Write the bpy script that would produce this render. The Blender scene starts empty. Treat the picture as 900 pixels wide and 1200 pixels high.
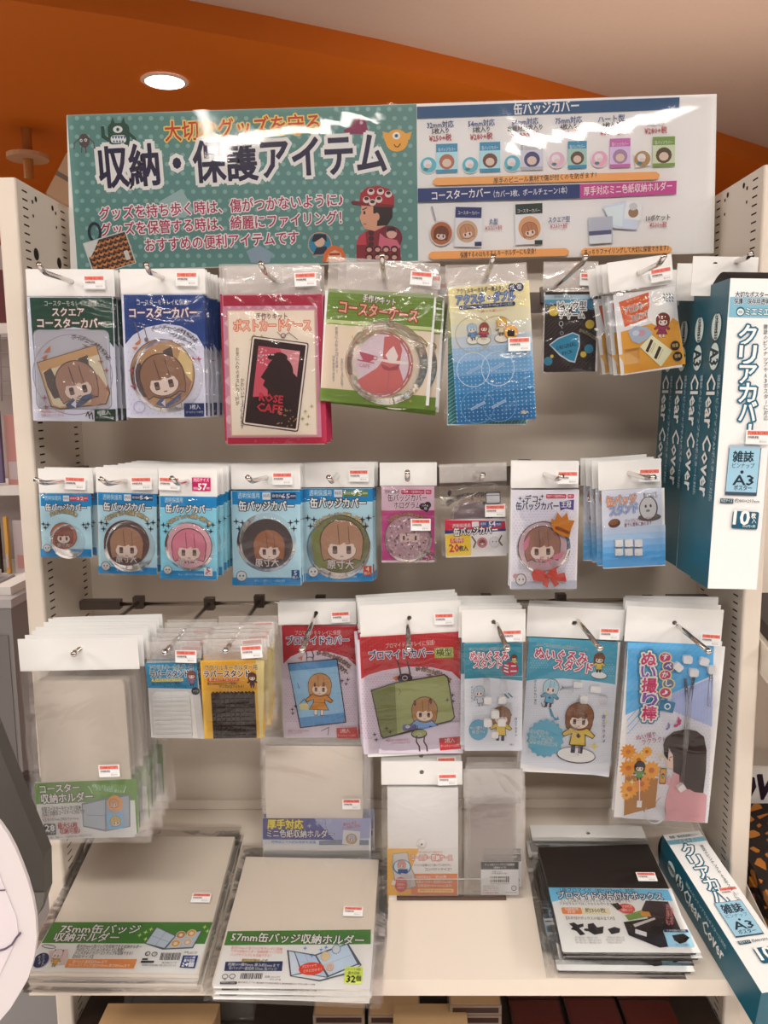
import bpy, bmesh, math, random, re
import numpy as np
from mathutils import Matrix, Vector
random.seed(7); rng = np.random.default_rng(7)
sc = bpy.context.scene; COL = sc.collection
# ---------------------------------------------------------------- camera (world: x right, y into the rack, z up, metres)
CAMP = np.array([0.0105, -1.215, 1.45]); FPX = 978.0
_y = np.array([(466-450)/FPX, -(463-600)/FPX, -1.0]); _y /= np.linalg.norm(_y)
_z = -np.array([(535-450)/FPX, -(7630-600)/FPX, -1.0]); _z -= _z.dot(_y)*_y; _z /= np.linalg.norm(_z)
CR = np.array([np.cross(_y, _z), _y, _z])
cd = bpy.data.cameras.new('camera'); cam = bpy.data.objects.new('camera', cd); COL.objects.link(cam); sc.camera = cam
cd.sensor_fit = 'VERTICAL'; cd.sensor_height = 36; cd.sensor_width = 27; cd.lens = FPX/1200*36; cd.clip_start = .01
m4 = Matrix.Identity(4)
for i in range(3):
    for j in range(3): m4[i][j] = float(CR[i][j])
    m4[i][3] = float(CAMP[i])
cam.matrix_world = m4
# ---------------------------------------------------------------- world, lights, exposure
sc.view_settings.view_transform = 'Standard'; sc.view_settings.look = 'None'; sc.view_settings.gamma = 1.0
sc.view_settings.exposure = -0.08
sc.cycles.transparent_max_bounces = 64; sc.cycles.max_bounces = 8; sc.cycles.use_denoising = True
w = bpy.data.worlds.new('world'); sc.world = w; w.use_nodes = True
bg = w.node_tree.nodes['Background']; bg.inputs[0].default_value = (1.0, .42, .22, 1); bg.inputs[1].default_value = .12
def area(name, x, y, z, sx, sy, power, col=(1, .90, .80), rot=(0, 0, 0)):
    l = bpy.data.lights.new(name, 'AREA'); l.shape = 'RECTANGLE'; l.size = sx; l.size_y = sy; l.energy = power; l.color = col
    o = bpy.data.objects.new(name, l); o.location = (x, y, z); o.rotation_euler = rot; COL.objects.link(o); return o
for _x, _y, _sx, _sy, _p in ((-.45, -3.0, .9, .28, 30), (.95, -3.0, .9, .28, 30), (.0, -1.95, 1.6, .3, 34), (-2.4, -1.5, .5, 1.2, 40), (2.4, -1.5, .5, 1.2, 40), (-3.6, -3.6, .6, 1.2, 80), (3.6, -3.6, .6, 1.2, 80)):  # first two are mirrored in the banner; the others are added fill
    area('ceiling_and_fill_light', _x, _y, 2.70, _sx, _sy, _p, (1, .93, .86))
area('ceiling_fill_light', 1.1, 1.7, 2.02, 2.0, .8, 9, (1, .80, .68), (math.pi, 0, 0))  # unseen upward light, added to brighten the ceiling
area('aisle_light', -3.0, 1.9, 2.62, .6, 2.2, 60)
area('aisle_light', 2.6, 1.2, 2.62, .6, 1.6, 18)
# ---------------------------------------------------------------- colour helpers
def lin(c):
    c = np.asarray(c, float)/255.0
    return np.where(c <= .04045, c/12.92, ((c+.055)/1.055)**2.4)
WHITE = lin((236, 225, 214))
def hx(h): return tuple(int(h[i:i+2], 16) for i in (0, 2, 4))
_cc = {}
def col(h):                       # colour seen in the photo -> reflectance under the warm shop light
    if h not in _cc: _cc[h] = tuple(np.clip(lin(hx(h))/WHITE*.84, 0.004, .9)) + (1.0,)
    return _cc[h]
# ---------------------------------------------------------------- materials
def mat(name, c=None, rough=.5, metal=0., spec=.5, noise=None, bump=0., bscale=40., coat=0., attr=False, emit=None, trans=0.):
    m = bpy.data.materials.new(name); m.use_nodes = True; nt = m.node_tree; b = nt.nodes['Principled BSDF']
    b.inputs['Roughness'].default_value = rough; b.inputs['Metallic'].default_value = metal
    b.inputs['Specular IOR Level'].default_value = spec; b.inputs['Coat Weight'].default_value = coat
    if attr:
        a = nt.nodes.new('ShaderNodeAttribute'); a.attribute_name = 'Col'; nt.links.new(a.outputs['Color'], b.inputs['Base Color'])
    elif c is not None:
        cc = col(c) if isinstance(c, str) else tuple(c)+(1,)
        b.inputs['Base Color'].default_value = cc
        if noise:
            tc = nt.nodes.new('ShaderNodeTexCoord'); n = nt.nodes.new('ShaderNodeTexNoise'); n.inputs['Scale'].default_value = noise[0]; n.inputs['Detail'].default_value = 5
            r = nt.nodes.new('ShaderNodeMapRange'); r.inputs[3].default_value = 1-noise[1]; r.inputs[4].default_value = 1+noise[1]
            mx = nt.nodes.new('ShaderNodeVectorMath'); mx.operation = 'SCALE'; mx.inputs[0].default_value = cc[:3]
            nt.links.new(tc.outputs['Object'], n.inputs['Vector']); nt.links.new(n.outputs[0], r.inputs[0]); nt.links.new(r.outputs[0], mx.inputs['Scale']); nt.links.new(mx.outputs[0], b.inputs['Base Color'])
    if bump:
        tc = nt.nodes.new('ShaderNodeTexCoord'); n = nt.nodes.new('ShaderNodeTexNoise'); n.inputs['Scale'].default_value = bscale
        bp = nt.nodes.new('ShaderNodeBump'); bp.inputs['Strength'].default_value = bump; bp.inputs['Distance'].default_value = .01
        nt.links.new(tc.outputs['Object'], n.inputs['Vector']); nt.links.new(n.outputs[0], bp.inputs['Height']); nt.links.new(bp.outputs[0], b.inputs['Normal'])
        if coat: nt.links.new(bp.outputs[0], b.inputs['Coat Normal'])
    if emit: b.inputs['Emission Color'].default_value = emit[0]+(1,); b.inputs['Emission Strength'].default_value = emit[1]
    return m
def film(name, tint=(1, 1, 1), gloss=.16, rough=.12, haze=.03, bump=.5, scale=(14, 6, 26), hazecol=(.85, .82, .8)):
    m = bpy.data.materials.new(name); m.use_nodes = True; nt = m.node_tree; nt.nodes.clear(); N = nt.nodes.new; L = nt.links.new
    out = N('ShaderNodeOutputMaterial'); tr = N('ShaderNodeBsdfTransparent'); tr.inputs[0].default_value = tint+(1,)
    gl = N('ShaderNodeBsdfGlossy'); gl.inputs['Roughness'].default_value = rough; gl.inputs[0].default_value = (1, 1, 1, 1)
    di = N('ShaderNodeBsdfDiffuse'); di.inputs[0].default_value = hazecol+(1,)
    tc = N('ShaderNodeTexCoord'); oi = N('ShaderNodeObjectInfo'); ad = N('ShaderNodeVectorMath'); ad.operation = 'ADD'
    sc_ = N('ShaderNodeVectorMath'); sc_.operation = 'MULTIPLY'; sc_.inputs[1].default_value = scale
    rs = N('ShaderNodeVectorMath'); rs.operation = 'SCALE'; rs.inputs[0].default_value = (37, 11, 23)
    L(tc.outputs['Object'], sc_.inputs[0]); L(oi.outputs['Random'], rs.inputs['Scale']); L(sc_.outputs[0], ad.inputs[0]); L(rs.outputs[0], ad.inputs[1])
    n = N('ShaderNodeTexNoise'); n.inputs['Scale'].default_value = 1.0; n.inputs['Detail'].default_value = 3; n.inputs['Distortion'].default_value = 1.6; L(ad.outputs[0], n.inputs['Vector'])
    bp = N('ShaderNodeBump'); bp.inputs['Strength'].default_value = bump; bp.inputs['Distance'].default_value = .02; L(n.outputs[0], bp.inputs['Height'])
    L(bp.outputs[0], gl.inputs['Normal'])
    lw = N('ShaderNodeFresnel'); lw.inputs[0].default_value = 1.5
    mr = N('ShaderNodeMath'); mr.operation = 'MULTIPLY_ADD'; mr.inputs[1].default_value = .9; mr.inputs[2].default_value = gloss*.12-.02; L(lw.outputs[0], mr.inputs[0]); mr.use_clamp = True
    m1 = N('ShaderNodeMixShader'); m1.inputs[0].default_value = haze; L(tr.outputs[0], m1.inputs[1]); L(di.outputs[0], m1.inputs[2])
    m2 = N('ShaderNodeMixShader'); L(mr.outputs[0], m2.inputs[0]); L(m1.outputs[0], m2.inputs[1]); L(gl.outputs[0], m2.inputs[2]); L(m2.outputs[0], out.inputs[0])
    return m
INK = mat('printed_ink', attr=True, rough=.5, spec=.35)
BANNER_INK = mat('laminated_print', attr=True, rough=.45, spec=.4)
PAPER = mat('white_paper', 'e9dfd3', .6, noise=(30, .02)); CARD = mat('card_board', 'efe6dc', .6)
FILM = film('clear_film', bump=.42, rough=.09, scale=(10, 4, 17), haze=.008); FILM_HEAD = film('clear_film_doubled', gloss=.3, haze=.22, bump=.4, scale=(9, 4, 14))
FILM_FLAT = film('clear_film_flat', bump=.14, rough=.1, scale=(7, 4, 9), haze=.01)
FILM_SOFT = film('soft_vinyl', gloss=.3, haze=.05, bump=.35, scale=(6, 4, 9))
FROST = film('frosted_plastic', tint=(.97, .95, .92), gloss=.3, rough=.3, haze=.97, bump=.12, scale=(5, 3, 7), hazecol=(.90, .83, .74))
DISC = film('clear_disc', gloss=.14, rough=.08, haze=.05, bump=.05)
ACRYL = film('clear_acrylic', gloss=.1, rough=.04, haze=.03, bump=.02)
STEEL = mat('cream_enamel_steel', 'e4d0ba', .42, noise=(6, .02)); SLOT = mat('slot_dark', (.012, .008, .007), .8)
CHROME = mat('chrome', (.70, .66, .63), .16, 1.0); DARKM = mat('dark_bar_steel', (.16, .13, .115), .4, .7)
BLACKPL = mat('black_plastic', (.022, .017, .016), .4); BLACKSHEET = mat('black_sheet', (.03, .019, .016), .35, bump=.1, bscale=12)
WRUBBER = mat('white_rubber', 'f0e6da', .5); BRUBBER = mat('brown_rubber', (.028, .010, .007), .45)
ICE = mat('milky_plastic', 'f3eee8', .35)
# ---------------------------------------------------------------- object helpers
def link(o, parent=None):
    COL.objects.link(o)
    if parent is not None: o.parent = parent
    return o
def mobj(name, verts, faces, m, parent=None, smooth=False, cols=None):
    me = bpy.data.meshes.new(name); me.from_pydata([tuple(map(float, v)) for v in verts], [], faces)
    me.materials.append(m)
    if cols is not None:
        at = me.color_attributes.new('Col', 'FLOAT_COLOR', 'CORNER'); arr = np.empty((len(me.loops), 4), np.float32)
        cnt = np.array([len(f) for f in faces]); arr[:] = np.repeat(np.array(cols, np.float32), cnt, axis=0); at.data.foreach_set('color', arr.ravel())
    if smooth: me.polygons.foreach_set('use_smooth', [True]*len(me.polygons))
    me.update(); return link(bpy.data.objects.new(name, me), parent)
def tag(o, label=None, cat=None, group=None, kind=None):
    for k, v in (('label', label), ('category', cat), ('group', group), ('kind', kind)):
        if v: o[k] = v
    return o
def empty(name, label, cat, group=None, mtx=None, loc=None):
    o = link(bpy.data.objects.new(name, None)); tag(o, label, cat, group); o.empty_display_size = .02
    if mtx is not None: o.matrix_world = mtx
    if loc is not None: o.location = loc
    return o
def copy_tree(o, parent=None):
    c = o.copy(); COL.objects.link(c); c.parent = parent
    for ch in list(o.children): copy_tree(ch, c)
    return c
class MB:                                   # collects boxes, tubes and the like into one mesh
    def __init__(s): s.v = []; s.f = []; s.c = []; s.cc = None
    def add(s, vs, fs):
        b = len(s.v); s.v += [tuple(v) for v in vs]; s.f += [[i+b for i in f] for f in fs]; s.c += [s.cc]*len(fs)
    def box(s, x0, y0, z0, x1, y1, z1):
        s.add([(x0, y0, z0), (x1, y0, z0), (x1, y1, z0), (x0, y1, z0), (x0, y0, z1), (x1, y0, z1), (x1, y1, z1), (x0, y1, z1)],
              [[3, 2, 1, 0], [4, 5, 6, 7], [0, 1, 5, 4], [1, 2, 6, 5], [2, 3, 7, 6], [3, 0, 4, 7]])
    def prism(s, pts, y0, y1):              # outline in x,z extruded along y
        n = len(pts); s.add([(x, y0, z) for x, z in pts]+[(x, y1, z) for x, z in pts], [list(range(n)), list(range(2*n-1, n-1, -1))]+[[i, i+n, (i+1) % n+n, (i+1) % n] for i in range(n)])
    def tube(s, pts, r, n=10, cap=True):
        pts = [Vector(p) for p in pts]; rs = r if isinstance(r, (list, tuple)) else [r]*len(pts); vs = []; fs = []; prev = None
        for i, p in enumerate(pts):
            d = (pts[min(i+1, len(pts)-1)]-pts[max(i-1, 0)]).normalized()
            if prev is None: a = d.orthogonal().normalized()
            else: a = (prev-d*prev.dot(d)).normalized()
            prev = a; b = d.cross(a)
            for k in range(n): t = 2*math.pi*k/n; vs.append(p+(a*math.cos(t)+b*math.sin(t))*rs[i])
        for i in range(len(pts)-1):
            for k in range(n): fs.append([i*n+k, i*n+(k+1) % n, (i+1)*n+(k+1) % n, (i+1)*n+k])
        if cap: fs.append(list(range(n))[::-1]); fs.append([(len(pts)-1)*n+k for k in range(n)])
        s.add(vs, fs)
    def lathe(s, cx, cz, prof, n=36, face=-1):  # disc facing -y; prof = [(r, y)]
        vs = [(cx+r*math.cos(2*math.pi*k/n), y, cz+r*math.sin(2*math.pi*k/n)) for r, y in prof for k in range(n)]; fs = []
        for i in range(len(prof)-1):
            for k in range(n): fs.append([i*n+k, i*n+(k+1) % n, (i+1)*n+(k+1) % n, (i+1)*n+k])
        fs.append([k for k in range(n)]); fs.append([(len(prof)-1)*n+k for k in range(n)][::-1]); s.add(vs, fs)
    def obj(s, name, m, parent=None, smooth=False): return mobj(name, s.v, s.f, m, parent, smooth)
# ---------------------------------------------------------------- picture rays and planes
def ray(px, py):
    d = CR @ np.array([(px-450)/FPX, -(py-600)/FPX, -1.0]); return d
def hit(px, py, P0, N):
    d = ray(px, py); t = np.dot(np.array(P0)-CAMP, N)/np.dot(d, N); return CAMP+d*t
def PT(px, py, h): return hit(px, py, (0, h-1.215, 0), np.array([0, -1.0, 0]))     # h = distance in front of the camera
SLOPE = .234; SHN = np.array([0, -SLOPE, 1.0]); SHN /= np.linalg.norm(SHN); SHP = np.array([0, 0, .82])
def shelf_plane(t): return SHP+SHN*t, SHN
class Frame:
    def __init__(s, TL, TR, BL, P0, N, pivot=None, wv=1.0):
        s.P0 = np.array(P0, float); s.N = np.array(N, float); O = hit(*TL, s.P0, s.N)
        U = hit(*TR, s.P0, s.N)-O; s.W = np.linalg.norm(U); U /= s.W; V = hit(*BL, s.P0, s.N)-O; s.H = np.linalg.norm(V); V /= s.H
        U2 = np.cross(s.N, V); U = U+U2*wv; U /= np.linalg.norm(U); s.U = U; s.V = np.cross(U, s.N); s.O = O
        s.K = O if pivot is None else hit(*pivot, s.P0, s.N)
    def conv(s, px, py):
        p = hit(px, py, s.P0, s.N)-s.K; return np.array([p.dot(s.U), p.dot(s.V)])
    def matrix(s):
        m = Matrix.Identity(4)
        for i in range(3): m[i][0] = s.U[i]; m[i][1] = -s.N[i]; m[i][2] = -s.V[i]; m[i][3] = s.K[i]
        return m
_gl = {}
ORD = ('first', 'second', 'third', 'fourth', 'fifth', 'sixth', 'seventh', 'eighth', 'ninth')
def glyph(t, res=2):
    k = (t, res)
    if k in _gl: return _gl[k]
    cu = bpy.data.curves.new('t', 'FONT'); cu.body = t; cu.resolution_u = res; o = bpy.data.objects.new('t', cu); COL.objects.link(o)
    me = bpy.data.meshes.new_from_object(o); n = len(me.vertices); v = np.empty(n*3, np.float32); me.vertices.foreach_get('co', v); v = v.reshape(-1, 3)[:, :2].astype(float)
    fs = [list(p.vertices) for p in me.polygons]; cnt = {}
    for f in fs:
        for i in range(len(f)):
            e = (f[i], f[(i+1) % len(f)]); q = (min(e), max(e)); cnt[q] = cnt.get(q, 0)+1
    be = np.array([e for e, c in cnt.items() if c == 1], int).reshape(-1, 2)
    bpy.data.objects.remove(o); bpy.data.curves.remove(cu); bpy.data.meshes.remove(me)
    lo = v.min(0); hi = v.max(0); _gl[k] = (v, fs, be, lo, hi); return _gl[k]
def pts_ell(rx, ry, n): return [(rx*math.cos(2*math.pi*k/n), ry*math.sin(2*math.pi*k/n)) for k in range(n)]
EPS = 3.5e-5
class Art:
    """flat print: coloured shapes and lettering on a card, given in pixels of an enlarged view of the card"""
    def __init__(s, fr, y=0.0): s.fr = fr; s.y = y; s.L = 0; s.eps = EPS; s.v = [[], []]; s.f = [[], []]; s.c = [[], []]; s.V = (0, 0, 1); s.st = []
    def view(s, x0, y0, k): s.V = (x0, y0, k); return s
    def base(s, x, y):
        if s.st: b, L = s.st[-1]; return b+L @ np.array([x, y]), L
        X, Y = s.V[0]+x*s.V[2], s.V[1]+y*s.V[2]; c = s.fr.conv(X, Y)
        sx = (s.fr.conv(X+1, Y)-s.fr.conv(X-1, Y))[0]/2; sy = (s.fr.conv(X, Y+1)-s.fr.conv(X, Y-1))[1]/2
        return c, np.diag([sx*s.V[2], sy*s.V[2]])
    def push(s, x, y, rot=0, k=1.0, ky=None):
        b, L = s.base(x, y); r = math.radians(rot); R = np.array([[math.cos(r), -math.sin(r)], [math.sin(r), math.cos(r)]]); s.st.append((b, L @ R @ np.diag([k, ky or k])))
    def pop(s): s.st.pop()
    def raw(s, pts, faces, c, w=0, jit=False):
        o = len(s.v[w]); y = s.y-s.L*s.eps; s.v[w] += [(p[0], y-s.eps*(.1+.045*((i//4*7) % 17)) if jit else y, -p[1]) for i, p in enumerate(pts)]; s.f[w] += [[i+o for i in f] for f in faces]; s.c[w] += [col(c)]*len(faces)
    def up(s): s.L += 1
    def poly(s, pts, c, up=True):
        if up: s.up()
        q = [s.base(*p)[0] for p in pts]; a = sum(q[i][0]*q[(i+1) % len(q)][1]-q[(i+1) % len(q)][0]*q[i][1] for i in range(len(q)))
        if a < 0: q = q[::-1]
        s.raw(q, [list(range(len(q)))[::-1]], c)
    def off(s, x, y, pts, c, rot=0, up=True):
        if up: s.up()
        b, L = s.base(x, y); r = math.radians(rot); R = np.array([[math.cos(r), -math.sin(r)], [math.sin(r), math.cos(r)]])
        s.raw([b+L @ R @ np.array(p) for p in pts], [list(range(len(pts)))[::-1]], c)
    def rect(s, x0, y0, x1, y1, c, rot=0, up=True): w, h = (x1-x0)/2, (y1-y0)/2; s.off((x0+x1)/2, (y0+y1)/2, [(-w, -h), (w, -h), (w, h), (-w, h)], c, rot, up)
    def rr(s, x0, y0, x1, y1, c, r=4, rot=0):
        w, h = (x1-x0)/2, (y1-y0)/2; P = []
        for sx, sy, a in ((1, 1, 0), (-1, 1, 90), (-1, -1, 180), (1, -1, 270)):
            for k in (0, 30, 60, 90): t = math.radians(a+k); P.append((sx*(w-r)+r*math.cos(t), sy*(h-r)+r*math.sin(t)))
        s.off((x0+x1)/2, (y0+y1)/2, P, c, rot)
    def ell(s, x, y, rx, ry, c, n=28, rot=0, up=True): s.off(x, y, pts_ell(rx, ry, n), c, rot, up)
    def line(s, pts, wd, c, up=True, closed=False):
        if up: s.up()
        q = [s.base(*p)[0] for p in pts]; k = abs(s.base(*pts[0])[1][0][0])+abs(s.base(*pts[0])[1][1][0]); hw = wd*k/2
        if closed: q.append(q[0])
        for a, b in zip(q[:-1], q[1:]):
            d = b-a; n = np.linalg.norm(d)
            if n < 1e-9: continue
            d /= n; m = np.array([-d[1], d[0]]); e = d*hw*.5; s.raw([a-e-m*hw, b+e-m*hw, b+e+m*hw, a-e+m*hw], [[3, 2, 1, 0]], c); s.v[0][-4:] = [(p_[0], p_[1]-s.eps*.08*(len(s.f[0]) % 9), p_[2]) for p_ in s.v[0][-4:]]
    def ring(s, x, y, rx, ry, wd, c, n=36, rot=0, dash=0):
        s.up(); b, L = s.base(x, y); r = math.radians(rot); R = np.array([[math.cos(r), -math.sin(r)], [math.sin(r), math.cos(r)]]); o = pts_ell(rx, ry, n); i_ = pts_ell(rx-wd, ry-wd, n)
        P = [b+L @ R @ np.array(p) for p in o+i_]; F = [[k, k+n, (k+1) % n+n, (k+1) % n] for k in range(n) if not dash or k % dash < dash-1 or dash == 1]; s.raw(P, F, c)
    def star(s, x, y, r, c, n=4, inner=.28, rot=0, up=False):
        P = [((r if k % 2 == 0 else r*inner)*math.sin(math.pi*k/n), -(r if k % 2 == 0 else r*inner)*math.cos(math.pi*k/n)) for k in range(2*n)]; s.off(x, y, P, c, rot, up)
    def dots(s, x0, y0, x1, y1, step, r, c, n=6, inside=None):
        s.up(); j = 0; y = y0
        while y <= y1:
            x = x0+(step/2 if j % 2 else 0)
            while x <= x1:
                if inside is None or inside(x, y): s.off(x, y, pts_ell(r, r, n), c, 0, False)
                x += step
            y += step*.866; j += 1
    def text(s, t, x, y, w, h, c, bold=.04, out=None, ow=.12, out2=None, ow2=.2, rot=0, res=None, grow=True):
        """lettering fitted to a box of w x h centred on x, y; h is the height of a full character"""
        if res is None: res = 2 if h*s.V[2] > 13 and not s.st else 1
        v, fs, be, lo, hi = glyph(t, res); b, L = s.base(x, y); r = math.radians(rot); R = np.array([[math.cos(r), -math.sin(r)], [math.sin(r), math.cos(r)]])
        if h*s.V[2] < 5.5 and not s.st: bold *= .25
        H = .80 if any(ord(q) > 0x2000 for q in t) else max(hi[1]-lo[1], .3); cy = .30 if H == .80 else (hi[1]+lo[1])/2
        q = np.stack([(v[:, 0]-(lo[0]+hi[0])/2)*w/max(hi[0]-lo[0], .01), -(v[:, 1]-cy)*h/H], 1); A = L @ R; P = b+q @ A.T; sz = h*math.hypot(A[0][1], A[1][1])
        def strokes(wd, cl):
            s.up(); p = P[be[:, 0]]; e = P[be[:, 1]]; d = e-p; n = np.linalg.norm(d, axis=1, keepdims=True); n[n < 1e-9] = 1; d = d/n*wd; m = np.stack([-d[:, 1], d[:, 0]], 1)
            Q = np.stack([p-d*.6-m, e+d*.6-m, e+d*.6+m, p-d*.6+m], 1).reshape(-1, 2); s.raw(list(Q), [[4*i+3, 4*i+2, 4*i+1, 4*i] for i in range(len(be))], cl, 1, True); s.raw(list(P), fs, cl, 1)
        if out2: strokes(sz*ow2*.85, out2)
        if out: strokes(sz*ow*.78, out)
        if bold: strokes(sz*bold*.5, c)
        else: s.up(); s.raw(list(P), fs, c, 1)
    def vtext(s, t, x, y, size, step, c, **k):      # vertical writing
        for i, ch in enumerate(t):
            if ch == ' ': continue
            if ch == 'ー': s.text('ー', x, y+i*step, size*.9, size, c, **dict(k, rot=90))
            else: s.text(ch, x, y+i*step, size*(.9 if ord(ch) > 255 else .6), size, c, **k)
    def arct(s, t, x, y, r, a0, a1, size, c, ry=None, **k):     # writing along an arc, degrees from the top
        n = len(t)
        for i, ch in enumerate(t):
            if ch == ' ': continue
            a = math.radians(a0+(a1-a0)*(i+.5)/n); s.text(ch, x+r*math.sin(a), y-(ry or r)*math.cos(a), size*.9, size, c, rot=math.degrees(a), **k)
    def done(s, parent, m=None, names=('printed_artwork', 'lettering')):
        r = []
        for w in (0, 1):
            if s.f[w]: r.append(mobj(names[w], s.v[w], s.f[w], m or INK, parent, cols=s.c[w]))
        return r
# ---------------------------------------------------------------- little printed figures
def star4(a, pts, r, c):
    a.up()
    for x, y in pts: a.star(x, y, r, c)
def head(a, x, y, r, hair='8a5a42', rot=0, line='3a2420', ears=None, skin='e9cdbb', bg=None, buns=False):
    a.push(x, y, rot, r)
    if ears:
        a.poly([(-.95, -.1), (-.9, -.95), (-.35, -.7)], ears); a.poly([(.95, -.1), (.9, -.95), (.35, -.7)], ears)
    if buns: a.ell(-1.0, .35, .33, .62, hair, 16, 20); a.ell(1.0, .35, .33, .62, hair, 16, -20)
    a.ell(0, 0, 1.03, 1.03, line); a.poly([(-1.0, -.1), (1.0, -.1), (.98, .55), (.86, .94), (.5, .8), (-.5, .8), (-.86, .94), (-.98, .55)], line); a.ell(0, 0, .98, .98, hair); a.poly([(-.96, -.1), (.96, -.1), (.94, .54), (.84, .88), (.5, .76), (-.5, .76), (-.84, .88), (-.94, .54)], hair)
    a.ell(0, .40, .68, .50, line, 26); a.ell(0, .40, .655, .475, skin, 26); a.poly([(-.74, -.25), (.74, -.25), (.72, .36), (.60, .30), (.54, .10), (.2, .16), (.12, .05), (-.1, .18), (-.54, .10), (-.60, .30), (-.72, .36)], hair)
    for sx in (-1, 1):
        a.rr(sx*.32-.11, .22, sx*.32+.11, .58, line, .05); a.rect(sx*.32-.09, .42, sx*.32+.09, .54, '7a5a50')
    a.line([(-.07, .70), (.07, .70)], .035, line); a.line([(-.18, -.75), (-.12, .1)], .03, line); a.line([(.3, -.7), (.35, .1)], .025, line, up=False)
    a.pop()
def doll(a, x, y, s_, hair, shirt, pants, rot=0, line='3a2420', skin='efd6c2', skirt=False, emblem=None):
    a.push(x, y, rot, s_)
    for sx in (-1, 1):
        a.rr(sx*.22-.13, .9, sx*.22+.13, 1.55, line, .05); a.rr(sx*.22-.10, .9, sx*.22+.10, 1.5, skin if skirt else pants, .04)
    a.poly([(-.48, 0), (.48, 0), (1.0, .45), (.85, .65), (.42, .45), (.5, 1.1), (-.5, 1.1), (-.42, .45), (-.85, .65), (-1.0, .45)], line)
    a.poly([(-.44, .03), (.44, .03), (.93, .46), (.84, .58), (.36, .38), (.44, 1.05), (-.44, 1.05), (-.36, .38), (-.84, .58), (-.93, .46)], shirt)
    if skirt: a.poly([(-.4, .6), (.4, .6), (.72, 1.15), (-.72, 1.15)], line); a.poly([(-.37, .63), (.37, .63), (.66, 1.11), (-.66, 1.11)], pants)
    if emblem: a.rect(-.12, .42, .12, .62, emblem, 45)
    a.pop(); head(a, x+math.sin(math.radians(rot))*.62*s_, y-math.cos(math.radians(rot))*.62*s_, .82*s_, hair, rot, line, None, skin)
def mini_pack(a, x0, y0, x1, y1, top, body, hair):
    a.rect(x0, y0, x1, y1, body); h = y1-y0; a.rect(x0, y0, x1, y0+h*.28, top); a.ell((x0+x1)/2, y0+h*.62, (x1-x0)*.36, (x1-x0)*.36, hair, 14); a.ell((x0+x1)/2, y0+h*.66, (x1-x0)*.22, (x1-x0)*.2, 'e3c3ae', 10)
# ---------------------------------------------------------------- price sticker: one mesh for all
def sticker_mesh():
    fr = Frame((0, 0), (100, 0), (0, 100), (0, 0, 0), np.array([0, -1.0, 0]))
    class F2:
        def conv(s, x, y): return np.array([x*.00026, y*.00026])
    a = Art(F2()); a.rr(-48, -29, 48, 29, 'efe7de', 4); a.rect(-43, -26, 43, -8, 'ee8876'); a.text('TOWER RECORDS', 0, -17, 80, 11, 'b8241c', bold=.05)
    a.text('本体価格(税抜)', -18, 1, 46, 9, '4a3a36', bold=.03); a.text('¥300', 22, 18, 30, 10, 'a8958c', bold=0); a.line([(-42, 8), (42, 8)], .7, 'c8968c')
    o = a.done(None)
    v = []; f = []; c = []
    for ob in o:
        b = len(v); v += [tuple(p.co) for p in ob.data.vertices]; f += [[i+b for i in p.vertices] for p in ob.data.polygons]
    c = [x for k in (0, 1) for x in a.c[k]]; v = [(x, y-.00015, z) for x, y, z in v]
    n = len(v); w_, h_ = .0125, .0076; v += [(-w_, 0, -h_), (w_, 0, -h_), (w_, 0, h_), (-w_, 0, h_)]; f.append([n, n+1, n+2, n+3]); c.append(col('efe7de'))
    for ob in o: bpy.data.objects.remove(ob)
    ob = mobj('price_sticker', v, f, INK, cols=c); me = ob.data; bpy.data.objects.remove(ob); return me
STICKER = sticker_mesh()
# ---------------------------------------------------------------- hanging packets
def plate(name, u0, v0, u1, v1, y0, y1, m, parent, hole=None, r=.003, nose=False):
    mb = MB()
    if hole is None: mb.box(u0, y0, -v1, u1, y1, -v0)
    else:
        hu, hv = hole; O = [(u0, v0), (u1, v0), (u1, v1), (u0, v1)]; n = 12; I = [(hu+r*math.cos(2*math.pi*(k+.5)/n-math.pi*.75), hv+r*math.sin(2*math.pi*(k+.5)/n-math.pi*.75)) for k in range(n)]
        vs = []
        for y in (y0, y1): vs += [(u, y, -v) for u, v in O]+[(u, y, -v) for u, v in I]
        F = []
        for k in range(4):
            i0 = (3*k-1) % 12+4
            seq = [4+((3*k+j-1) % 12) for j in range(4)]
            F.append([k, (k+1) % 4]+seq[::-1]); F.append([q+16 for q in ([k, (k+1) % 4]+seq[::-1])][::-1])
            F.append([k, k+16, (k+1) % 4+16, (k+1) % 4])
        for k in range(n): F.append([4+k, 4+(k+1) % n, 20+(k+1) % n, 20+k])
        mb.add(vs, F)
    return mb.obj(name, m, parent)
def bag_mesh(name, u0, v0, u1, v1, yf, yb, m, parent, bulge=.0018, hole=None):
    nx, ny = 7, 9; vs = []; fs = []; sd = rng.normal(0, .00035, (ny+1, nx+1)); jg = rng.normal(0, .0007, (4, ny+nx+2))
    for j in range(ny+1):
        for i in range(nx+1):
            a, b = i/nx, j/ny; e = math.sin(math.pi*a)**.5*math.sin(math.pi*b)**.5 if 0 < a < 1 and 0 < b < 1 else 0
            u = u0+(u1-u0)*a+(jg[0][j] if i in (0, nx) else 0); v = v0+(v1-v0)*b+(jg[1][i] if j == ny else 0)
            vs.append((u, yf-(bulge*e+(sd[j][i] if e else -.0006)), -v))
    for j in range(ny):
        for i in range(nx): k = j*(nx+1)+i; fs.append([k, k+nx+1, k+nx+2, k+1])
    b = len(vs); cs = [0, nx, (ny+1)*(nx+1)-1, ny*(nx+1)]; vs += [(vs[c][0], yb, vs[c][2]) for c in cs]; fs.append([b, b+1, b+2, b+3])
    return mobj(name, vs, fs, m, parent, True)
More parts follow.
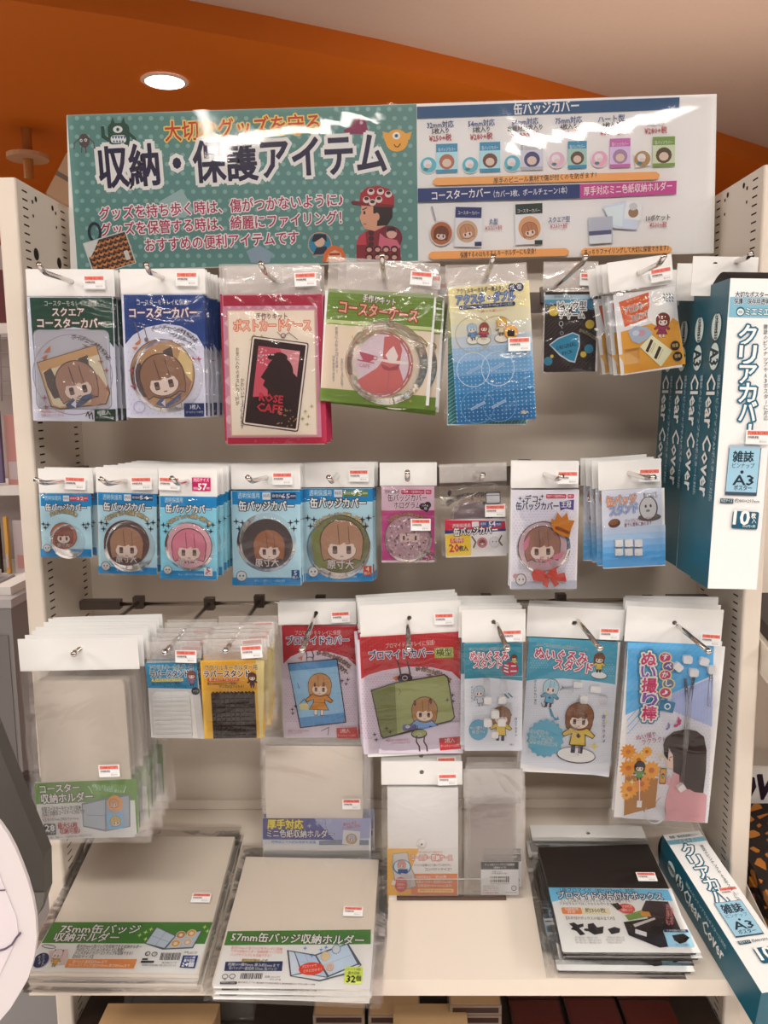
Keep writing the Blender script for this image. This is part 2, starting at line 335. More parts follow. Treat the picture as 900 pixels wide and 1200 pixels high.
def pack(name, label, cat, group, view, TL, TR, BL, hb, h, art, card=None, hole=None, header='white', n=1, step=(0, .012, 0), sticker=None, extra=None, backlabel=None, plane=None,
         thick=.0005, bagy=.0035, bag=FILM, bagpart='clear_bag', cardname='insert_card', cardmat=CARD, inkmat=None, jit=1.0, bagrect=None, y0=0., flag=True, wv=1.0, headfirst=False):
    x0, y0v, k = view; A = lambda p: (x0+p[0]*k, y0v+p[1]*k)
    P0, N = plane if plane else ((0, h-1.215, 0), np.array([0, -1.0, 0]))
    piv = A(hole) if hole else ((A(TL)[0]+A(TR)[0])/2, A(TL)[1])
    fr = Frame(A(TL), A(TR), A(BL), P0, N, piv, wv)
    root = empty(name, label, cat, group if n > 1 else None, fr.matrix())
    c = fr.conv; tl = c(*A(TL)); W, H = fr.W, fr.H; hv = c(*A((BL[0], hb)))[1] if hb else tl[1]; bt = tl[1]+H
    hl = c(*A(hole)) if hole else None
    if header == 'white': plate('header_card', tl[0], tl[1], tl[0]+W, hv, -.0006, .0004, PAPER, root, hl)
    elif header == 'clear': plate('clear_header', tl[0], tl[1], tl[0]+W, hv, -.0006, .0004, FILM_HEAD, root, hl)
    if card:
        a0 = c(*A(card[:2])); a1 = c(*A(card[2:])); cp = plate(cardname, a0[0], a0[1], a1[0], a1[1], 0, thick, cardmat, root)
        if art:
            a = Art(fr, -.0001).view(*view); art(a); a.done(cp, inkmat)
    elif art:
        a = Art(fr, -.0001).view(*view); art(a); a.done(root, inkmat)
    if extra: extra(root, fr, A)
    if bag:
        if bagrect: b0 = c(*A(bagrect[:2])); b1 = c(*A(bagrect[2:])); bag_mesh(bagpart, b0[0], b0[1], b1[0], b1[1], -bagy, .0015, bag, root)
        else: bag_mesh(bagpart, tl[0], hv, tl[0]+W, bt, -bagy, .0015, bag, root)
    if sticker:
        s_ = bpy.data.objects.new('price_sticker', STICKER); COL.objects.link(s_); s_.parent = root; q = c(*A(sticker[:2])); s_.location = (q[0], -bagy-.0032 if len(sticker) < 3 else sticker[2], -q[1]); s_.rotation_euler = (0, random.uniform(-.05, .05), 0)
    for i in range(1, n):
        cp = copy_tree(root); cp['label'] = re.split(' hanging| in the stack| behind|, mostly|, hanging|, the raised| slipping', backlabel)[0]+', '+ORD[i]+' from the front'
        mw = root.matrix_world.copy() if False else fr.matrix(); off = Vector((step[0]*i+random.uniform(-.0012, .0012)*jit, step[1]*i, step[2]*i+random.uniform(-.0008, .0008)*jit))
        rt = Matrix.Rotation(random.uniform(-.012, .012)*jit, 4, 'Y'); cp.matrix_world = Matrix.Translation(off) @ mw @ rt
    return root, fr
def disc(root, fr, A, x, y, rx, name='badge_cover', t=.004, y0=-.0006, m=None, n=40):
    q = fr.conv(*A((x, y))); r = abs(fr.conv(*A((x+rx, y)))[0]-q[0]); mb = MB(); mb.lathe(q[0], -q[1], [(r*.01, y0-t), (r*.78, y0-t*.995), (r*.80, y0-t*.985), (r*.93, y0-t*.75), (r*.95, y0-t*.35), (r, y0-t*.3), (r, y0)], n); return mb.obj(name, m or DISC, root, True)
def hook(label, hole, hc, bend=None, tip=None, hb=.925, r=.0029, root_h=1.165):
    P = [Vector(PT(*hole, hc)), Vector(PT(*bend, hb)), Vector(PT(*tip, hb-.012))]; d = (P[1]-P[0]); d = d/abs(d.y); R = P[0]-d*(root_h-hc)*-1*-1 if False else P[0]+d*-(hc-root_h)*-1
    R = P[0]-d*(root_h-hc); R.y = root_h-1.215
    # round the bend
    B = P[1]; a = B+(P[0]-B).normalized()*.008; c = B+(P[2]-B)*.35; pts = [R, P[0], a]
    for t in (.25, .5, .75): pts.append(a*(1-t)**2+B*2*t*(1-t)+c*t*t)
    pts += [c, P[2]]; e = empty('peg_hook', label, 'hook', loc=tuple(R)); mb = MB(); mb.tube([p-R for p in pts], r, 12); mb.obj('hook_wire', CHROME, e, True)
    mb = MB(); mb.box(-.008, -.005, -.012, .008, .009, .009); mb.obj('hook_bracket', DARKM, e); return e
def hook3(label, tip, ht=.93, root_h=1.165, r=.003, ball=.004, droop=0):
    T = Vector(PT(*tip, ht)); R = Vector((T.x, root_h-1.215, T.z+droop)); e = empty('peg_hook', label, 'hook', loc=tuple(R)); mb = MB(); mb.tube([Vector((0, 0, 0)), T-R], r, 12); mb.obj('hook_wire', CHROME, e, True)
    mb = MB(); d = T-R; mb.tube([d+Vector((0, .003, 0)), d+Vector((0, .001, 0)), d+Vector((0, -.003, 0)), d+Vector((0, -.006, 0)), d+Vector((0, -.0072, 0))], [r, ball, ball*1.05, ball*.8, ball*.25], 12); mb.obj('hook_cap', CHROME, e, True)
    mb = MB(); mb.box(-.007, -.007, -.009, .007, .007, .008); mb.obj('hook_bracket', DARKM, e); return e
# ================================================================ the setting
def struct(name, mb, m): return tag(mb.obj(name, m), kind='structure')
M_FLOOR = mat('pale_vinyl_floor', 'd9cdc2', .35, noise=(3, .05)); M_CEIL = mat('grey_plaster_ceiling', 'c2a58e', .8, noise=(60, .04), bump=.1, bscale=300)
M_ORANGE = mat('orange_paint', (.62, .15, .003), .55, noise=(2, .04)); M_ORWALL = mat('orange_wall_paint', (.5, .13, .006), .6)
mb = MB(); mb.box(-6, -4, -.05, 5, 5.5, 0); struct('floor', mb, M_FLOOR)
ZU, ZC = 2.65, 2.738
E2 = [hit(px, py, (0, 0, ZU), np.array([0, 0, 1.0])) for px, py in ((-300, -60), (-120, -26), (15, 1), (150, 21), (300, 48), (450, 77), (600, 110), (720, 140), (837, 175), (897, 193), (1000, 226))]; E2 = [np.array([-6.0, E2[0][1]-.9, ZU])]+E2
mb = MB(); n = len(E2); top = [(p[0], p[1], ZU) for p in E2]; far = [(p[0], 5.5, ZU) for p in E2]
mb.add(top+far, [[i, i+1, n+i+1, n+i] for i in range(n-1)]); tp2 = [(p[0], p[1], ZC+.02) for p in E2]; b = len(mb.v)
mb.add(top+tp2, [[i, n+i, n+i+1, i+1] for i in range(n-1)]); struct('ceiling_soffit', mb, M_ORANGE)
mb = MB(); mb.box(-6, -4, ZC, 5, 5.5, ZC+.04); struct('ceiling', mb, M_CEIL)
mb = MB(); mb.box(-6, 5.4, 0, 5, 5.5, ZU); struct('wall_back', mb, M_ORWALL)
# left background: a dropped orange bulkhead with a pale track along it
P = [PT(-60, 158, 4.3), PT(95, 175, 4.3)]
mb = MB(); zb = P[0][2]; mb.box(-4.0, 3.1, zb-.05, -1.2, 3.5, ZU+.04); struct('trim_1', mb, M_ORANGE)
mb = MB(); mb.box(-4.0, 3.06, zb-.045, -1.25, 3.098, zb-.02); struct('trim_2', mb, mat('track_trim', 'c09a74', .5))
# ceiling lamp recessed in the orange soffit
c0 = hit(193, 95, (0, 0, ZU), np.array([0, 0, 1.0]))
e = empty('downlight', 'round recessed downlight glowing white in the orange soffit', 'ceiling lamp', loc=(c0[0], c0[1], ZU))
def ringz(r0, r1, z0, z1, n=32):
    m_ = MB(); vs = [(r*math.cos(2*math.pi*k/n), r*math.sin(2*math.pi*k/n), z) for r, z in ((r0, z0), (r1, z1)) for k in range(n)]; m_.add(vs, [[k, (k+1) % n, n+(k+1) % n, n+k] for k in range(n)]); return m_
m_ = ringz(.074, .090, -.006, -.001); m_.obj('lamp_ring', mat('lamp_ring_white', 'e6cdb4', .4), e)
m_ = MB(); m_.add([(.074*math.cos(2*math.pi*k/32), .074*math.sin(2*math.pi*k/32), -.005) for k in range(32)], [list(range(32))]); m_.obj('lamp_lens', mat('lamp_glow', 'ffffff', emit=((1, .93, .84), 9.0)), e)
l = bpy.data.lights.new('downlight_light', 'SPOT'); l.energy = 12; l.spot_size = 2.2; l.spot_blend = .6; l.color = (1, .9, .78); l.shadow_soft_size = .07; o = bpy.data.objects.new('downlight_light', l); o.location = (c0[0], c0[1], ZU-.02); COL.objects.link(o)
# lamp panels over the aisle: two mirrored in the banner, the third added to brighten the shelf
for i, (x, y, sx, sy) in enumerate(((-.45, -3.0, .9, .28), (.95, -3.0, .9, .28), (.0, -1.95, 1.6, .3))):
    e = empty('ceiling_lamp', ('long ceiling lamp panel over the aisle, left of the two behind the viewer', 'long ceiling lamp panel over the aisle, right of the two behind the viewer', 'wide added lamp panel above the viewer, brightening the shelf')[i], 'ceiling lamp', loc=(x, y, ZC))
    mb = MB()
    for a, b_, c_, d in ((-sx/2-.03, -sy/2-.03, sx/2+.03, -sy/2), (-sx/2-.03, sy/2, sx/2+.03, sy/2+.03), (-sx/2-.03, -sy/2, -sx/2, sy/2), (sx/2, -sy/2, sx/2+.03, sy/2)): mb.box(a, b_, -.03, c_, d, -.0005)
    mb.obj('lamp_frame', PAPER, e)
# ================================================================ display rack
XI, XO, YF = .450, .474, 1.048-1.215
ZT = PT(893, 193, 1.048)[2]; ZBT = PT(86, 243, 1.215)[2]; ZSEAM = PT(450, 938, 1.215)[2]
rack = empty('display_rack', 'cream enamelled steel display rack with slotted side uprights', 'rack', loc=(0, 0, 0))
S1, S2 = 1.073-1.215, 1.192-1.215; SL = .0075
def upright(sx, zb=0):
    mb = MB(); xi, xo = sx*XI, sx*XO; ys = [YF+.003, S1-SL, S1+SL, S2-SL, S2+SL, .0]; zs = [zb]; K = 112
    for k in range(K, -1, -1): zc = 1.7059-.0102*k; zs += [zc-.0010, zc+.0010]
    zs.append(ZT); vs = []; fs = []
    def q(ya, yb, za, zb_): b = len(vs); vs.extend([(xi, ya, za), (xi, yb, za), (xi, yb, zb_), (xi, ya, zb_)]); fs.append([b, b+1, b+2, b+3])
    for i in range(len(zs)-1):
        if i % 2 == 0: q(ys[0], ys[5], zs[i], zs[i+1])
        else:
            for a in (0, 2, 4): q(ys[a], ys[a+1], zs[i], zs[i+1])
    mb.add(vs, fs)
    # outer skin, rounded front edge, back, top
    P = [(xi, YF+.003), (xi+sx*.0012, YF+.0008), (xi+sx*.003, YF), (xo-sx*.003, YF), (xo-sx*.0012, YF+.0008), (xo, YF+.003), (xo, .0), (xi, .0)]
    n = len(P); mb.add([(x, y, zb) for x, y in P]+[(x, y, ZT) for x, y in P], [[i, i+1, n+i+1, n+i] for i in range(n-1)]+[list(range(n, 2*n))])
    up = mb.obj('upright', STEEL, rack)
    m2 = MB(); m2.box(min(xi+sx*.004, xi+sx*.005), S1-.02, zb+.02, max(xi+sx*.004, xi+sx*.005), S2+.015, ZT-.004); m2.obj('slot_shade', SLOT, up)  # near-black sheet painted as the shade inside the slots
    return up
upl = upright(-1); upr = upright(1)
def side_hole(px, py, ry, up, sx):   # flat dark disc painted as the shade in a round hole of the upright
    d = ray(px, py); t = (sx*XI-CAMP[0])/d[0]; p = CAMP+d*t; m2 = MB(); n = 16; x = sx*(XI-.0003)
    m2.add([(x, p[1]+ry*math.cos(2*math.pi*k/n), p[2]+ry*math.sin(2*math.pi*k/n)) for k in range(n)], [list(range(n))]); m2.obj('hole_shade', SLOT, up)
for px, py, r in ((41.7, 233.6, .0036), (37.8, 236.5, .0026), (61.3, 244, .0036), (65, 250, .0024), (38.8, 253, .0022), (66, 266.5, .0022), (42.4, 298, .0078), (69.3, 308.3, .0074)): side_hole(px, py, r, upl, -1)
for px, py, r in ((871.9, 217.5, .0036), (875.8, 220.5, .0026), (853, 228.5, .0036), (849.9, 234.8, .0024), (875.2, 236.8, .0022), (849.4, 251.2, .0022)): side_hole(px, py, r, upr, 1)
mb = MB(); mb.box(-XI, .0, ZSEAM+.001, XI, .012, ZBT); mb.obj('back_panel', STEEL, rack)
mb = MB(); mb.box(-XI, .0, .02, XI, .012, ZSEAM-.001); mb.obj('back_panel', STEEL, rack)
mb = MB(); mb.box(-XI-.001, -.004, ZBT-.04, -XI+.014, .0, ZBT-.005); mb.obj('corner_bracket', STEEL, rack)
mb = MB(); mb.box(XI-.006, -.006, ZBT-.052, XI-.001, -.001, ZBT-.015); mb.obj('corner_bracket', DARKM, rack)
# crossbars with hooks
ZR1 = PT(450, 326, 1.0)[2]; ZR2 = PT(450, 563, 1.0)[2]; ZR3 = PT(265, 762, .93)[2]
for z, lb in ((ZR1, 'dark steel crossbar behind the top row of packets'), (ZR2, 'dark steel crossbar behind the middle row of packets')):
    e = empty('crossbar', lb, 'bar', loc=(0, -.045, z)); mb = MB(); mb.box(-XI+.012, -.004, -.026, XI-.012, .004, .001); mb.obj('bar', DARKM, e)
    for sx in (-1, 1): mb = MB(); mb.box(min(sx*(XI-.001), sx*(XI-.012)), -.008, -.03, max(sx*(XI-.001), sx*(XI-.012)), .03, .006); mb.obj('end_bracket', DARKM, e)
e = empty('crossbar', 'slim chrome crossbar carrying the lowest row of hooks', 'bar', loc=(0, -.048, ZR3)); mb = MB(); mb.tube([(-XI+.04, 0, -.004), (XI-.012, 0, -.004)], .0030, 12); mb.obj('bar', CHROME, e, True)
for sx in (-1, 1): mb = MB(); mb.box(min(sx*(XI-.001), sx*(XI-.058)), -.005, -.011, max(sx*(XI-.001), sx*(XI-.058)), .010, .002); mb.obj('end_bracket', DARKM, e)
# sloping shelf
YS = .92-1.215; sh = empty('rack_shelf', 'cream metal shelf sloping to the front at the bottom of the rack', 'shelf', loc=(0, 0, .82))
def slz(y): return SLOPE*y
mb = MB(); w2 = XI-.004; P = [(-.002, slz(-.002)), (YS, slz(YS)), (YS-.0005, slz(YS)-.021), (YS+.02, slz(YS)-.022), (YS+.02, slz(YS)-.006), (-.002, -.012)]
n = len(P); mb.add([(-w2, y, z) for y, z in P]+[(w2, y, z) for y, z in P], [[i, (i+1) % n, n+(i+1) % n, n+i] for i in range(n)]+[list(range(n))[::-1], list(range(n, 2*n))]); mb.obj('shelf_board', STEEL, sh)
for sx in (-1, 1):
    xa, xb = sorted((sx*w2, sx*(w2-.0022))); mb = MB(); P = [(-.004, -.02), (YS+.001, slz(YS)-.02), (YS+.001, slz(YS)+.002), (YS+.06, slz(YS+.06)+.011), (-.11, slz(-.11)+.014), (-.10, slz(-.10)+.017), (-.004, slz(-.004)+.015)]
    n = len(P); mb.add([(xa, y, z+.0005) for y, z in P]+[(xb, y, z+.0005) for y, z in P], [[i, (i+1) % n, n+(i+1) % n, n+i] for i in range(n)]+[list(range(n))[::-1], list(range(n, 2*n))]); mb.obj('side_flange', STEEL, sh)
mb = MB(); mb.box(-w2+.01, -.006, .0, w2-.01, -.002, .014); mb.obj('rear_flange', STEEL, sh)
# ---- lower compartment
M_DKB = mat('shade_brown_laminate', (.035, .022, .016), .5)  # board colour carries the shade of the lower compartment
ls = empty('lower_shelf', 'shelf board coloured dark for the shade in the compartment under the sloping shelf', 'shelf', loc=(0, 0, .585)); mb = MB(); mb.box(-XI+.003, -.29, -.02, XI-.003, -.003, 0); mb.obj('shelf_board', M_DKB, ls)
mb = MB(); mb.box(-XI+.003, -.292, -.02, XI-.003, -.2905, .012); mb.obj('front_lip', M_DKB, ls)
M_TAN = mat('tan_cardboard', 'b48c60', .7); M_TAN2 = mat('kraft_carton', 'b98f63', .7)
e = empty('cardboard_box', 'tan cardboard box at the left under the shelf', 'box', loc=(-.31, -.235, .5855)); mb = MB(); mb.box(-.075, -.03, 0, .075, .03, .062); mb.obj('box_body', M_TAN, e); mb = MB(); mb.box(-.074, -.029, .0625, .074, -.002, .064); mb.obj('box_flap', M_TAN2, e)
e = empty('cardboard_box', 'tan cardboard box in the middle under the shelf', 'box', loc=(.045, -.235, .5855)); mb = MB(); mb.box(-.048, -.03, 0, .048, .03, .062); mb.obj('box_body', M_TAN, e)
P = MB(); P.prism([(-.012, 0), (-.012, .012), (0, .018), (.012, .012), (.012, 0), (.007, 0), (.007, .008), (-.007, .008), (-.007, 0)], -.0305, -.0308); P.obj('printed_mark', BLACKPL, e)
M_CDW = mat('shaded_print_card', '8c7460', .5); M_CDD = mat('dark_brown_print', (.05, .02, .015), .3); M_CDR = mat('dark_red_print', (.10, .015, .012), .25)  # first card tone is darkened to stand for the shade under the shelf
def disc_case(x, y, z, m, label, grp, w_=.068, d_=.06, hh=.014, rz=0):
    e = empty('boxed_disc', label, 'box', grp, loc=(x, y, z)); e.rotation_euler = (0, 0, rz); mb = MB(); mb.box(-w_/2, -d_/2, 0, w_/2, d_/2, hh-.001); mb.obj('case_body', m, e)
    mb = MB(); mb.box(-w_/2+.004, -d_/2-.0006, .003, w_/2-.004, -d_/2-.0001, hh-.004); mb.obj('spine_label', M_CDW if m is not M_CDW else M_CDD, e)
    mb = MB(); mb.box(-w_/2+.002, -d_/2+.002, hh-.0009, w_/2-.002, d_/2-.002, hh); mb.obj('cover_print', M_CDR if m is not M_CDW else M_TAN2, e); return e
for k in range(4):
    for j, x in enumerate((-.075, -.002)): disc_case(x, -.19, .5855+.0145*k, M_CDW, 'small brown boxed disc, '+ORD[k]+' from the bottom, in the '+('left', 'middle')[j]+' stack under the shelf', 'boxed discs in stacks under the shelf')
for k in range(5): disc_case(.105, -.19, .5855+.0145*k, M_CDW, 'small brown boxed disc, '+ORD[k]+' from the bottom, in the right stack under the shelf', 'boxed discs in the right stack under the shelf')
for i in range(3):
    for j in range(3): disc_case(.195+.078*i, -.24+.072*j, .5855+.003*(i % 2), M_CDD, 'dark red disc case under the shelf, '+('front', 'middle', 'back')[j]+' row, '+('left', 'middle', 'right')[i]+' column', 'dark disc cases under the shelf', .072, .068, .012)
e = empty('acrylic_tray', 'clear acrylic tray at the left in the dark under the shelf', 'tray', loc=(-.29, -.12, .5855)); mb = MB(); mb.box(-.09, -.04, 0, .09, .04, .002); mb.box(-.09, -.04, .002, .09, -.038, .06); mb.box(-.09, .038, .002, .09, .04, .06); mb.obj('tray_walls', ACRYL, e)
# ================================================================ neighbouring bay on the right
nb = empty('neighbour_rack', 'cream steel rack of the next bay at the right edge', 'rack', loc=(0, 0, 0)); mb = MB(); mb.box(XO+.001, .0, .05, 1.30, .012, ZBT); mb.obj('back_panel', STEEL, nb)
mb = MB(); mb.box(1.30, YF, 0, 1.324, .012, ZT); mb.obj('upright', STEEL, nb)
def slope_shelf(name, label, x0, x1, zb, yf, par=None):
    e = empty(name, label, 'shelf', loc=(0, 0, zb)); P = [(-.002, slz(-.002)), (yf, slz(yf)), (yf, slz(yf)-.02), (-.002, -.02)]; n = 4; mb = MB()
    mb.add([(x0, y, z) for y, z in P]+[(x1, y, z) for y, z in P], [[i, (i+1) % n, n+(i+1) % n, n+i] for i in range(n)]+[[3, 2, 1, 0], [4, 5, 6, 7]]); mb.obj('shelf_board', STEEL, e)
    P = [(-.002, -.0195), (yf, slz(yf)-.02), (yf, slz(yf)+.002), (yf+.05, slz(yf+.05)+.02), (-.002, .03)]; n = 5; mb = MB(); xa, xb = x0-.0015, x0-.0001
    mb.add([(xa, y, z) for y, z in P]+[(xb, y, z) for y, z in P], [[i, (i+1) % n, n+(i+1) % n, n+i] for i in range(n)]+[list(range(n))[::-1], list(range(n, 2*n))]); mb.obj('side_flange', STEEL, e); return e
slope_shelf('neighbour_shelf', 'sloping cream shelf of the next bay, the upper one with a bent side plate', XO+.004, 1.29, 1.145, -.30)
slope_shelf('neighbour_shelf', 'sloping cream shelf of the next bay, the lower one under the orange and black packs', XO+.004, 1.29, .80, -.31)
M_OB = bpy.data.materials.new('orange_black_print'); M_OB.use_nodes = True; nt = M_OB.node_tree; vo = nt.nodes.new('ShaderNodeTexVoronoi'); vo.inputs['Scale'].default_value = 42; vo.feature = 'DISTANCE_TO_EDGE'; tcn = nt.nodes.new('ShaderNodeTexCoord'); rp = nt.nodes.new('ShaderNodeValToRGB'); rp.color_ramp.interpolation = 'CONSTANT'; rp.color_ramp.elements[0].color = (.012, .008, .008, 1); rp.color_ramp.elements[1].position = .16; rp.color_ramp.elements[1].color = (.42, .15, .02, 1)
nt.links.new(tcn.outputs['Object'], vo.inputs['Vector']); nt.links.new(vo.outputs['Distance'], rp.inputs[0]); nt.links.new(rp.outputs[0], nt.nodes['Principled BSDF'].inputs['Base Color'])
def lay(name, label, cat, x0, x1, y0, y1, zb, t, m, group=None, lift=0):
    mt = Matrix.Translation((0, 0, zb)) @ Matrix.Rotation(math.atan(SLOPE), 4, 'X'); e = empty(name, label, cat, group, mt); mb = MB(); mb.box(x0, y0, lift+.0006, x1, y1, lift+t); mb.obj('cover', m, e); return e
e = lay('printed_pack', 'orange and black patterned pack on the lower shelf of the next bay, uppermost', 'packet', XO+.012, XO+.20, -.27, -.02, .80, .014, M_OB, None, .030)
class F3:
    def conv(s, x, y): return np.array([x*.001, y*.001])
mb = MB(); mb.box(XO+.012, -.012, .030, XO+.20, -.0105, .105); hd = mb.obj('header_card', PAPER, e); a = Art(F3(), -.0125); a.text('POWER', 570-10, -68, 150, 44, '2b1a2a', bold=.10); a.done(hd)
lay('printed_pack', 'orange and black patterned pack underneath on the lower shelf of the next bay', 'packet', XO+.010, XO+.21, -.29, -.025, .80, .026, M_OB)
e = lay('printed_pack', 'black and white printed pack on the upper shelf of the next bay', 'packet', XO+.03, XO+.2, -.2, -.02, 1.145, .02, BLACKPL)
# ================================================================ left background beyond the rack
M_RED = mat('dark_red_poster', '5d1a1e', .5); M_GREYB = mat('grey_plastic_bin', '8d8580', .5); M_MAG = mat('magazine_paper', 'c8b4b0', .5); M_PUR = mat('purple_print', '6d5b78', .5); M_SKIN = mat('pink_print', 'c98c82', .5)
def at(px, py, h): return PT(px, py, h)
bs = empty('magazine_shelf', 'white shelf unit with magazines seen past the left of the rack', 'shelf', loc=(float(at(0, 600, 3.3)[0]), 2.1, 0))
def bgbox(name, px0, py0, px1, py1, h, m, parent, d=.25):
    a = at(px0, py0, h); b_ = at(px1, py1, h); lo = Vector(parent.location) if parent else Vector((0, 0, 0)); mb = MB(); mb.box(min(a[0], b_[0])-lo.x, h-1.215-lo.y, min(a[2], b_[2])-lo.z, max(a[0], b_[0])-lo.x, h-1.215+d-lo.y, max(a[2], b_[2])-lo.z); return mb.obj(name, m, parent)
bgbox('back_board', -160, 290, 60, 700, 3.62, mat('shelf_backing', 'b5a398', .6), bs, .03)
bgbox('shelf_board', -160, 381, 60, 390, 3.3, PAPER, bs, .3); bgbox('shelf_board', -160, 572, 60, 580, 3.25, PAPER, bs, .35); bgbox('shelf_board', -160, 676, 60, 684, 3.25, PAPER, bs, .35)
for nm, q, m_, lb in (('poster', (-120, 318, 10, 378, 3.5), M_RED, 'dark red poster on the upper level of the far magazine shelf'), ('magazine', (-60, 482, 4, 566, 3.3), M_PUR, 'purple magazine on the far shelf, nearest the left picture edge'), ('magazine', (4, 486, 24, 570, 3.32), M_SKIN, 'pink magazine on the far shelf next to the upright'),
        ('magazine', (-50, 600, 2, 672, 3.3), BLACKPL, 'black magazine on the lower far shelf'), ('magazine', (3, 606, 12, 672, 3.28), mat('yellow_print', 'd8a04a', .5), 'yellow magazine on the lower far shelf beside the black one'), ('magazine', (14, 610, 40, 672, 3.3), M_MAG, 'pale magazine on the lower far shelf beside the upright')):
    a = at(q[0], q[1], q[4]); b_ = at(q[2], q[3], q[4]); e = empty(nm, lb, nm, loc=(float(a[0]), q[4]-1.215, float(b_[2]))); mb = MB(); mb.box(0, 0, 0, b_[0]-a[0], .02, a[2]-b_[2]); c_ = mb.obj('cover', m_, e)
    mb = MB(); mb.box((b_[0]-a[0])*.15, -.002, (a[2]-b_[2])*.1, (b_[0]-a[0])*.85, -.0005, (a[2]-b_[2])*.35); mb.obj('printed_panel', M_MAG if m_ is not M_MAG else M_SKIN, e)
e = empty('wire_basket', 'grey wire grid hanging under the far shelf board', 'basket', loc=(0, 0, 0)); mb = MB()
for i in range(9): x = -120+i*20; mb.tube([at(x, 392, 3.28), at(x+2, 470, 3.28)], .003, 6)
for j in range(5): mb.tube([at(-120, 396+j*17, 3.28), at(45, 396+j*17, 3.28)], .003, 6)
mb.obj('wire_grid', mat('grey_wire', '9a8d88', .4, .5), e)
for i, (x0_, x1_, lb) in enumerate(((-40, 3, 'grey plastic bin on the floor, at the left picture edge'), (6, 42, 'grey plastic bin on the floor, next to the rack upright'))):
    a = at(x0_, 690, 3.1); b_ = at(x1_, 752, 3.1); e = empty('plastic_bin', lb, 'bin', loc=(float(a[0])+.05*i, 1.60, 0)); w_ = b_[0]-a[0]; mb = MB(); mb.box(0, 0, .02, w_, .4, a[2]); mb.obj('bin_body', M_GREYB, e)
    mb = MB(); mb.box(-.008, -.012, a[2], w_+.008, .41, a[2]+.03); mb.obj('bin_rim', mat('bin_rim', 'b9b1ac', .4), e); mb = MB(); mb.box(w_*.15, -.004, .1, w_*.85, -.0005, a[2]-.1); mb.obj('bin_panel', mat('bin_panel', '7d7570', .5), e)
    mb = MB(); mb.box(.02, .05, a[2]+.031, w_-.02, .36, a[2]+.06); mb.obj('wrapped_goods', PAPER, e)
# crates and a lamp pole under the orange ceiling at the top left
a = at(100, 225, 1.9); e = empty('cardboard_box', 'brown carton on top of the shelving behind the rack', 'box', loc=(float(at(100, 225, 2.0)[0]), .80, float(at(70, 262, 2.0)[2]))); e.rotation_euler = (.0, .5, .35); mb = MB(); mb.box(-.10, -.08, 0, .12, .1, .10); mb.obj('box_body', mat('brown_carton', 'a8805f', .7), e); mb = MB(); mb.box(-.1, -.081, .045, .12, -.0802, .055); mb.obj('box_tape', mat('dark_tape', '5d4434', .5), e)
mb = MB(); mb.box(-.60, .70, 0, .6, 1.15, float(at(70, 262, 2.0)[2])-.06); o = mb.obj('rear_shelving', STEEL); tag(o, 'tall cream shelving backing on to the rack from behind', 'shelf')
a = at(33, 190, 3.9); e = empty('ceiling_sensor', 'pale fitting on a short pole hanging from the soffit at top left', 'fitting', loc=(float(a[0]), 2.685, ZU)); mb = MB(); zz = float(at(33, 210, 3.9)[2])-ZU; mb.tube([(0, 0, 0), (0, 0, zz)], .022, 12); mb.obj('pole', mat('pole_orange', 'b06a2a', .5), e); z2 = float(at(33, 187, 3.9)[2])-ZU; mb = MB(); mb.lathe(0, 0, [(.01, 0), (.09, 0), (.09, .02), (.01, .02)], 20); mb.v = [(x, z, z2+y) for x, y, z in mb.v]; mb.obj('flange', mat('pale_flange', 'c79a72', .5), e)
# ================================================================ foreground left: white cut-out panel and dark post
ED = [(-60, 900), (0, 965), (9, 978), (17, 993), (25, 1012), (32, 1031), (38, 1052), (41.5, 1072), (43, 1098), (41, 1116), (38, 1130), (33, 1146), (26, 1159), (12, 1182), (0, 1196), (-20, 1215), (-140, 1230), (-140, 900)]
def panel(name, P, h, t, m, parent, k=0):
    Q = [PT(x, y, h) for x, y in P]; mb = MB(); mb.prism([(q[0], q[2]) for q in Q], h-1.215-k, h-1.215+t-k); return mb.obj(name, m, parent)
e = empty('cutout_sign', 'white curved cut-out sign with pale pink line drawing in the left foreground', 'sign'); M_SIGN = mat('white_sign_board', 'd8c8c0', .4); M_PINKP = mat('pale_pink_print', 'dccac6', .4); M_LINE = mat('plum_line', '5b4456', .5)
panel('sign_board', ED, .66, .004, M_SIGN, e)
panel('printed_area', [(-140, 960), (-10, 1000), (2, 1030), (20, 1075), (22, 1095), (8, 1125), (-4, 1150), (-140, 1180)], .66, .0006, M_PINKP, e, .001)
mb = MB(); mb.tube([PT(x, y, .6585) for x, y in ((-20, 1046), (-8, 1044), (6, 1043))], .0006, 6); mb.obj('drawn_line', M_LINE, e); mb = MB(); mb.tube([PT(x, y, .6585) for x, y in ((-30, 1120), (-8, 1116), (6, 1112), (14, 1107), (19, 1099), (24, 1093))], .0009, 6); mb.obj('drawn_line', M_LINE, e)
Q_ = PT(-110, 1100, .66); mb = MB(); mb.box(float(Q_[0])-.012, -.545, .02, float(Q_[0])+.012, -.530, float(Q_[2])); mb.obj('stand_pole', M_SIGN, e); mb = MB(); mb.box(float(Q_[0])-.12, -.68, 0, float(Q_[0])+.12, -.47, .02); mb.obj('stand_foot', M_SIGN, e)
e = empty('metal_post', 'dark grey slanting metal post behind the white cut-out sign', 'post'); mb = MB(); Q = [PT(x, y, .78) for x, y in ((-190, 390), (0, 878), (24, 938), (51, 1004), (52, 1048), (42, 1076), (0, 966), (-250, 390))]; mb.prism([(q[0], q[2]) for q in Q], -.435, -.415); mb.obj('post_tube', mat('dark_grey_enamel', '4a443c', .4), e)
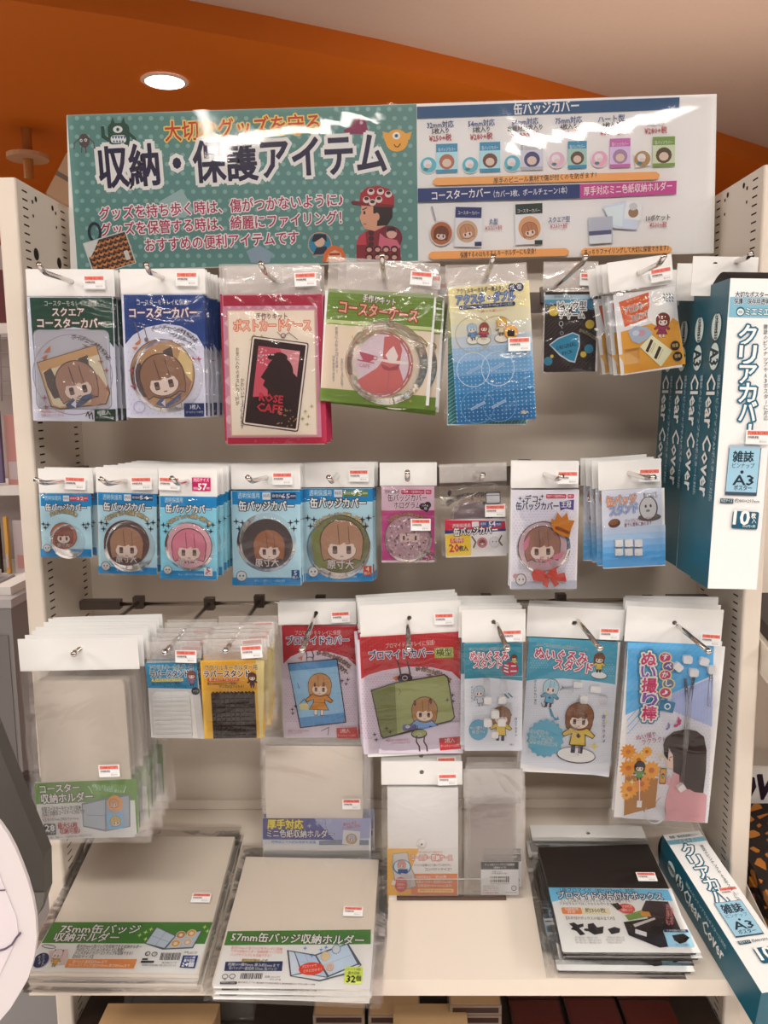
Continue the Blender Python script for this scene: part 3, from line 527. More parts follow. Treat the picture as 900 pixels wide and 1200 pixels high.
Q = [PT(x, y, .779) for x, y in ((37, 1046), (52, 1046), (51, 1058), (43, 1076), (36, 1060))]; mb = MB(); mb.prism([(q[0], q[2]) for q in Q], -.4365, -.4352); mb.obj('post_foot_cap', mat('worn_grey', '6d665c', .4), e)
Q_ = PT(-150, 500, .78); mb = MB(); mb.tube([(float(Q_[0])-.03, -.425, 0), (float(Q_[0])-.03, -.425, float(Q_[2])+.05)], .016, 12); mb.obj('upright_tube', DARKM, e)
e = empty('dark_bag', 'black bag hanging on the outer side of the left upright', 'bag'); Q = [PT(x, y, 1.15) for x, y in ((14, 920), (22, 914), (53, 918), (55, 975), (37, 996), (28, 985), (20, 960))]; mb = MB(); mb.prism([(q[0], q[2]) for q in Q], -.065, -.04); mb.obj('bag_body', BLACKPL, e)
mb = MB(); mb.tube([PT(x, y, 1.149) for x, y in ((18, 922), (20, 910), (30, 905))]+[(-.4735, -.066, float(PT(50, 902, 1.149)[2]))], .003, 8); mb.obj('bag_handle', BLACKPL, e)
e = empty('floor_crate', 'grey crate with a dark hooped handle on the floor at lower left', 'crate', loc=(float(at(40, 1190, 1.5)[0]), .30, 0)); zz = float(at(40, 1140, 1.5)[2]); mb = MB(); mb.box(-.14, 0, 0, .10, .3, zz-.02); mb.obj('crate_body', M_GREYB, e); mb = MB(); mb.tube([(-.1, -.01, zz-.03), (-.1, -.01, zz), (-.09, -.01, zz+.012), (.02, -.01, zz+.012), (.04, -.01, zz+.03), (.04, -.01, zz+.06)], .008, 8); mb.obj('crate_handle', BLACKPL, e)
# ================================================================ banner above the top row
HB = 1.175; fr = Frame((78, 135), (840, 110), (92, 318), (0, HB-1.215, 0), np.array([0, -1.0, 0]))
ban = empty('banner_board', 'wide laminated banner with green dotted left part and white price list above the packets', 'sign', None, fr.matrix())
def bsheet(x0, x1, name='laminated_sheet'):
    P = [fr.conv(*p) for p in ((x0, 135-(x0-78)*.0328), (x1, 135-(x1-78)*.0328), (x1-(x1-450)*.009, 318-(x1-92)*.0284), (x0-(x0-450)*.013, 318-(x0-92)*.0284))]
    mb = MB(); mb.prism([(p[0], -p[1]) for p in P], 0, .0012); return mb.obj(name, PAPER, ban)
sh = [bsheet(78, 319.6), bsheet(320.4, 567.6), bsheet(568.4, 840)]
a = Art(fr, -.0002); a.eps = 2e-5; a.view(0, 0, 1)
# green dotted field
TL, TRm, BRm, BLm = (78.5, 135.2), (488, 124), (490, 305.5), (91, 317.5)
def gx(y): t = (y-135)/183; return 78.5+12.5*t
a.poly([TL, (488, 122), (490, 305.5), BLm], '5f8a80')
a.dots(84, 128, 486, 314, 12.4, 2.7, '86aaa0', 8, lambda x, y: gx(y)+3 < x < 485 and 138-(x-78)*.0328 < y < 315-(x-92)*.03)
a.poly([(488, 122), (838.5, 110.3), (832.5, 295.5), (490, 305.5)], 'f0e6dc')
# one eyed monsters
a.view(80, 110, .2444)
a.up(); a.ell(77, 225, 26, 34, '5b4a48'); a.line([(55, 215), (30, 235), (28, 265)], 5, '5b4a48'); a.line([(98, 212), (122, 232), (126, 262)], 5, '5b4a48', False); a.line([(66, 250), (64, 280)], 5, '5b4a48', False); a.line([(84, 250), (86, 285)], 5, '5b4a48', False)
a.ell(62, 224, 7, 8, 'd9cfc4', 12); a.ell(84, 222, 7, 8, 'd9cfc4', 12, 0, False); a.ell(63, 224, 2.5, 3, '3a2c2a', 8); a.ell(84, 222, 2.5, 3, '3a2c2a', 8, 0, False)
G = '1f4a3c'; a.rr(192, 140, 296, 290, G, 26); a.poly([(196, 165), (212, 112), (228, 148)], G); a.poly([(250, 146), (266, 112), (276, 150)], G, False); a.line([(165, 160), (168, 205), (200, 225)], 17, G, False); a.line([(290, 190), (318, 215), (322, 245)], 15, G, False)
a.ell(238, 171, 23, 17, 'ece6da'); a.ell(238, 171, 8, 9, '2a6b78', 14); a.ell(238, 171, 4, 4.5, '141a20', 10); a.rr(204, 199, 278, 236, 'ece6da', 14); a.up()
for i in range(5): a.poly([(208+i*14, 203), (222+i*14, 203), (215+i*14, 217)], '27527e', False)
for i in range(4): a.poly([(214+i*14, 233), (226+i*14, 233), (220+i*14, 221)], '27527e', False)
# faded bag outlines under the lettering
a.poly([(432, 520), (545, 455), (600, 560), (560, 595), (470, 590)], '9db3ac')
a.view(290, 110, .2333)
a.poly([(480, 185), (520, 160), (540, 120), (590, 120), (610, 205), (500, 200)], '8d1c4c'); a.ell(572, 145, 9, 9, 'd9a0b0', 12)
O = 'f0a63c'; a.ell(750, 235, 57, 56, O); a.poly([(678, 190), (705, 195), (715, 235), (690, 240)], O); a.poly([(825, 190), (795, 200), (790, 235), (815, 230)], O, False); a.ell(748, 211, 20, 19, 'f2ece0'); a.ell(748, 211, 9, 9, '2f6f96', 14); a.ell(748, 211, 4, 4, '14202c', 10); a.line([(737, 255), (744, 266), (757, 267), (768, 252)], 5, '5d2c1e')
# headline
a.view(80, 110, .2444)
a.text('大切なグッズを守る', 835, 170, 745, 84, 'cf3418', .035, 'f5d26a', .115, rot=-1.2)
a.view(0, 0, .5)
a.text('収納・保護アイテム', 567, 383, 672, 84, '17123a', .055, 'f3ebe2', .17, rot=-1.2)
a.text('グッズを持ち歩く時は、傷がつかないように♪', 517, 487, 572, 27, 'b01c4e', .035, 'f3e4da', .14, rot=-1.6)
a.text('グッズを保管する時は、綺麗にファイリング！', 517, 527, 566, 27, 'b01c4e', .035, 'f3e4da', .14, rot=-1.2)
a.text('おすすめの便利アイテムです', 520, 568, 360, 27, 'b01c4e', .035, 'f3e4da', .14, rot=-1.2)
# tote bag covered with badges
a.view(80, 110, .2444); a.ring(128, 665, 34, 50, 14, '1c2a3c', 24); a.push(196, 755, -15); a.rr(-108, -72, 108, 92, 'd8d0c4', 4); a.rect(-102, -66, 102, 88, '24343c'); a.up()
for j in range(6):
    for i in range(8): a.ell(-88+i*25+(j % 2)*6, -50+j*25, 12, 12, ('d99050', 'c87840')[(i+j) % 2], 10, 0, False)
a.up()
for j in range(6):
    for i in range(8): a.ell(-88+i*25+(j % 2)*6, -55+j*25, 9, 6, '4a2014', 8, 0, False)
a.poly([(-102, -66), (-30, -66), (-60, -30), (-90, 0), (-102, 0)], 'e0dcd2'); a.rr(66, 20, 88, 66, 'dcd6ca', 5); a.pop()
# round badge portraits, grey shoulder bag
a.view(290, 110, .2333); a.poly([(-5, 790), (60, 760), (128, 800), (110, 850), (20, 850)], '8fa0a8')
a.ell(364, 755, 60, 60, 'e8a070'); a.ell(364, 755, 56, 56, '2a86a4'); a.ell(362, 742, 26, 28, 'e8b898', 20); a.poly([(322, 742), (335, 705), (395, 705), (400, 745), (375, 722), (340, 745)], '1c1a2c'); a.poly([(330, 810), (345, 775), (395, 765), (410, 800)], '1e2a40')
a.poly([(378, 845), (385, 800), (410, 768), (440, 762), (475, 775), (492, 810), (492, 842)], 'e06a2c'); a.poly([(395, 845), (410, 800), (440, 785), (470, 800), (478, 842)], 'f0b088'); a.rect(410, 800, 465, 812, 'a83a1c')
# boy in a red cap with a badge covered bag
a.poly([(548, 842), (548, 760), (575, 705), (620, 680), (700, 665), (760, 690), (772, 842)], '8c1c2c'); a.poly([(572, 560), (640, 560), (725, 575), (700, 660), (640, 690), (590, 680), (575, 655), (562, 620), (572, 600)], 'e0a080')
a.poly([(632, 560), (730, 560), (728, 620), (700, 662), (650, 665), (655, 610), (632, 600)], '231014'); a.ell(650, 618, 14, 20, 'e0a080', 14); a.rect(583, 590, 592, 606, '231014'); a.line([(578, 583), (600, 573)], 5, '231014'); a.line([(583, 655), (597, 655)], 3, '5c1a1a')
a.poly([(560, 562), (568, 500), (600, 470), (660, 462), (712, 480), (738, 520), (735, 572)], 'b01c2c'); a.poly([(520, 545), (530, 538), (600, 545), (736, 560), (734, 572), (600, 562), (530, 556)], '7a1420')
a.up()
for x, y in ((620, 492), (668, 492), (708, 505), (598, 533), (660, 532), (628, 547)): a.ell(x, y, 18, 17, 'e8d0c4', 14, 0, False)
a.up()
for x, y in ((620, 486), (668, 486), (708, 499), (598, 527), (660, 526), (628, 543)): a.ell(x, y, 12, 9, '3a1a1e', 10, 0, False)
a.poly([(548, 760), (556, 720), (592, 690), (598, 760)], 'c83a4a'); a.ell(716, 725, 62, 62, '7a1830'); a.ell(724, 700, 27, 28, 'e8b09c', 20); a.poly([(697, 700), (705, 672), (740, 672), (752, 700), (735, 690), (712, 690)], '2a1014'); a.poly([(655, 790), (665, 700), (695, 725), (750, 735), (770, 770), (740, 790)], 'd86a7c')
a.up()
for i in range(4):
    for j in range(2): a.ell(612+i*42, 782+j*38, 20, 19, '3c1018', 12, 0, False)
a.up()
for i in range(4):
    for j in range(2): a.ell(612+i*42, 784+j*38, 13, 11, 'd8a08c', 10, 0, False)
a.up()
for i in range(3): a.ell(622, 700+i*28, 14, 13, '401420', 12, 0, False)
# ---- white part
a.view(480, 110, .2111); B = '1e5078'
a.view(0, 0, 1); a.poly([(488.5, 125.5), (796, 114.5), (795.5, 128.5), (488.7, 139.5)], B); a.text('缶バッジカバー', 640, 127.5, 76, 12.5, 'f3ece4', .04, rot=-1.5)
cols = ((516, '32mm対応', '5枚入り', '¥250+税'), (564, '54mm対応', '5枚入り', '¥280+税'), (615, '54mm対応', 'お徳用20枚入り', '¥1,000+税'), (666, '75mm対応', '4枚入り', '¥300+税'), (716, 'ハート型', '3枚入り', '¥300+税'), (768, 'スクエア型', '3枚入り', '¥280+税'))
for i, (x, t1, t2, t3) in enumerate(cols):
    y = 148-(x-516)*.034; a.text(t1, x, y-1, 31, 7.2, '2a4a80', .025, rot=-1.5); a.text(t2, x, y+6.3, 20 if i != 2 else 41, 6, '3a2c30', .03, rot=-1.5); a.text(t3, x, y+14.5, 26 if i != 2 else 33, 7, 'b8323c', .03, rot=-1.5)
pk = (((502, 194), '5fb0bc', (511, 169, 536, 203), '3f8fae', 'b5dce0', 'b86a4c', '32'), ((551, 194), '5fb0bc', (562, 167, 586, 202), '3f8fae', 'b5dce0', '7a4232', '54'), ((600, 192), '5fb0bc', (610, 167, 636, 200), 'b9b4b4', 'd5ced2', '4a4a74', '54'), ((652, 188), 'e4b4c0', (665, 166, 687, 198), '3f8fae', 'a8c8b8', '6a4a34', '75'), ((702, 187), 'e8a8b8', (714, 163, 738, 197), 'c86aa4', 'dfc0dc', 'a8889c', ''), ((752, 187), 'b08a58', (764, 161, 790, 196), '7f9a4c', 'd5d8b4', '5d4830', ''))
for (bx, by), bc, (x0, y0, x1, y1), tc, bc2, hc, _ in pk:
    a.ell(bx, by, 10.2, 10.2, 'f0e8e0', 20) if bx < 752 else a.rect(bx-9, by-9, bx+9, by+9, 'f0e8e0', -8); a.ell(bx, by, 9.4, 9.4, bc, 20); a.ell(bx-1, by-1.5, 5, 5, 'e8dcd8', 12); a.ell(bx, by+1, 3.4, 2.6, 'e8c8b8', 10); a.ell(bx-3, by+5, 3, 2, '3f8088', 8)
    mini_pack(a, x0, y0, x1, y1, tc, bc2, hc); a.rect(x0, y1-4, x1, y1, tc); a.text('缶バッジカバー', (x0+x1)/2, y0+7, (x1-x0)*.8, 4, 'f0f0ee', 0)
def pill(x0, y0, x1, y1, t, tx, tw): a.poly([(x0+4, y0), (x1-4, y1-9), (x1, y1-6), (x1, y1-3), (x1-4, y1), (x0+4, y0+9), (x0, y0+6), (x0, y0+3)], 'f2ab62'); a.text(t, tx, (y0+y1)/2-.2, tw, 6, '4a2c24', .03, rot=-1.5)
pill(507, 209, 772, 211, '厚手のビニール素材で傷が付くのを防ぎます！', 638, 120)
a.poly([(489.5, 221.5), (679, 216.5), (679, 233), (489.7, 237.5)], '243a70'); a.poly([(679, 216.5), (792, 212.5), (791.5, 228), (679, 233)], 'c84a8c')
a.text('コースターカバー', 540, 229, 68, 9.5, 'f3ece4', .035, rot=-1.5); a.text('（カバー3枚、ボールチェーン1本）', 621, 226.5, 86, 7, 'e8e0e4', .02, rot=-1.5); a.text('厚手対応ミニ色紙収納ホルダー', 735, 222.5, 103, 9, 'f3e4ec', .02, rot=-1.8)
# coaster cover samples
a.line([(506, 243), (510, 258)], 2, 'a8a09c'); a.ell(517, 274, 14, 15, 'd8cfc8', 24); a.ell(517, 274, 12.6, 13.4, 'b5673c', 24); head(a, 517, 274, 8.5, '7a3c24', 8, '2a1816')
a.rect(533, 243, 565, 290, 'e8e0da', 3); a.rect(533.5, 243.5, 564, 256, '28366a', 3); a.text('コースターカバー', 549, 250.5, 25, 4, 'e8dcd4', 0, rot=3); a.ell(547, 272, 12.5, 13, 'cfa888', 24); head(a, 547, 272, 8.5, 'c89068', -10, '4a2c24'); a.rect(556, 284, 564, 289, '2a345c')
a.text('丸型', 578, 261, 10, 6, '2a4a80', .03); a.text('¥300+税', 578, 268, 20, 5, 'b8323c', .03)
a.rect(603, 239, 635, 287, 'e8e0da', -1); a.rect(603.5, 239.5, 635, 251.5, '2c3c34', -1); a.text('コースターカバー', 619, 248, 26, 4, 'e8dcd4', 0); a.ell(620, 268, 13, 14, 'd8a070', 24, -15); head(a, 620, 270, 9, 'c08058', -12, '4a2c24'); a.rect(626, 282, 635, 287, '2c3c34')
a.text('スクエア型', 654.5, 258.5, 25, 6, '2a4a80', .03, rot=-1.5); a.text('¥330+税', 654, 265.8, 20, 5, 'b8323c', .03)
a.poly([(705, 243), (733, 236), (752, 243), (745, 270), (718, 268)], 'd4d6dc'); a.poly([(707, 245), (730, 240), (728, 266), (716, 264)], 'e0e2e6'); a.poly([(688, 256), (717, 254), (717, 285), (690, 287)], 'c0bcc0'); a.poly([(689, 272), (715.5, 270), (715.5, 285), (690, 286)], 'e0dcd8'); a.poly([(689, 272), (715.5, 270), (715.5, 275), (689.3, 277)], '5a5a78'); a.poly([(733, 236), (752, 238), (749, 259), (730, 257)], 'ece6de'); a.ell(741, 250, 6, 6, 'a07858', 14); a.ell(741, 243, 5, 4.5, 'cfc8c4', 12)
a.text('10ポケット', 770, 256.5, 28, 6, '3a2c30', .04, rot=-1.5); a.text('¥500+税', 770, 264.5, 20, 5.5, 'b8323c', .03)
pill(502, 295.5, 666, 300.5, '保護するのはもちろんキーホルダーにも変身！', 583, 88); pill(680, 291.5, 786, 297.5, 'きっちりファイリングして大切に保管できます♪', 733, 98)
r = a.done(ban, BANNER_INK)
# clear laminate over the whole banner
P = [fr.conv(*p) for p in ((78, 135), (840, 110), (833.5, 297), (92, 318))]; nx, ny = 48, 14; vs = []; fs = []
for j in range(ny+1):
    for i in range(nx+1):
        s_, t_ = i/nx, j/ny; q = (P[0]*(1-s_)+P[1]*s_)*(1-t_)+(P[3]*(1-s_)+P[2]*s_)*t_; vs.append((q[0], -.0062+.0009*math.sin(s_*9+t_*3)*math.sin(t_*5+s_*4), -q[1]))
for j in range(ny):
    for i in range(nx): k = j*(nx+1)+i; fs.append([k, k+nx+1, k+nx+2, k+1])
LAM = film('laminate', gloss=.1, rough=.04, haze=.0, bump=.12, scale=(1.6, 3, 3.2)); mobj('laminate_film', vs, fs, LAM, ban, True)
# ================================================================ top row
K7 = (20, 290, .26667); K8 = (250, 290, .3); L1 = (500, 290, .22222); L2 = (690, 290, .23333); L3 = (30, 530, .27778); L4 = (260, 530, .28889); L5 = (500, 530, .32222)
L7 = (20, 700, .34444); L8 = (310, 690, .27778); N1 = (530, 690, .23333); N2 = (700, 690, .24155); N3 = (280, 850, .4); N4 = (0, 950, .26667); N5 = (220, 970, .26667); N6 = (600, 950, .33333); N8 = (440, 870, .22222)
def coaster(a, x0, x1, g, gl, t1, t2, ox, rect):
    y0, y1 = 222, 765
    if rect: a.rect(60, y0, 430, y1-2, 'd8d2dc')
    else: a.rect(472, y0, 820, y1-22, 'd8d2dc')
def artA1(a):
    a.rect(57, 220, 432, 764, 'dcd6dc'); a.poly([(55, 220), (418, 220), (426, 440), (395, 400), (330, 362), (250, 350), (170, 362), (110, 400), (72, 452)], '1f4a3a')
    a.up()
    for i in range(22): a.line([(62+i*16.5, 224), (64+i*16.5, 350)], 1.2, '2c5847', False)
    a.dots(90, 470, 425, 700, 24, 2.4, 'b7a2c4', 5)
    a.text('コースターをキレイに保護!', 238, 248, 235, 22, 'd9d0c0', .01); a.text('スクエア', 225, 287, 140, 34, 'f3eadf', .05, '7c2f24', .13); a.text('コースターカバー', 240, 336, 300, 38, 'f3eadf', .06, '7c2f24', .13)
    a.rr(78, 362, 412, 712, '8d8a8c', 26); a.rr(81, 365, 409, 709, 'c6bfc3', 24); a.ring(245, 560, 176, 178, 4, 'a9a0a6', 44)
    a.arct('ボールチェーンが付けられる', 235, 590, 195, 2, 60, 22, '4a3836', res=1, bold=.03); a.arct('アクリルキーカバー', 232, 590, 165, 20, 58, 20, '4a3836', res=1, bold=.03)
    a.poly([(88, 505), (350, 425), (412, 640), (395, 690), (190, 712), (150, 700)], '6d5548'); a.poly([(92, 508), (348, 430), (406, 640), (390, 684), (192, 706), (154, 695)], 'd2a06a')
    a.poly([(112, 545), (360, 470), (400, 600), (380, 670), (190, 700), (160, 690)], 'e2cfae')
    a.poly([(118, 550), (150, 530), (175, 580), (190, 660), (165, 665), (135, 610)], '4a3c3c'); a.poly([(268, 490), (312, 472), (318, 522), (280, 520)], '4a3c3c'); a.poly([(300, 540), (360, 560), (400, 620), (390, 680), (330, 700), (320, 600)], 'b98a70')
    head(a, 262, 590, 92, 'a97b66', -12, '463433')
    a.poly([(215, 690), (250, 660), (262, 692), (290, 652), (330, 640), (335, 660), (280, 700), (225, 706)], '54607c'); a.poly([(240, 690), (262, 668), (262, 705)], 'dad4d4'); a.line([(265, 660), (300, 672), (355, 655)], 3, '3c2c2c')
    star4(a, [(370, 500), (395, 540), (400, 620), (125, 660), (130, 700)], 14, 'a85a58'); a.up(); a.poly([(118, 465), (150, 430), (146, 455)], 'd07a40', False); a.poly([(110, 485), (138, 470), (126, 492)], 'd07a40', False)
    a.text('※商品画像はイメージです', 160, 722, 105, 12, 'c8604c', 0); a.text('台紙には入っていません', 160, 738, 100, 12, 'c8604c', 0); a.poly([(342, 712), (436, 710), (437, 764), (344, 764)], '1d3b2c'); a.text('3枚入', 388, 726, 50, 20, 'e8e2d4', .03); a.text('ボールチェーン3本付', 388, 748, 76, 10, 'c8c8b8', 0)
    a.line([(305, 742), (315, 722), (322, 752)], 4, '3a2a2a'); a.line([(320, 740), (332, 724), (336, 755)], 4, '3a2a2a', False)
def discA1(r, fr, A):
    mb = MB(); q0 = fr.conv(*A((80, 364))); q1 = fr.conv(*A((410, 710))); mb.box(q0[0], -.0024, -q1[1], q1[0], -.0018, -q0[1]); mb.obj('square_cover', DISC, r)
pack('coaster_cover_packet', 'green headed square coaster cover packet, in front at the left end of the top row', 'packet', 'green square coaster cover packets', K7, (38, 95), (427, 95), (72, 768), 214, .995, artA1, (57, 220, 432, 764), (240, 150), n=3, step=(.001, .014, 0), sticker=(348, 156), extra=discA1, backlabel='green headed square coaster cover packet behind')
def artA2(a):
    a.rect(470, 208, 822, 748, 'dcd6de'); a.poly([(468, 208), (824, 208), (828, 450), (790, 385), (720, 345), (648, 335), (570, 350), (510, 385), (476, 425)], '1c3f7c'); a.up()
    for i in range(20): a.line([(476+i*17.5, 212), (478+i*17.5, 335)], 1.2, '2b5092', False)
    a.dots(490, 460, 812, 735, 24, 2.4, 'b7a2c4', 5)
    a.text('コースターをキレイに保護!', 640, 243, 228, 22, 'd9d4d4', .01); a.text('コースターカバー', 642, 290, 296, 40, 'f3eadf', .06, '7c2f24', .13)
    a.arct('ボールチェーンが付けられる', 645, 560, 205, -15, 45, 21, '3a2a2c', res=1, bold=.03); a.arct('アクリルキーカバー', 645, 560, 178, 8, 52, 19, '3a2a2c', res=1, bold=.03)
    a.ell(640, 555, 142, 152, '6d5548', 44); a.ell(640, 555, 138, 148, 'b98a5c', 44); a.poly([(720, 440), (772, 500), (770, 600), (730, 660), (690, 560)], 'd9b87c')
    a.poly([(515, 520), (545, 505), (560, 590), (580, 660), (545, 655), (512, 590)], '4a3c3c'); a.poly([(640, 455), (680, 435), (690, 490), (655, 490)], '4a3c3c'); a.poly([(680, 480), (770, 590), (750, 650), (700, 670), (700, 560)], 'a07055')
    head(a, 638, 565, 98, '8f6248', -12, '3a2828'); a.poly([(610, 690), (640, 655), (655, 690), (720, 640), (722, 670), (660, 703)], '43527c'); a.poly([(636, 682), (652, 668), (654, 700)], 'dad4d4'); a.line([(650, 655), (690, 665), (725, 640)], 3, '3c2c2c')
    for x in (527, 560): a.line([(x-8, 330), (x+4, 365), (x+14, 402)], 3.5, '6a5c58')
    a.ell(570, 405, 9, 9, '7a6a66', 12); star4(a, [(775, 490), (800, 490), (505, 540), (512, 610)], 15, 'b0566a'); a.up(); a.poly([(518, 425), (548, 400), (540, 425)], 'd07a40', False); a.poly([(508, 440), (535, 435), (520, 452)], 'd07a40', False)
    a.poly([(735, 684), (824, 684), (824, 742), (737, 744)], '1b2f62'); a.text('3枚入', 784, 702, 46, 20, 'e8e2d4', .03); a.text('ボールチェーン3本付', 782, 724, 74, 10, 'c8c8c8', 0); a.ring(710, 690, 16, 24, 3, '8d8484', 20); a.ring(540, 700, 26, 26, 3, 'b8a8c0', 20)
pack('coaster_cover_packet', 'blue headed round coaster cover packet, foremost of its deep stack', 'packet', 'blue round coaster cover packets', K7, (452, 95), (825, 88), (475, 750), 205, .98, artA2, (470, 208, 824, 748), (638, 132), n=8, step=(.0005, .0135, 0), sticker=(752, 142), extra=lambda r, f, A: disc(r, f, A, 662, 565, 158), backlabel='blue headed round coaster cover packet in the stack behind the foremost one')
def artA3(a):
    a.rect(40, 186, 432, 768, 'c9889a'); a.up()
    for j in range(14):
        for i in range(9): a.off(62+i*38+(j % 2)*19, 222+j*37.5, [(0, -19), (20, 0), (0, 19), (-20, 0)], ('dcb0b8', 'd29aa8')[(i+j) % 2], 0, False)
    a.rect(38, 186, 416, 228, 'a81c3a'); a.rect(56, 742, 436, 768, 'b01c3a'); a.rect(36, 186, 44, 760, 'b22c48'); a.rect(414, 186, 434, 760, 'b22c48', -1)
    a.rect(62, 246, 402, 738, 'd8b08c'); a.rect(66, 250, 398, 734, 'efdcc4')
    a.text('手作りキット', 228, 271, 122, 22, '4a2c24', .04); a.text('ポストカードケース', 230, 308, 300, 40, 'f0c0a0', .06, 'd0502c', .12)
    for i, (t_, x, y) in enumerate((('お気に入りのポストカードが', 95, 400), ('かわいいケースに入ります', 112, 520))): a.vtext(t_, x+i*2, y, 15, 16.5 if i else 17.5, '4a382c', bold=.02)
    a.push(245, 535, 8); a.rr(-114, -176, 108, 174, '5a3430', 8); a.rr(-110, -172, 104, 170, 'e9d8c8', 7); a.rr(-104, -166, 98, 164, '2a1518', 4); a.rect(-84, -140, 78, 110, 'd05262'); a.poly([(-84, 60), (78, 30), (78, 110), (-84, 110)], '1f0f12'); a.poly([(0, -140), (78, -140), (78, -20)], 'dc8a8c')
    H = '2b1416'; a.ell(10, -50, 52, 58, H); a.ell(50, 0, 44, 60, H, 24, -18); a.poly([(-42, -60), (-62, -20), (-44, -10), (-50, 10), (-30, 24), (-24, 60), (-60, 110), (40, 110), (30, 20)], H); a.ell(8, -112, 26, 13, H, 18, 10); a.ell(-26, -106, 18, 12, H, 18, -20); a.line([(40, -10), (70, 30), (76, 80)], 9, H); a.line([(30, 10), (60, 60), (80, 70)], 5, H, False)
    a.text('ROSE', -12, 56, 92, 30, 'c8283c', .08); a.text('CAFE', -12, 96, 100, 32, 'c8283c', .08)
    a.up()
    for i in range(26): q = random.uniform(0, 1); a.ell(-80+random.uniform(0, 80)*q, -130+random.uniform(0, 60), 3.5, 3.5, 'e8c8c4', 5, 0, False)
    for i in range(24): a.star(20+random.uniform(0, 76), 120+random.uniform(-30, 40), 5, 'b98c5c')
    a.pop(); a.ring(274, 345, 10, 10, 2.5, '5c4844', 16); a.line([(250, 330), (272, 352), (295, 332), (330, 360)], 2, '6a5450'); star4(a, [(360, 640), (372, 660), (350, 668), (368, 690), (385, 620), (190, 348), (160, 345), (150, 360)], 9, '9c9a4c')
pack('postcard_case_packet', 'crimson edged packet with a black tilted postcard frame, foremost on its hook', 'packet', 'crimson postcard case packets', K8, (22, 66), (415, 66), (52, 772), 183, .99, artA3, (38, 186, 434, 768), (235, 124), header='clear', n=4, step=(.001, .012, 0), sticker=(362, 128), backlabel='crimson edged postcard case packet with argyle border hanging behind the black framed one')
def artA4(a):
    P = lambda x, y: (x, y); a.poly([(450, 160), (864, 182), (826, 632), (416, 598)], 'e8cfb4'); a.poly([(450, 160), (864, 182), (854, 312), (440, 280)], '708a34'); a.poly([(440, 282), (854, 314), (853, 322), (439, 290)], 'c9d088'); a.poly([(439, 292), (853, 324), (852, 330), (438, 298)], '88a248')
    a.poly([(418, 548), (832, 580), (828, 632), (414, 598)], '708a34'); a.up()
    for i in range(7): a.poly([(452, 172+i*14), (862, 193+i*14), (862, 196+i*14), (452, 175+i*14)], '7a943e', False)
    a.text('手作りキット', 648, 208, 130, 26, 'efe6d4', .05, '3a2c20', .13, rot=4); a.text('コースターケース', 645, 254, 308, 46, 'e0a488', .06, '9c2418', .15, rot=4)
    a.ring(672, 448, 158, 160, 4, 'f0e0c8', 44); a.ell(650, 456, 132, 136, 'b8565a', 44); a.ell(650, 456, 113, 117, 'e4c8cc', 44); a.ring(650, 456, 123, 127, 3, 'efd8d4', 48, dash=3); a.ring(650, 456, 132, 136, 3, 'c89a60', 44)
    a.poly([(560, 520), (640, 470), (662, 440), (664, 400), (668, 350), (700, 345), (728, 365), (738, 400), (730, 440), (725, 465), (742, 520), (735, 545), (690, 570), (620, 572), (585, 555)], 'c8605c'); a.poly([(672, 420), (690, 398), (705, 385), (722, 425), (712, 450), (690, 452)], 'ecd8cc'); a.poly([(632, 432), (690, 440), (745, 445), (765, 452), (750, 458), (690, 452), (640, 440)], 'ecd8cc'); a.poly([(655, 455), (690, 470), (730, 455), (720, 478), (688, 482), (664, 476)], '9c3a44')
    a.line([(686, 485), (680, 560)], 2, 'a84a50'); a.poly([(568, 405), (628, 422), (624, 440), (606, 448), (586, 442)], 'b8485a'); a.ring(632, 432, 10, 9, 3, 'b8485a', 14); a.poly([(562, 436), (630, 450), (628, 454), (562, 441)], 'b8485a'); a.text('CAFE', 590, 462, 44, 15, 'b8687a', .06, rot=4)
    a.vtext('お気に入りのコースター', 482, 318, 13, 16.5, '5a6a84', bold=.01); a.vtext('かわいいケースに入れて', 503, 440, 11, 10, '5a6a84', bold=.01); a.vtext('持ち歩きできます', 470, 430, 11, 13, '5a6a84', bold=.01)
    a.up(); a.line([(690, 290), (720, 320), (760, 335), (810, 350), (835, 375), (830, 390)], 4, '8a7a54', False); a.line([(675, 300), (700, 315), (740, 345), (800, 368), (838, 384)], 3, '8a7a54', False); a.ring(696, 300, 12, 14, 3, '6a5c44', 16); star4(a, [(545, 350), (530, 500), (590, 320), (790, 560), (770, 600)], 9, 'd8a850')
pack('coaster_case_packet', 'green banded coaster case packet with a red ringed disc, tilted, foremost on its hook', 'packet', 'green coaster case packets', K8, (452, 36), (885, 62), (408, 600), 172, .985, artA4, (438, 168, 842, 618), (666, 118), header='clear', n=3, step=(.010, .015, -.004), sticker=(812, 124), extra=lambda r, f, A: disc(r, f, A, 676, 452, 162), jit=3, wv=.0, backlabel='green banded coaster case packet slipping out behind the tilted one')
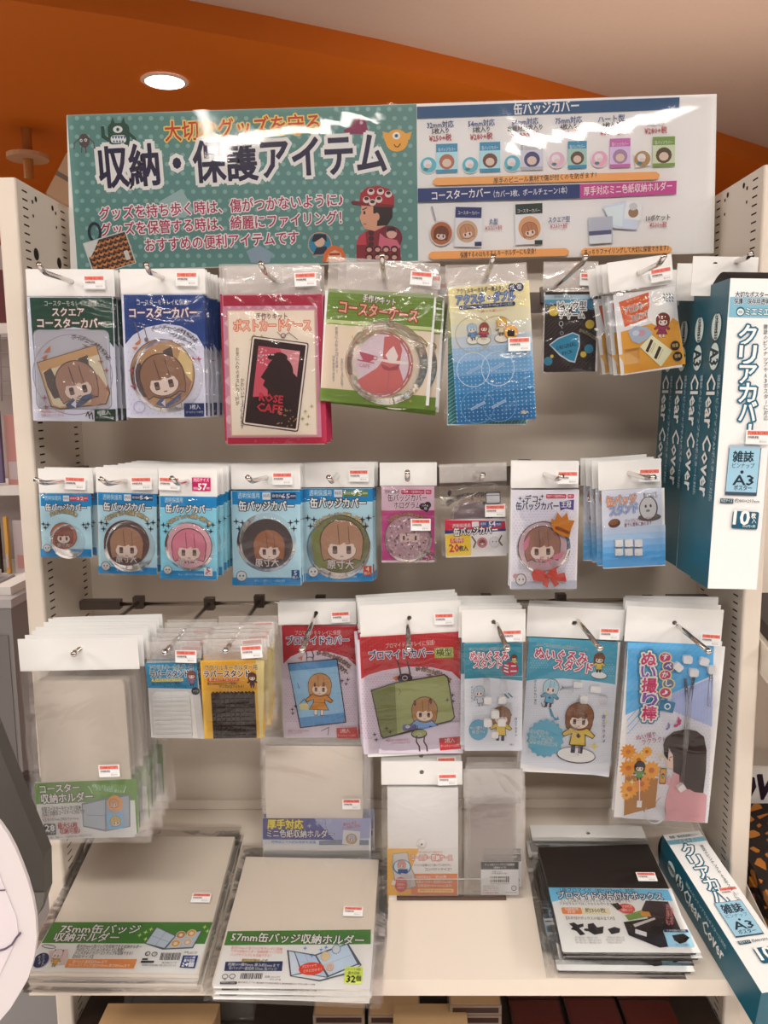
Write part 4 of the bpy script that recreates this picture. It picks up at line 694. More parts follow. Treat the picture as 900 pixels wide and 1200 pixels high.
def artA5(a):
    a.push(347, 558, 0); W_ = 212
    for y0, y1, c_ in ((-372, -300, 'ead69a'), (-300, -230, 'e8d6a2'), (-230, -165, 'e2d4b0'), (-165, -100, 'd8d0bc'), (-100, -40, 'c4c6c8'), (-40, 30, 'a0b8cc'), (30, 110, '74a2c0'), (110, 200, '4488b0'), (200, 290, '2a78a4'), (290, 370, '1f6c9c')): a.rect(-W_, max(y0, -358), W_, min(y1+1, 366), c_)
    a.up()
    for j in range(19):
        for i in range(20): a.star(-208+i*22, -30+j*21, 5.5, 'b8d4e4', 4, .35)
    a.text('アクリルキーホルダー用スタンド', -34, -334, 268, 24, '3a3440', .03); a.ell(122, -334, 22, 22, '23305c', 20); a.ell(160, -334, 22, 22, '23305c', 20); a.text('穴', 122, -334, 22, 22, 'f0ead8', .03); a.text('型', 160, -334, 22, 22, 'f0ead8', .03)
    a.text('アクスタ・ダブル', -20, -288, 306, 44, '8aa0cc', .06, '3a4878', .14); a.rr(-162, -262, 134, -240, '2c3c60', 10); a.text('厚さ約3mmのアクリルキーホルダーに対応', -14, -251, 268, 14, 'd8d4c8', 0); a.text('＼飾って楽しい／', 10, -222, 150, 12, 'c87844', .02); a.pop()
    for x, y in ((245, 460), (370, 455)): a.ring(x, y, 96, 96, 4, 'c2b48c', 40)
    for x, y in ((245, 645), (375, 640)): a.ring(x, y, 88, 92, 4, 'd4dae0', 40)
    for x, y in ((268, 840), (385, 830)): a.ring(x, y, 90, 90, 4, '6fa4c4', 40)
    for x, y in ((250, 645), (372, 630), (270, 835), (380, 825)): a.rect(x-42, y-7, x+42, y+7, 'b4c4d4', -24); a.rect(x-36, y-3, x+36, y+3, '8aa8c0', -24)
    for x, y, w_ in ((245, 488, 36), (300, 490, 38), (396, 478, 40)): a.ell(x, y, w_, 24, '8a7c6c', 24); a.ell(x, y, w_-3, 21, 'e8dcc4', 24)
    doll(a, 240, 445, 30, 'a8c0cc', '6c8cb0', '5c6478', -6); doll(a, 300, 440, 30, '9c4434', 'c84848', '8c3444', 4, skirt=True); doll(a, 392, 415, 32, 'e0a83c', 'd8c8a0', '7c6c54', 4)
    a.ell(442, 446, 36, 36, 'e8963c', 24); a.ell(442, 446, 31, 31, 'f0b458', 24); a.poly([(420, 440), (440, 430), (462, 440), (460, 470), (425, 470)], '2c1c1c'); a.text('3個入', 515, 868, 42, 18, 'f0dca0', .05)
def peekA5(r, fr, A): pass
pack('acrylic_stand_packet', 'cream to blue dotted acrylic stand packet with clear double rings, in the top row', 'packet', None, L1, (102, 112), (527, 82), (165, 948), 208, .975, artA5, (122, 206, 576, 902), (318, 148), header='clear', sticker=(484, 512), wv=.8)
def artA5b(a):
    a.rect(112, 205, 530, 935, '2a7c84'); a.rect(112, 205, 530, 470, 'd8cc7c'); a.rect(112, 470, 530, 560, '8aa874'); a.up()
    for i in range(46): a.line([(114, 480+i*20), (200, 420+i*20)], 4, '8cc0b4', False) if i < 24 else None
    for i in range(20): a.line([(200+i*17, 935), (240+i*17, 880)], 3, '8cc0b4', False)
pack('acrylic_stand_packet', 'acrylic stand packet with teal and yellow stripes peeking out behind the cream and blue one', 'packet', None, L1, (98, 92), (520, 92), (100, 944), 190, .995, artA5b, (112, 205, 530, 935), (316, 150), header='clear')
def artA6(a):
    a.rect(620, 235, 895, 655, '2a2020'); a.poly([(622, 250), (892, 248), (892, 272), (622, 276)], 'b8c8cc'); a.poly([(622, 276), (892, 272), (892, 290), (622, 300)], '5a9cb4'); a.up()
    for i in range(1, 22): a.line([(624+max(0, i*22-250), 390+min(250, i*22)), (624+min(264, i*22), 390+max(0, i*22-264))], 2.5, '4a4040', False)
    for x, y, r_, c_ in ((670, 335, 27, 'e0bc48'), (790, 330, 20, '3c7c98'), (860, 405, 24, 'e0bc48'), (640, 600, 23, '3c86a0'), (855, 535, 24, '3c86a0'), (826, 564, 16, 'e0bc48'), (870, 300, 30, '3c7c98'), (660, 574, 9, 'e0bc48')): a.ell(x, y, r_, r_, c_, 20)
    a.text('手作りキット', 720, 262, 96, 13, '5a6064', 0); a.text('ピック型', 766, 312, 150, 42, '2a2020', .02, 'f0ebe0', .20); a.text('チャーム', 766, 358, 130, 36, '2a2020', .02, 'f0ebe0', .20)
    a.poly([(645, 512), (690, 478), (770, 447), (806, 462), (808, 520), (782, 608), (750, 602), (700, 570)], 'c8ccd0'); a.poly([(652, 514), (694, 484), (770, 454), (800, 466), (801, 520), (778, 600), (752, 594), (706, 564)], '2c8ca8')
    a.text('ORIGINAL', 735, 520, 108, 22, '152028', .10, rot=-14); a.text('PICK', 742, 553, 56, 18, '152028', .10, rot=-16); a.ring(708, 402, 12, 14, 3, 'c8c4bc', 18); a.line([(708, 414), (714, 426)], 3, 'c8c4bc'); a.ring(712, 452, 10, 10, 3, '9c9894', 16)
    a.arct('かんたんに作れる', 750, 640, 210, 15, 50, 18, 'c8b890', res=1)
pack('guitar_pick_packet', 'black packet with a teal pick charm and yellow dots, in the top row', 'packet', 'black pick charm packets', L1, (615, 75), (905, 78), (610, 660), 215, 1.08, artA6, (622, 238, 895, 652), (690, 192), header='clear', sticker=(855, 172), n=3, step=(.002, .010, .0), backlabel='black pick charm packet hanging behind the front one')
def artA7(a):
    a.poly([(122, 238), (430, 245), (486, 585), (178, 635)], 'e4e0dc'); a.poly([(160, 425), (420, 352), (450, 372), (486, 585), (178, 635)], 'e09c34'); a.poly([(150, 540), (200, 530), (250, 560), (255, 580), (180, 590)], 'e8b060')
    a.poly([(150, 275), (300, 225), (308, 350), (180, 400)], 'd8602c'); a.text('おたすけ', 222, 262, 70, 12, 'efd8b8', .02, rot=-12); a.text('アヒルキー', 235, 305, 116, 32, '3a1c14', .06, 'efe0cc', .12, rot=-10); a.text('スタンド', 258, 348, 92, 32, '3a1c14', .06, 'efe0cc', .12, rot=-10)
    a.up()
    for i in range(12): a.line([(375+(i % 4)*14, 232+(i//4)*16), (381+(i % 4)*14, 240+(i//4)*16)], 4, '3a3440', False)
    a.ell(360, 330, 66, 66, 'efe9e2', 28); doll(a, 368, 388, 42, '7a2c1c', 'a0345c', '8c2c4c', 8, skirt=True); a.ell(345, 262, 28, 14, 'e8dccc', 18, -20)
    a.poly([(195, 425), (230, 395), (290, 400), (322, 432), (300, 455), (250, 485), (215, 470)], 'a8b4c0'); a.ell(262, 430, 22, 16, 'c8949c', 16); a.ell(235, 430, 18, 14, 'c8ccd4', 14)
    a.poly([(255, 500), (315, 440), (418, 520), (360, 600)], 'e8e0b8'); a.poly([(283, 520), (310, 460), (322, 468), (296, 528)], '3a241c'); a.poly([(325, 555), (350, 495), (364, 503), (338, 562)], '3a241c'); a.up(); a.line([(305, 525), (328, 478)], 2, '8a7454', False); a.line([(346, 560), (372, 510)], 2, '8a7454', False); a.line([(312, 530), (334, 484)], 2, '8a7454', False)
    a.ell(432, 493, 24, 24, '2c1c1c', 20); a.ell(444, 547, 24, 24, '2c1c1c', 20); a.text('軽量', 432, 493, 30, 16, 'e8c878', .02); a.text('簡単', 444, 547, 30, 16, 'e8c878', .02)
def exA7(r, fr, A):
    q = fr.conv(*A((215, 545))); mb = MB(); mb.box(q[0]-.008, -.006, -q[1]-.009, q[0]+.008, -.001, -q[1]+.009); mb.obj('clear_block', ACRYL, r)
pack('duck_key_packet', 'tilted orange and white keyring stand packet, foremost in the top row', 'packet', 'orange keyring stand packets', L2, (90, 78), (415, 52), (180, 640), 215, 1.005, artA7, (122, 240, 470, 600), (250, 130), sticker=(355, 140), n=5, step=(-.0015, .017, .001), extra=exA7, jit=2.5, wv=1.0, backlabel='orange keyring stand packet hanging behind the tilted front one')
# ---- clear cover boxes
M_TEAL = mat('teal_print_card', '175a68', .35); M_WCARD = mat('white_print_card', 'f0e9e0', .35)
def cover_box(label, fr, Wd, Hd, dep, bodyview, backs=None):
    root = empty('clear_cover_box', label, 'box', 'long teal and white clear cover boxes hanging at the right', fr.matrix())
    return root
def box_parts(root, W_, H_, D_):
    mb = MB(); mb.box(.0006, .0006, -H_+.0006, W_-.0006, D_-.0006, -.0006); mb.obj('box_core', M_TEAL, root)
    mb = MB(); mb.box(0, -.0002, -H_, W_, .0008, 0); mb.obj('front_face', M_WCARD, root)
    mb = MB(); mb.box(-.0004, .0002, -H_, .0004, D_, 0); mb.obj('side_face', M_TEAL, root)
    mb = MB(); n = 12; P = [(0, 0)]+[(0, 0)]; mb.v = []; 
    vs = [(x, D_*(k/n), .010*math.sin(math.pi*k/n)) for x in (.001, W_-.001) for k in range(n+1)]; mb.add(vs, [[k, k+1, n+2+k, n+1+k] for k in range(n)]+[list(range(n+1)), list(range(n+1, 2*n+2))[::-1]]); mb.obj('end_tuck', SLOT, root)
def front_print(a):      # 900x943 view of the upper part, then the lower view
    a.view(*L2); T = '1d5f74'
    a.rect(705, 250, 905, 352, '7fb0bc'); a.text('大切なポスターを', 830, 240, 190, 26, '22404e', .05, 'f0e9e0', .10); a.text('保護・保存用透明カバー', 850, 274, 245, 26, '22404e', .05, 'f0e9e0', .10); a.ell(760, 322, 22, 24, '2a5a6c', 20); a.ell(760, 324, 17, 17, 'dfe6e4', 20); a.text('得用', 760, 326, 20, 14, '2a3c48', .02); a.text('ミエミエ', 845, 326, 118, 34, 'e4ecec', .05, '24566a', .12)
    a.vtext('雑誌のピンナップやA3ポスターに対応', 886, 400, 22, 27, '33424c', bold=.03)
    a.vtext('クリアカバー', 794, 450, 92, 96, 'f2ece4', bold=.05, out=T, ow=.15)
    a.view(*L6); a.rect(364, 178, 514, 402, '3c4c58', 1); a.rect(367, 181, 511, 386, '9cc0cc', 1); a.rect(374, 166, 520, 182, 'a8b4bc', 1)
    a.text('雑誌', 440, 224, 96, 44, '22303a', .06); a.text('ピンナップ', 441, 264, 104, 22, '3c5460', .02); a.ell(434, 292, 8, 8, '22303a', 14); a.text('A3', 440, 330, 96, 46, '22303a', .06); a.text('ポスター', 438, 368, 84, 22, '22303a', .03)
    a.rect(332, 416, 394, 438, '2a4450', 1); a.text('対応サイズ', 363, 427, 54, 14, 'e0e4e4', .02); a.text('約440×297mm', 458, 428, 116, 17, '2a3640', .04, rot=1)
    a.rr(388, 476, 510, 558, '1d5468', 8, 2); a.text('10', 432, 504, 72, 66, 'f2ece4', .08, '1d5468', .06, rot=2); a.text('枚', 488, 498, 22, 22, 'f2ece4', .06); a.text('入', 490, 522, 20, 20, 'f2ece4', .06); a.text('300円+税', 466, 546, 60, 12, 'e0e8e8', .02)
L6 = (760, 480, .25)
HBX = .905; frb = Frame((856, 326), (914, 327), (830, 689.5), (0, HBX-1.215, 0), np.array([0, -1.0, 0]), None, .6)
Hb = frb.H; Wb = .0535; Db = .0535; root = cover_box('long white and teal clear cover box, the foremost one with its white front in view', frb, 0, 0, 0, None); box_parts(root, Wb, Hb, Db)
a = Art(frb, -.0006); front_print(a); a.done(root)
# print on the teal side: local (y, z) plane at x=0
class FS:
    def conv(s, x, y): return np.array([x, y])
def side_print(root, H_, D_, x=-.0012):
    a = Art(FS()); a.eps = 3e-5; k = H_/364; cy = D_/2
    # drawn as u = -(depth), v = down, then swung on to the side
    a.push(-cy, 0, 0, k); a.up()
    for y0_, t in ((50, '雑誌'), (85, 'A3')):
        a.ell(0, y0_+2, 15, 16, 'dfe8e6', 24)
    a.vtext('保護用', 0, 43, 11, 11, '1c3c48', bold=.03); a.text('A3', 0, 87, 20, 26, '1c3c48', .06, rot=90)
    a.text('Clear Cover', -3, 182, 148, 27, 'eef0ea', .05, rot=90); a.text('雑誌のピンナップやA3ポスターに対応', 20, 184, 150, 8, 'bccfd0', .01, rot=90); a.pop()
    o = a.done(root)
    for ob in o:
        for v in ob.data.vertices: u_, y_, z_ = v.co; v.co = (x+y_*1.0, -u_, z_)
    return o
side_print(root, Hb, Db)
s_ = bpy.data.objects.new('price_sticker', STICKER); COL.objects.link(s_); s_.parent = root; q = frb.conv(885, 512); s_.location = (q[0], -.006, -q[1])
hd0 = frb.conv(829, 290); plate('header_card', -.022, hd0[1]+.0, .050, .012, Db+.0006, Db+.0016, PAPER, root, (float(frb.conv(861, 307)[0])*.965/.905*1.0-.0005, -.022), .003)
for i in range(1, 4):
    c_ = copy_tree(root); c_['label'] = ('teal side of a clear cover box showing just behind the foremost one', 'teal side of a clear cover box third in the row', 'teal side of a clear cover box at the back of the row')[i-1]; c_.matrix_world = Matrix.Translation((.0012*i, (Db+.0022)*i, .0008*i)) @ frb.matrix() @ Matrix.Rotation(random.uniform(-.004, .004), 4, 'Y')
# ================================================================ middle row
def badge(hc, cx, cy, r, top, t_size, szcol, bx=None, extra=None, pale='bcd9e6', blue='0f86bc', tcy=None, W=None, x0=0, x1=0, y0=0, y1=0, band=0, foot=0, star=True, bg=None, hair='8d5c44', arc=None, qty='5', big=True):
    def art(a):
        xm = (x0+x1)/2; w_ = x1-x0; a.rect(x0, y0, x1, y1, pale); a.rect(x0, y0, x1, band, blue); a.rect(x0, foot, x1, y1, blue); a.rect(x0, band, x1, band+4, 'c8e2ec')
        k = w_/255; ty = y0+(band-y0)*.36
        a.text('透明保護用', x0+w_*.24, ty, w_*.32, 16*k+4, 'cfe4ea', .01); 
        if szcol: a.rr(x0+w_*.44, ty-11*k-3, x0+w_*.56, ty+11*k+3, 'e8e4e0', 3); a.text('対応', x0+w_*.5, ty, w_*.10, 10*k, '4a4444', .03); a.rr(x0+w_*.57, ty-11*k-1, x0+w_*.93, ty+11*k+1, szcol, 3); a.text('直径約', x0+w_*.65, ty, w_*.14, 9*k, 'eeeae4', .02); a.text(t_size, x0+w_*.78, ty, w_*.13, 17*k, 'f4f0ea', .08); a.text('mm', x0+w_*.89, ty, w_*.07, 7*k, 'f4f0ea', .03)
        a.text('缶バッジカバー', xm, band+8*k, w_*.80, 30*k+2, 'f4f2ec', .07, '1c2430', .16)
        if arc: a.arct('大切な缶バッジの保護・保管に!', cx, cy+20*k, arc[0], arc[1], arc[2], 18*k, 'e8cc94', out='3a3430', ow=.10, bold=.03, res=1)
        if star: star4(a, [(x0+w_*.10, cy-r*.62), (x0+w_*.15, cy-r*.85), (x0+w_*.06, cy-r*.9), (x1-w_*.10, cy-r*.62), (x1-w_*.15, cy-r*.85), (x1-w_*.06, cy-r*.9)], 11*k+3, '2a2a34')
        a.ell(cx, cy, r, r, '5a3c34', 40); a.ell(cx, cy, r*.97, r*.97, bg or hair, 40)
        if extra: extra(a)
        head(a, cx+hc[0]*r, cy+(hc[1]-.08)*r, hc[2]*r, hair, hc[3], '4a3230'); a.text('原寸大', cx, cy+r*.72, r*.9, r*.27, 'd8ccc4', .03, '7a5c54', .06)
        a.ell(x0+w_*.14, foot-6*k, 20*k, 20*k, '8a7c74', 20); a.ell(x0+w_*.14, foot-6*k, 17*k, 17*k, 'ddd6ce', 20); a.up(); a.ell(x0+w_*.115, foot-7*k, 3*k, 4*k, '4a3c38', 8, 0, False); a.ell(x0+w_*.165, foot-7*k, 3*k, 4*k, '4a3c38', 8, 0, False); a.line([(x0+w_*.125, foot+3*k), (x0+w_*.155, foot+3*k)], 1.5, '4a3c38', False)
        a.text('破れにくい厚手のビニール素材を使用', x0+w_*.55, (foot+y1)/2-3, w_*.44, 6*k+2, 'bfe0ec', 0)
        if qty: a.rect(x1-34*k, y1-58*k, x1-4*k, y1-22*k, '1f5c84' if qty != '4' else 'c84a28'); a.text(qty, x1-19*k, y1-47*k, 12*k, 17*k, 'f0e8e0', .08); a.text('枚入', x1-19*k, y1-30*k, 24*k, 10*k, 'f0e8e0', .03)
    return art
def bx(r, k): return lambda rt, f, A: disc(rt, f, A, *r)
pack('badge_cover_packet', 'smallest blue badge cover packet, foremost at the left end of the middle row', 'packet', 'small blue badge cover packets marked 32', L3, (52, 68), (283, 68), (70, 442), 172, .995, badge((0, .0, .72, 0), 162, 352, 56, 0, '32', 'c83848', x0=64, x1=278, y0=176, y1=442, band=228, foot=408, hair='8a4a3c', bg='b0654c', arc=(118, -28, 28), qty=None), (64, 176, 278, 442), (165, 122), n=2, step=(.003, .012, 0), sticker=(217, 128), extra=lambda r, f, A: disc(r, f, A, 180, 375, 74), backlabel='smallest blue badge cover packet, mostly hidden behind the front one')
pack('badge_cover_packet', 'blue badge cover packet with a brown haired badge, foremost, second hook from left', 'packet', 'blue badge cover packets marked 54', L3, (296, 62), (558, 66), (300, 515), 168, .985, badge((0, .1, .74, 0), 428, 382, 96, 0, '54', '1c3c64', x0=306, x1=554, y0=172, y1=514, band=226, foot=484, hair='a87858', bg='54302c', arc=(146, -38, 38), qty=''), (306, 172, 554, 514), (422, 121), n=7, step=(.003, .017, 0), sticker=(495, 129), extra=lambda r, f, A: disc(r, f, A, 440, 398, 108), backlabel='blue badge cover packet with brown haired badge in the stack behind the front one')
def s57(a): pass
def art57(a):
    badge((0, .08, .74, 0), 690, 394, 98, 0, '57', None, x0=568, x1=806, y0=186, y1=536, band=234, foot=500, hair='d8788a', bg='e0a0a4', arc=(142, -40, 40), qty='', pale='8ed0dc', blue='1288bc')(a)
    a.rect(755, 486, 790, 520, 'f0e8ec'); a.text('5', 772, 496, 16, 20, 'b01c5c', .08); a.text('枚入', 772, 512, 26, 10, 'b01c5c', .03); a.up(); a.rect(704, 106, 782, 162, 'c01c5c'); a.text('対応サイズ', 743, 117, 66, 14, 'f0e4e8', .03); a.rect(708, 127, 778, 158, 'b81c58'); a.text('直径約', 720, 152, 20, 9, 'f0e4e8', .02); a.text('57', 748, 145, 36, 26, 'f4eef0', .08); a.text('mm', 772, 151, 14, 9, 'f4eef0', .03)
pack('badge_cover_packet', 'turquoise badge cover packet with a pink haired badge, foremost of its deep stack', 'packet', 'turquoise badge cover packets marked 57', L3, (562, 70), (808, 72), (570, 536), 184, .97, art57, (568, 186, 806, 536), (682, 122), n=8, step=(.0005, .0135, 0), sticker=(612, 130), extra=lambda r, f, A: disc(r, f, A, 694, 394, 106), backlabel='turquoise badge cover packet with pink haired badge in the stack behind the front one')
pack('badge_cover_packet', 'blue badge cover packet with a red haired badge on dark brown, foremost', 'packet', 'blue badge cover packets marked 65', L4, (36, 50), (318, 50), (52, 540), 150, 1.03, badge((.08, .12, .62, 0), 184, 374, 104, 0, '65', '1c3c64', x0=42, x1=320, y0=158, y1=540, band=212, foot=508, hair='a0603c', bg='3c2e30', arc=None, qty='5'), (42, 158, 320, 540), (180, 102), n=3, step=(.002, .012, 0), sticker=(248, 105), extra=lambda r, f, A: disc(r, f, A, 182, 365, 120), backlabel='blue badge cover packet with red haired badge behind the front one')
def ex75(a): a.poly([(360, 330), (420, 280), (440, 300), (430, 470), (380, 470)], '787c3a'); a.ell(566, 372, 16, 26, '3c3434', 16); a.poly([(540, 300), (580, 330), (590, 400), (540, 440)], '66683a')
pack('badge_cover_packet', 'blue badge cover packet with a fair haired badge on olive, foremost', 'packet', 'blue badge cover packets marked 75', L4, (332, 42), (618, 42), (340, 524), 142, 1.055, badge((.04, -.02, .74, 0), 482, 372, 118, 0, '75', '6c8438', x0=332, x1=612, y0=148, y1=523, band=200, foot=490, hair='b08060', bg='6a6c38', arc=(138, -50, 50), qty='4', extra=ex75), (332, 148, 612, 523), (468, 92), n=3, step=(.002, .012, 0), sticker=(556, 93), extra=lambda r, f, A: disc(r, f, A, 474, 386, 130), backlabel='blue badge cover packet with olive backed badge behind the front one')
def artB6(a):
    a.rect(648, 138, 862, 446, 'b8447c'); a.rect(648, 138, 862, 236, 'd8b4bc'); a.poly([(648, 236), (862, 236), (862, 262), (760, 240), (648, 262)], 'b83c74'); a.rect(648, 438, 862, 446, 'e4ccd0'); a.text('透明保護用', 690, 161, 60, 14, '6a4850', .02); a.rr(728, 152, 822, 170, 'b82c4c', 4); a.text('対応サイズ直径約65mm', 775, 161, 86, 9, 'efdcdc', .02); a.rr(826, 152, 850, 170, 'b82c4c', 4); a.text('5枚入', 838, 161, 18, 8, 'efdcdc', .02)
    a.text('缶バッジカバー', 752, 187, 158, 26, '6c3446', .05, 'efe0dc', .10); a.text('ホログラム', 752, 217, 108, 24, '6c3446', .05, 'efe0dc', .10); a.ell(815, 220, 14, 14, '2a1c24', 14); a.ell(835, 214, 14, 14, '2a1c24', 14); a.poly([(802, 224), (849, 216), (832, 244)], '2a1c24'); a.text('ハート', 824, 217, 26, 9, 'e8dce0', .02); a.text('柄', 826, 229, 11, 10, 'e8dce0', .02)
    a.arct('大切な缶バッジをキラキラに', 756, 372, 120, -42, 34, 14, 'e0b070', out='5c2434', ow=.1, bold=.03, res=1)
    a.ell(752, 348, 92, 92, '8a6470', 40); a.ell(752, 348, 88, 88, 'b48a90', 40); a.rect(722, 330, 802, 364, 'd8b4a8'); a.up(); a.rect(734, 338, 742, 356, '4a2c30', 0, False); a.rect(782, 338, 790, 356, '4a2c30', 0, False); a.up()
    for i in range(150):
        t = random.uniform(0, 6.283); q = 86*math.sqrt(random.random()); a.star(752+q*math.cos(t), 348+q*math.sin(t), random.uniform(3, 7), random.choice(('e4d8dc', '7c4a58', 'c8a0ac', '5c3440', 'd8c0a8')), 3, .5, random.uniform(0, 90))
    a.up()
    for i in range(40): a.star(random.uniform(800, 858), random.uniform(400, 440), 5, random.choice(('c8b090', '7c8450', 'e0d0c8')), 3, .5, random.uniform(0, 90))
pack('hologram_badge_packet', 'magenta glittery badge cover packet in the middle of the middle row', 'packet', None, L4, (640, 42), (872, 42), (646, 450), 136, 1.045, artB6, (648, 138, 862, 446), (752, 92), sticker=(806, 291), extra=lambda r, f, A: disc(r, f, A, 756, 352, 96))
def artB7(a):
    a.poly([(68, 248), (286, 250), (298, 366), (70, 380)], 'ece2da'); a.poly([(66, 246), (285, 250), (288, 282), (66, 296)], 'd02c44'); a.poly([(66, 284), (288, 278), (288, 286), (66, 297)], '24407c'); a.poly([(68, 299), (160, 296), (162, 375), (72, 380)], 'f2cc40'); a.text('透明保護用', 126, 268, 66, 13, 'f0e0dc', .02); a.rr(164, 252, 190, 272, 'e8e4e0', 3); a.rr(194, 251, 272, 270, '2c5490', 3); a.text('直径約', 206, 261, 20, 9, 'eeeae4', .02); a.text('54', 238, 260, 24, 18, 'f4f0ea', .07); a.text('mm', 262, 262, 16, 9, 'f4f0ea', .03)
    a.text('缶バッジカバー', 178, 288, 158, 26, 'f4efe8', .07, '2c2434', .15, rot=-1.5); a.rr(86, 312, 134, 330, 'd03c30', 3); a.text('お得用', 110, 321, 42, 15, 'f4e8d8', .04); a.text('20', 100, 348, 36, 28, 'c82c3c', .09); a.text('枚入', 134, 350, 32, 18, '3a2424', .06)
    a.ell(202, 328, 21, 21, 'e8e0dc', 20); a.ell(202, 328, 19, 19, 'c87c84', 20); head(a, 202, 328, 11, '8c4a4c', 0, '4a2c2c'); a.ell(246, 326, 20, 20, 'c8c0bc', 20); a.ell(246, 326, 18, 18, 'dcd4ce', 20); a.up(); a.ell(240, 324, 2, 3, '4a3c38', 6, 0, False); a.ell(252, 324, 2, 3, '4a3c38', 6, 0, False)
    a.up(); a.line([(164, 306), (178, 326), (170, 346)], 5, '6a5c3c', False); a.line([(272, 302), (262, 322), (274, 338)], 5, '6a5c3c', False)
    a.poly([(75, 148), (82, 140), (90, 150), (82, 162)], '2a2020'); a.arct('雑貨に便利なチャック袋付き', 180, 330, 175, -38, 18, 15, '3a3030', res=1, bold=.03); a.rr(214, 146, 268, 186, '5c5450', 4); a.rr(217, 149, 265, 183, 'cfc8c4', 4); a.rect(217, 154, 265, 158, '8a827e')
PTD = film('tinted_discs', tint=(.80, .77, .82), gloss=.2, rough=.1, haze=.06, bump=.05)
pack('bulk_badge_packet', 'clear bag of round covers with yellow and red label, foremost on its hook', 'packet', 'clear bags of twenty round covers', L5, (44, 46), (290, 46), (66, 380), 112, 1.03, artB7, (66, 246, 290, 376), (178, 82), header='clear', n=2, step=(.001, .012, 0), sticker=(247, 210), extra=lambda r, f, A: disc(r, f, A, 165, 245, 76, 'round_covers', .007, .0088, PTD), backlabel='clear bag of twenty round covers hanging behind the front bag')
def artB8(a):
    a.rect(308, 138, 545, 494, 'e0d6d8'); a.dots(318, 215, 538, 480, 12, 1.8, 'b4a8bc', 5); a.poly([(308, 470), (545, 466), (545, 496), (306, 498)], 'b4b4bc'); a.rr(434, 152, 508, 168, 'c8344c', 4); a.text('対応サイズ直径約57mm', 470, 160, 66, 8, 'f0dcd8', .02); a.rr(512, 152, 536, 168, 'c8344c', 4); a.text('5枚入', 524, 160, 18, 8, 'f0dcd8', .02)
    star4(a, [(340, 168), (352, 178), (420, 160), (412, 172)], 9, '2c3460'); a.text('デコ', 380, 172, 46, 24, '2a3060', .06, 'f0ece6', .10); a.text('缶バッジカバー', 402, 198, 154, 26, '2a3060', .07, 'f0ece6', .10); a.poly([(482, 180), (536, 172), (534, 210), (506, 204), (486, 212)], '4c4484'); a.text('王冠', 507, 191, 36, 20, 'ece8ee', .03)
    a.ell(422, 345, 92, 94, '4a4650', 40); a.ell(422, 345, 88, 90, 'c4a0a4', 40); head(a, 420, 335, 66, '9c6854', -2, '54382f'); a.text('寸大', 425, 398, 60, 26, 'c86478', .04, 'd8c4c4', .08); a.poly([(350, 330), (375, 300), (370, 340), (355, 360)], 'd0788c'); a.poly([(455, 375), (500, 360), (490, 385), (460, 390)], 'd0788c')
    a.ell(342, 462, 20, 22, '6a5c58', 18); a.ell(342, 462, 17, 19, 'd8d0c8', 18); a.ell(322, 450, 9, 9, 'c88c8c', 10); a.up(); a.ell(336, 462, 2.5, 4, '3a2c2a', 8, 0, False); a.ell(350, 462, 2.5, 4, '3a2c2a', 8, 0, False)
M_CROWN = mat('amber_crown_plastic', 'c87a28', .25); M_BOW = mat('red_bow_plastic', 'cc3c28', .3)
def exB8(r, fr, A):
    disc(r, fr, A, 424, 345, 98)
    def pr(P, name, m, t, y=-.0045): Q = [fr.conv(*A(p)) for p in P]; mb = MB(); mb.prism([(q[0], -q[1]) for q in Q], y-t, y); return mb.obj(name, m, r)
    c_ = pr([(452, 268), (450, 238), (465, 245), (472, 216), (488, 236), (506, 218), (512, 244), (534, 246), (522, 272), (514, 306), (486, 298), (460, 284)], 'crown_charm', M_CROWN, .003); Q = [fr.conv(*A(p)) for p in ((462, 274), (512, 294), (516, 284), (466, 264))]; mb = MB(); mb.prism([(q[0], -q[1]) for q in Q], -.0082, -.0076); mb.obj('crown_band', mat('dark_amber', '8c4418', .3), c_)
    b1 = pr([(388, 422), (425, 428), (432, 446), (420, 466), (385, 462), (378, 440)], 'bow_charm', M_BOW, .0035); 
    for P in ([(432, 446), (445, 424), (466, 418), (472, 440), (498, 434), (504, 466), (470, 462), (445, 452)], [(428, 448), (420, 478), (436, 488), (442, 462)], [(444, 456), (462, 484), (478, 474), (458, 452)]): Q = [fr.conv(*A(p)) for p in P]; mb = MB(); mb.prism([(q[0], -q[1]) for q in Q], -.0078, -.0045); mb.obj('bow_loop', M_BOW, b1)
    mb = MB(); q = fr.conv(*A((434, 448))); mb.lathe(q[0], -q[1], [(.0005, -.0102), (.003, -.0095), (.0036, -.007)], 14); mb.obj('bow_knot', M_BOW, b1, True)
pack('deco_badge_packet', 'badge cover packet with amber crown and red bow charms, in the middle row', 'packet', 'badge cover packets with crown charms', L5, (308, 34), (554, 32), (300, 502), 130, 1.0, artB8, (308, 138, 545, 494), (430, 80), n=2, step=(.002, .012, 0), sticker=(504, 88), extra=exB8, bagy=.011, backlabel='badge cover packet with crown charm, hanging behind the front one')
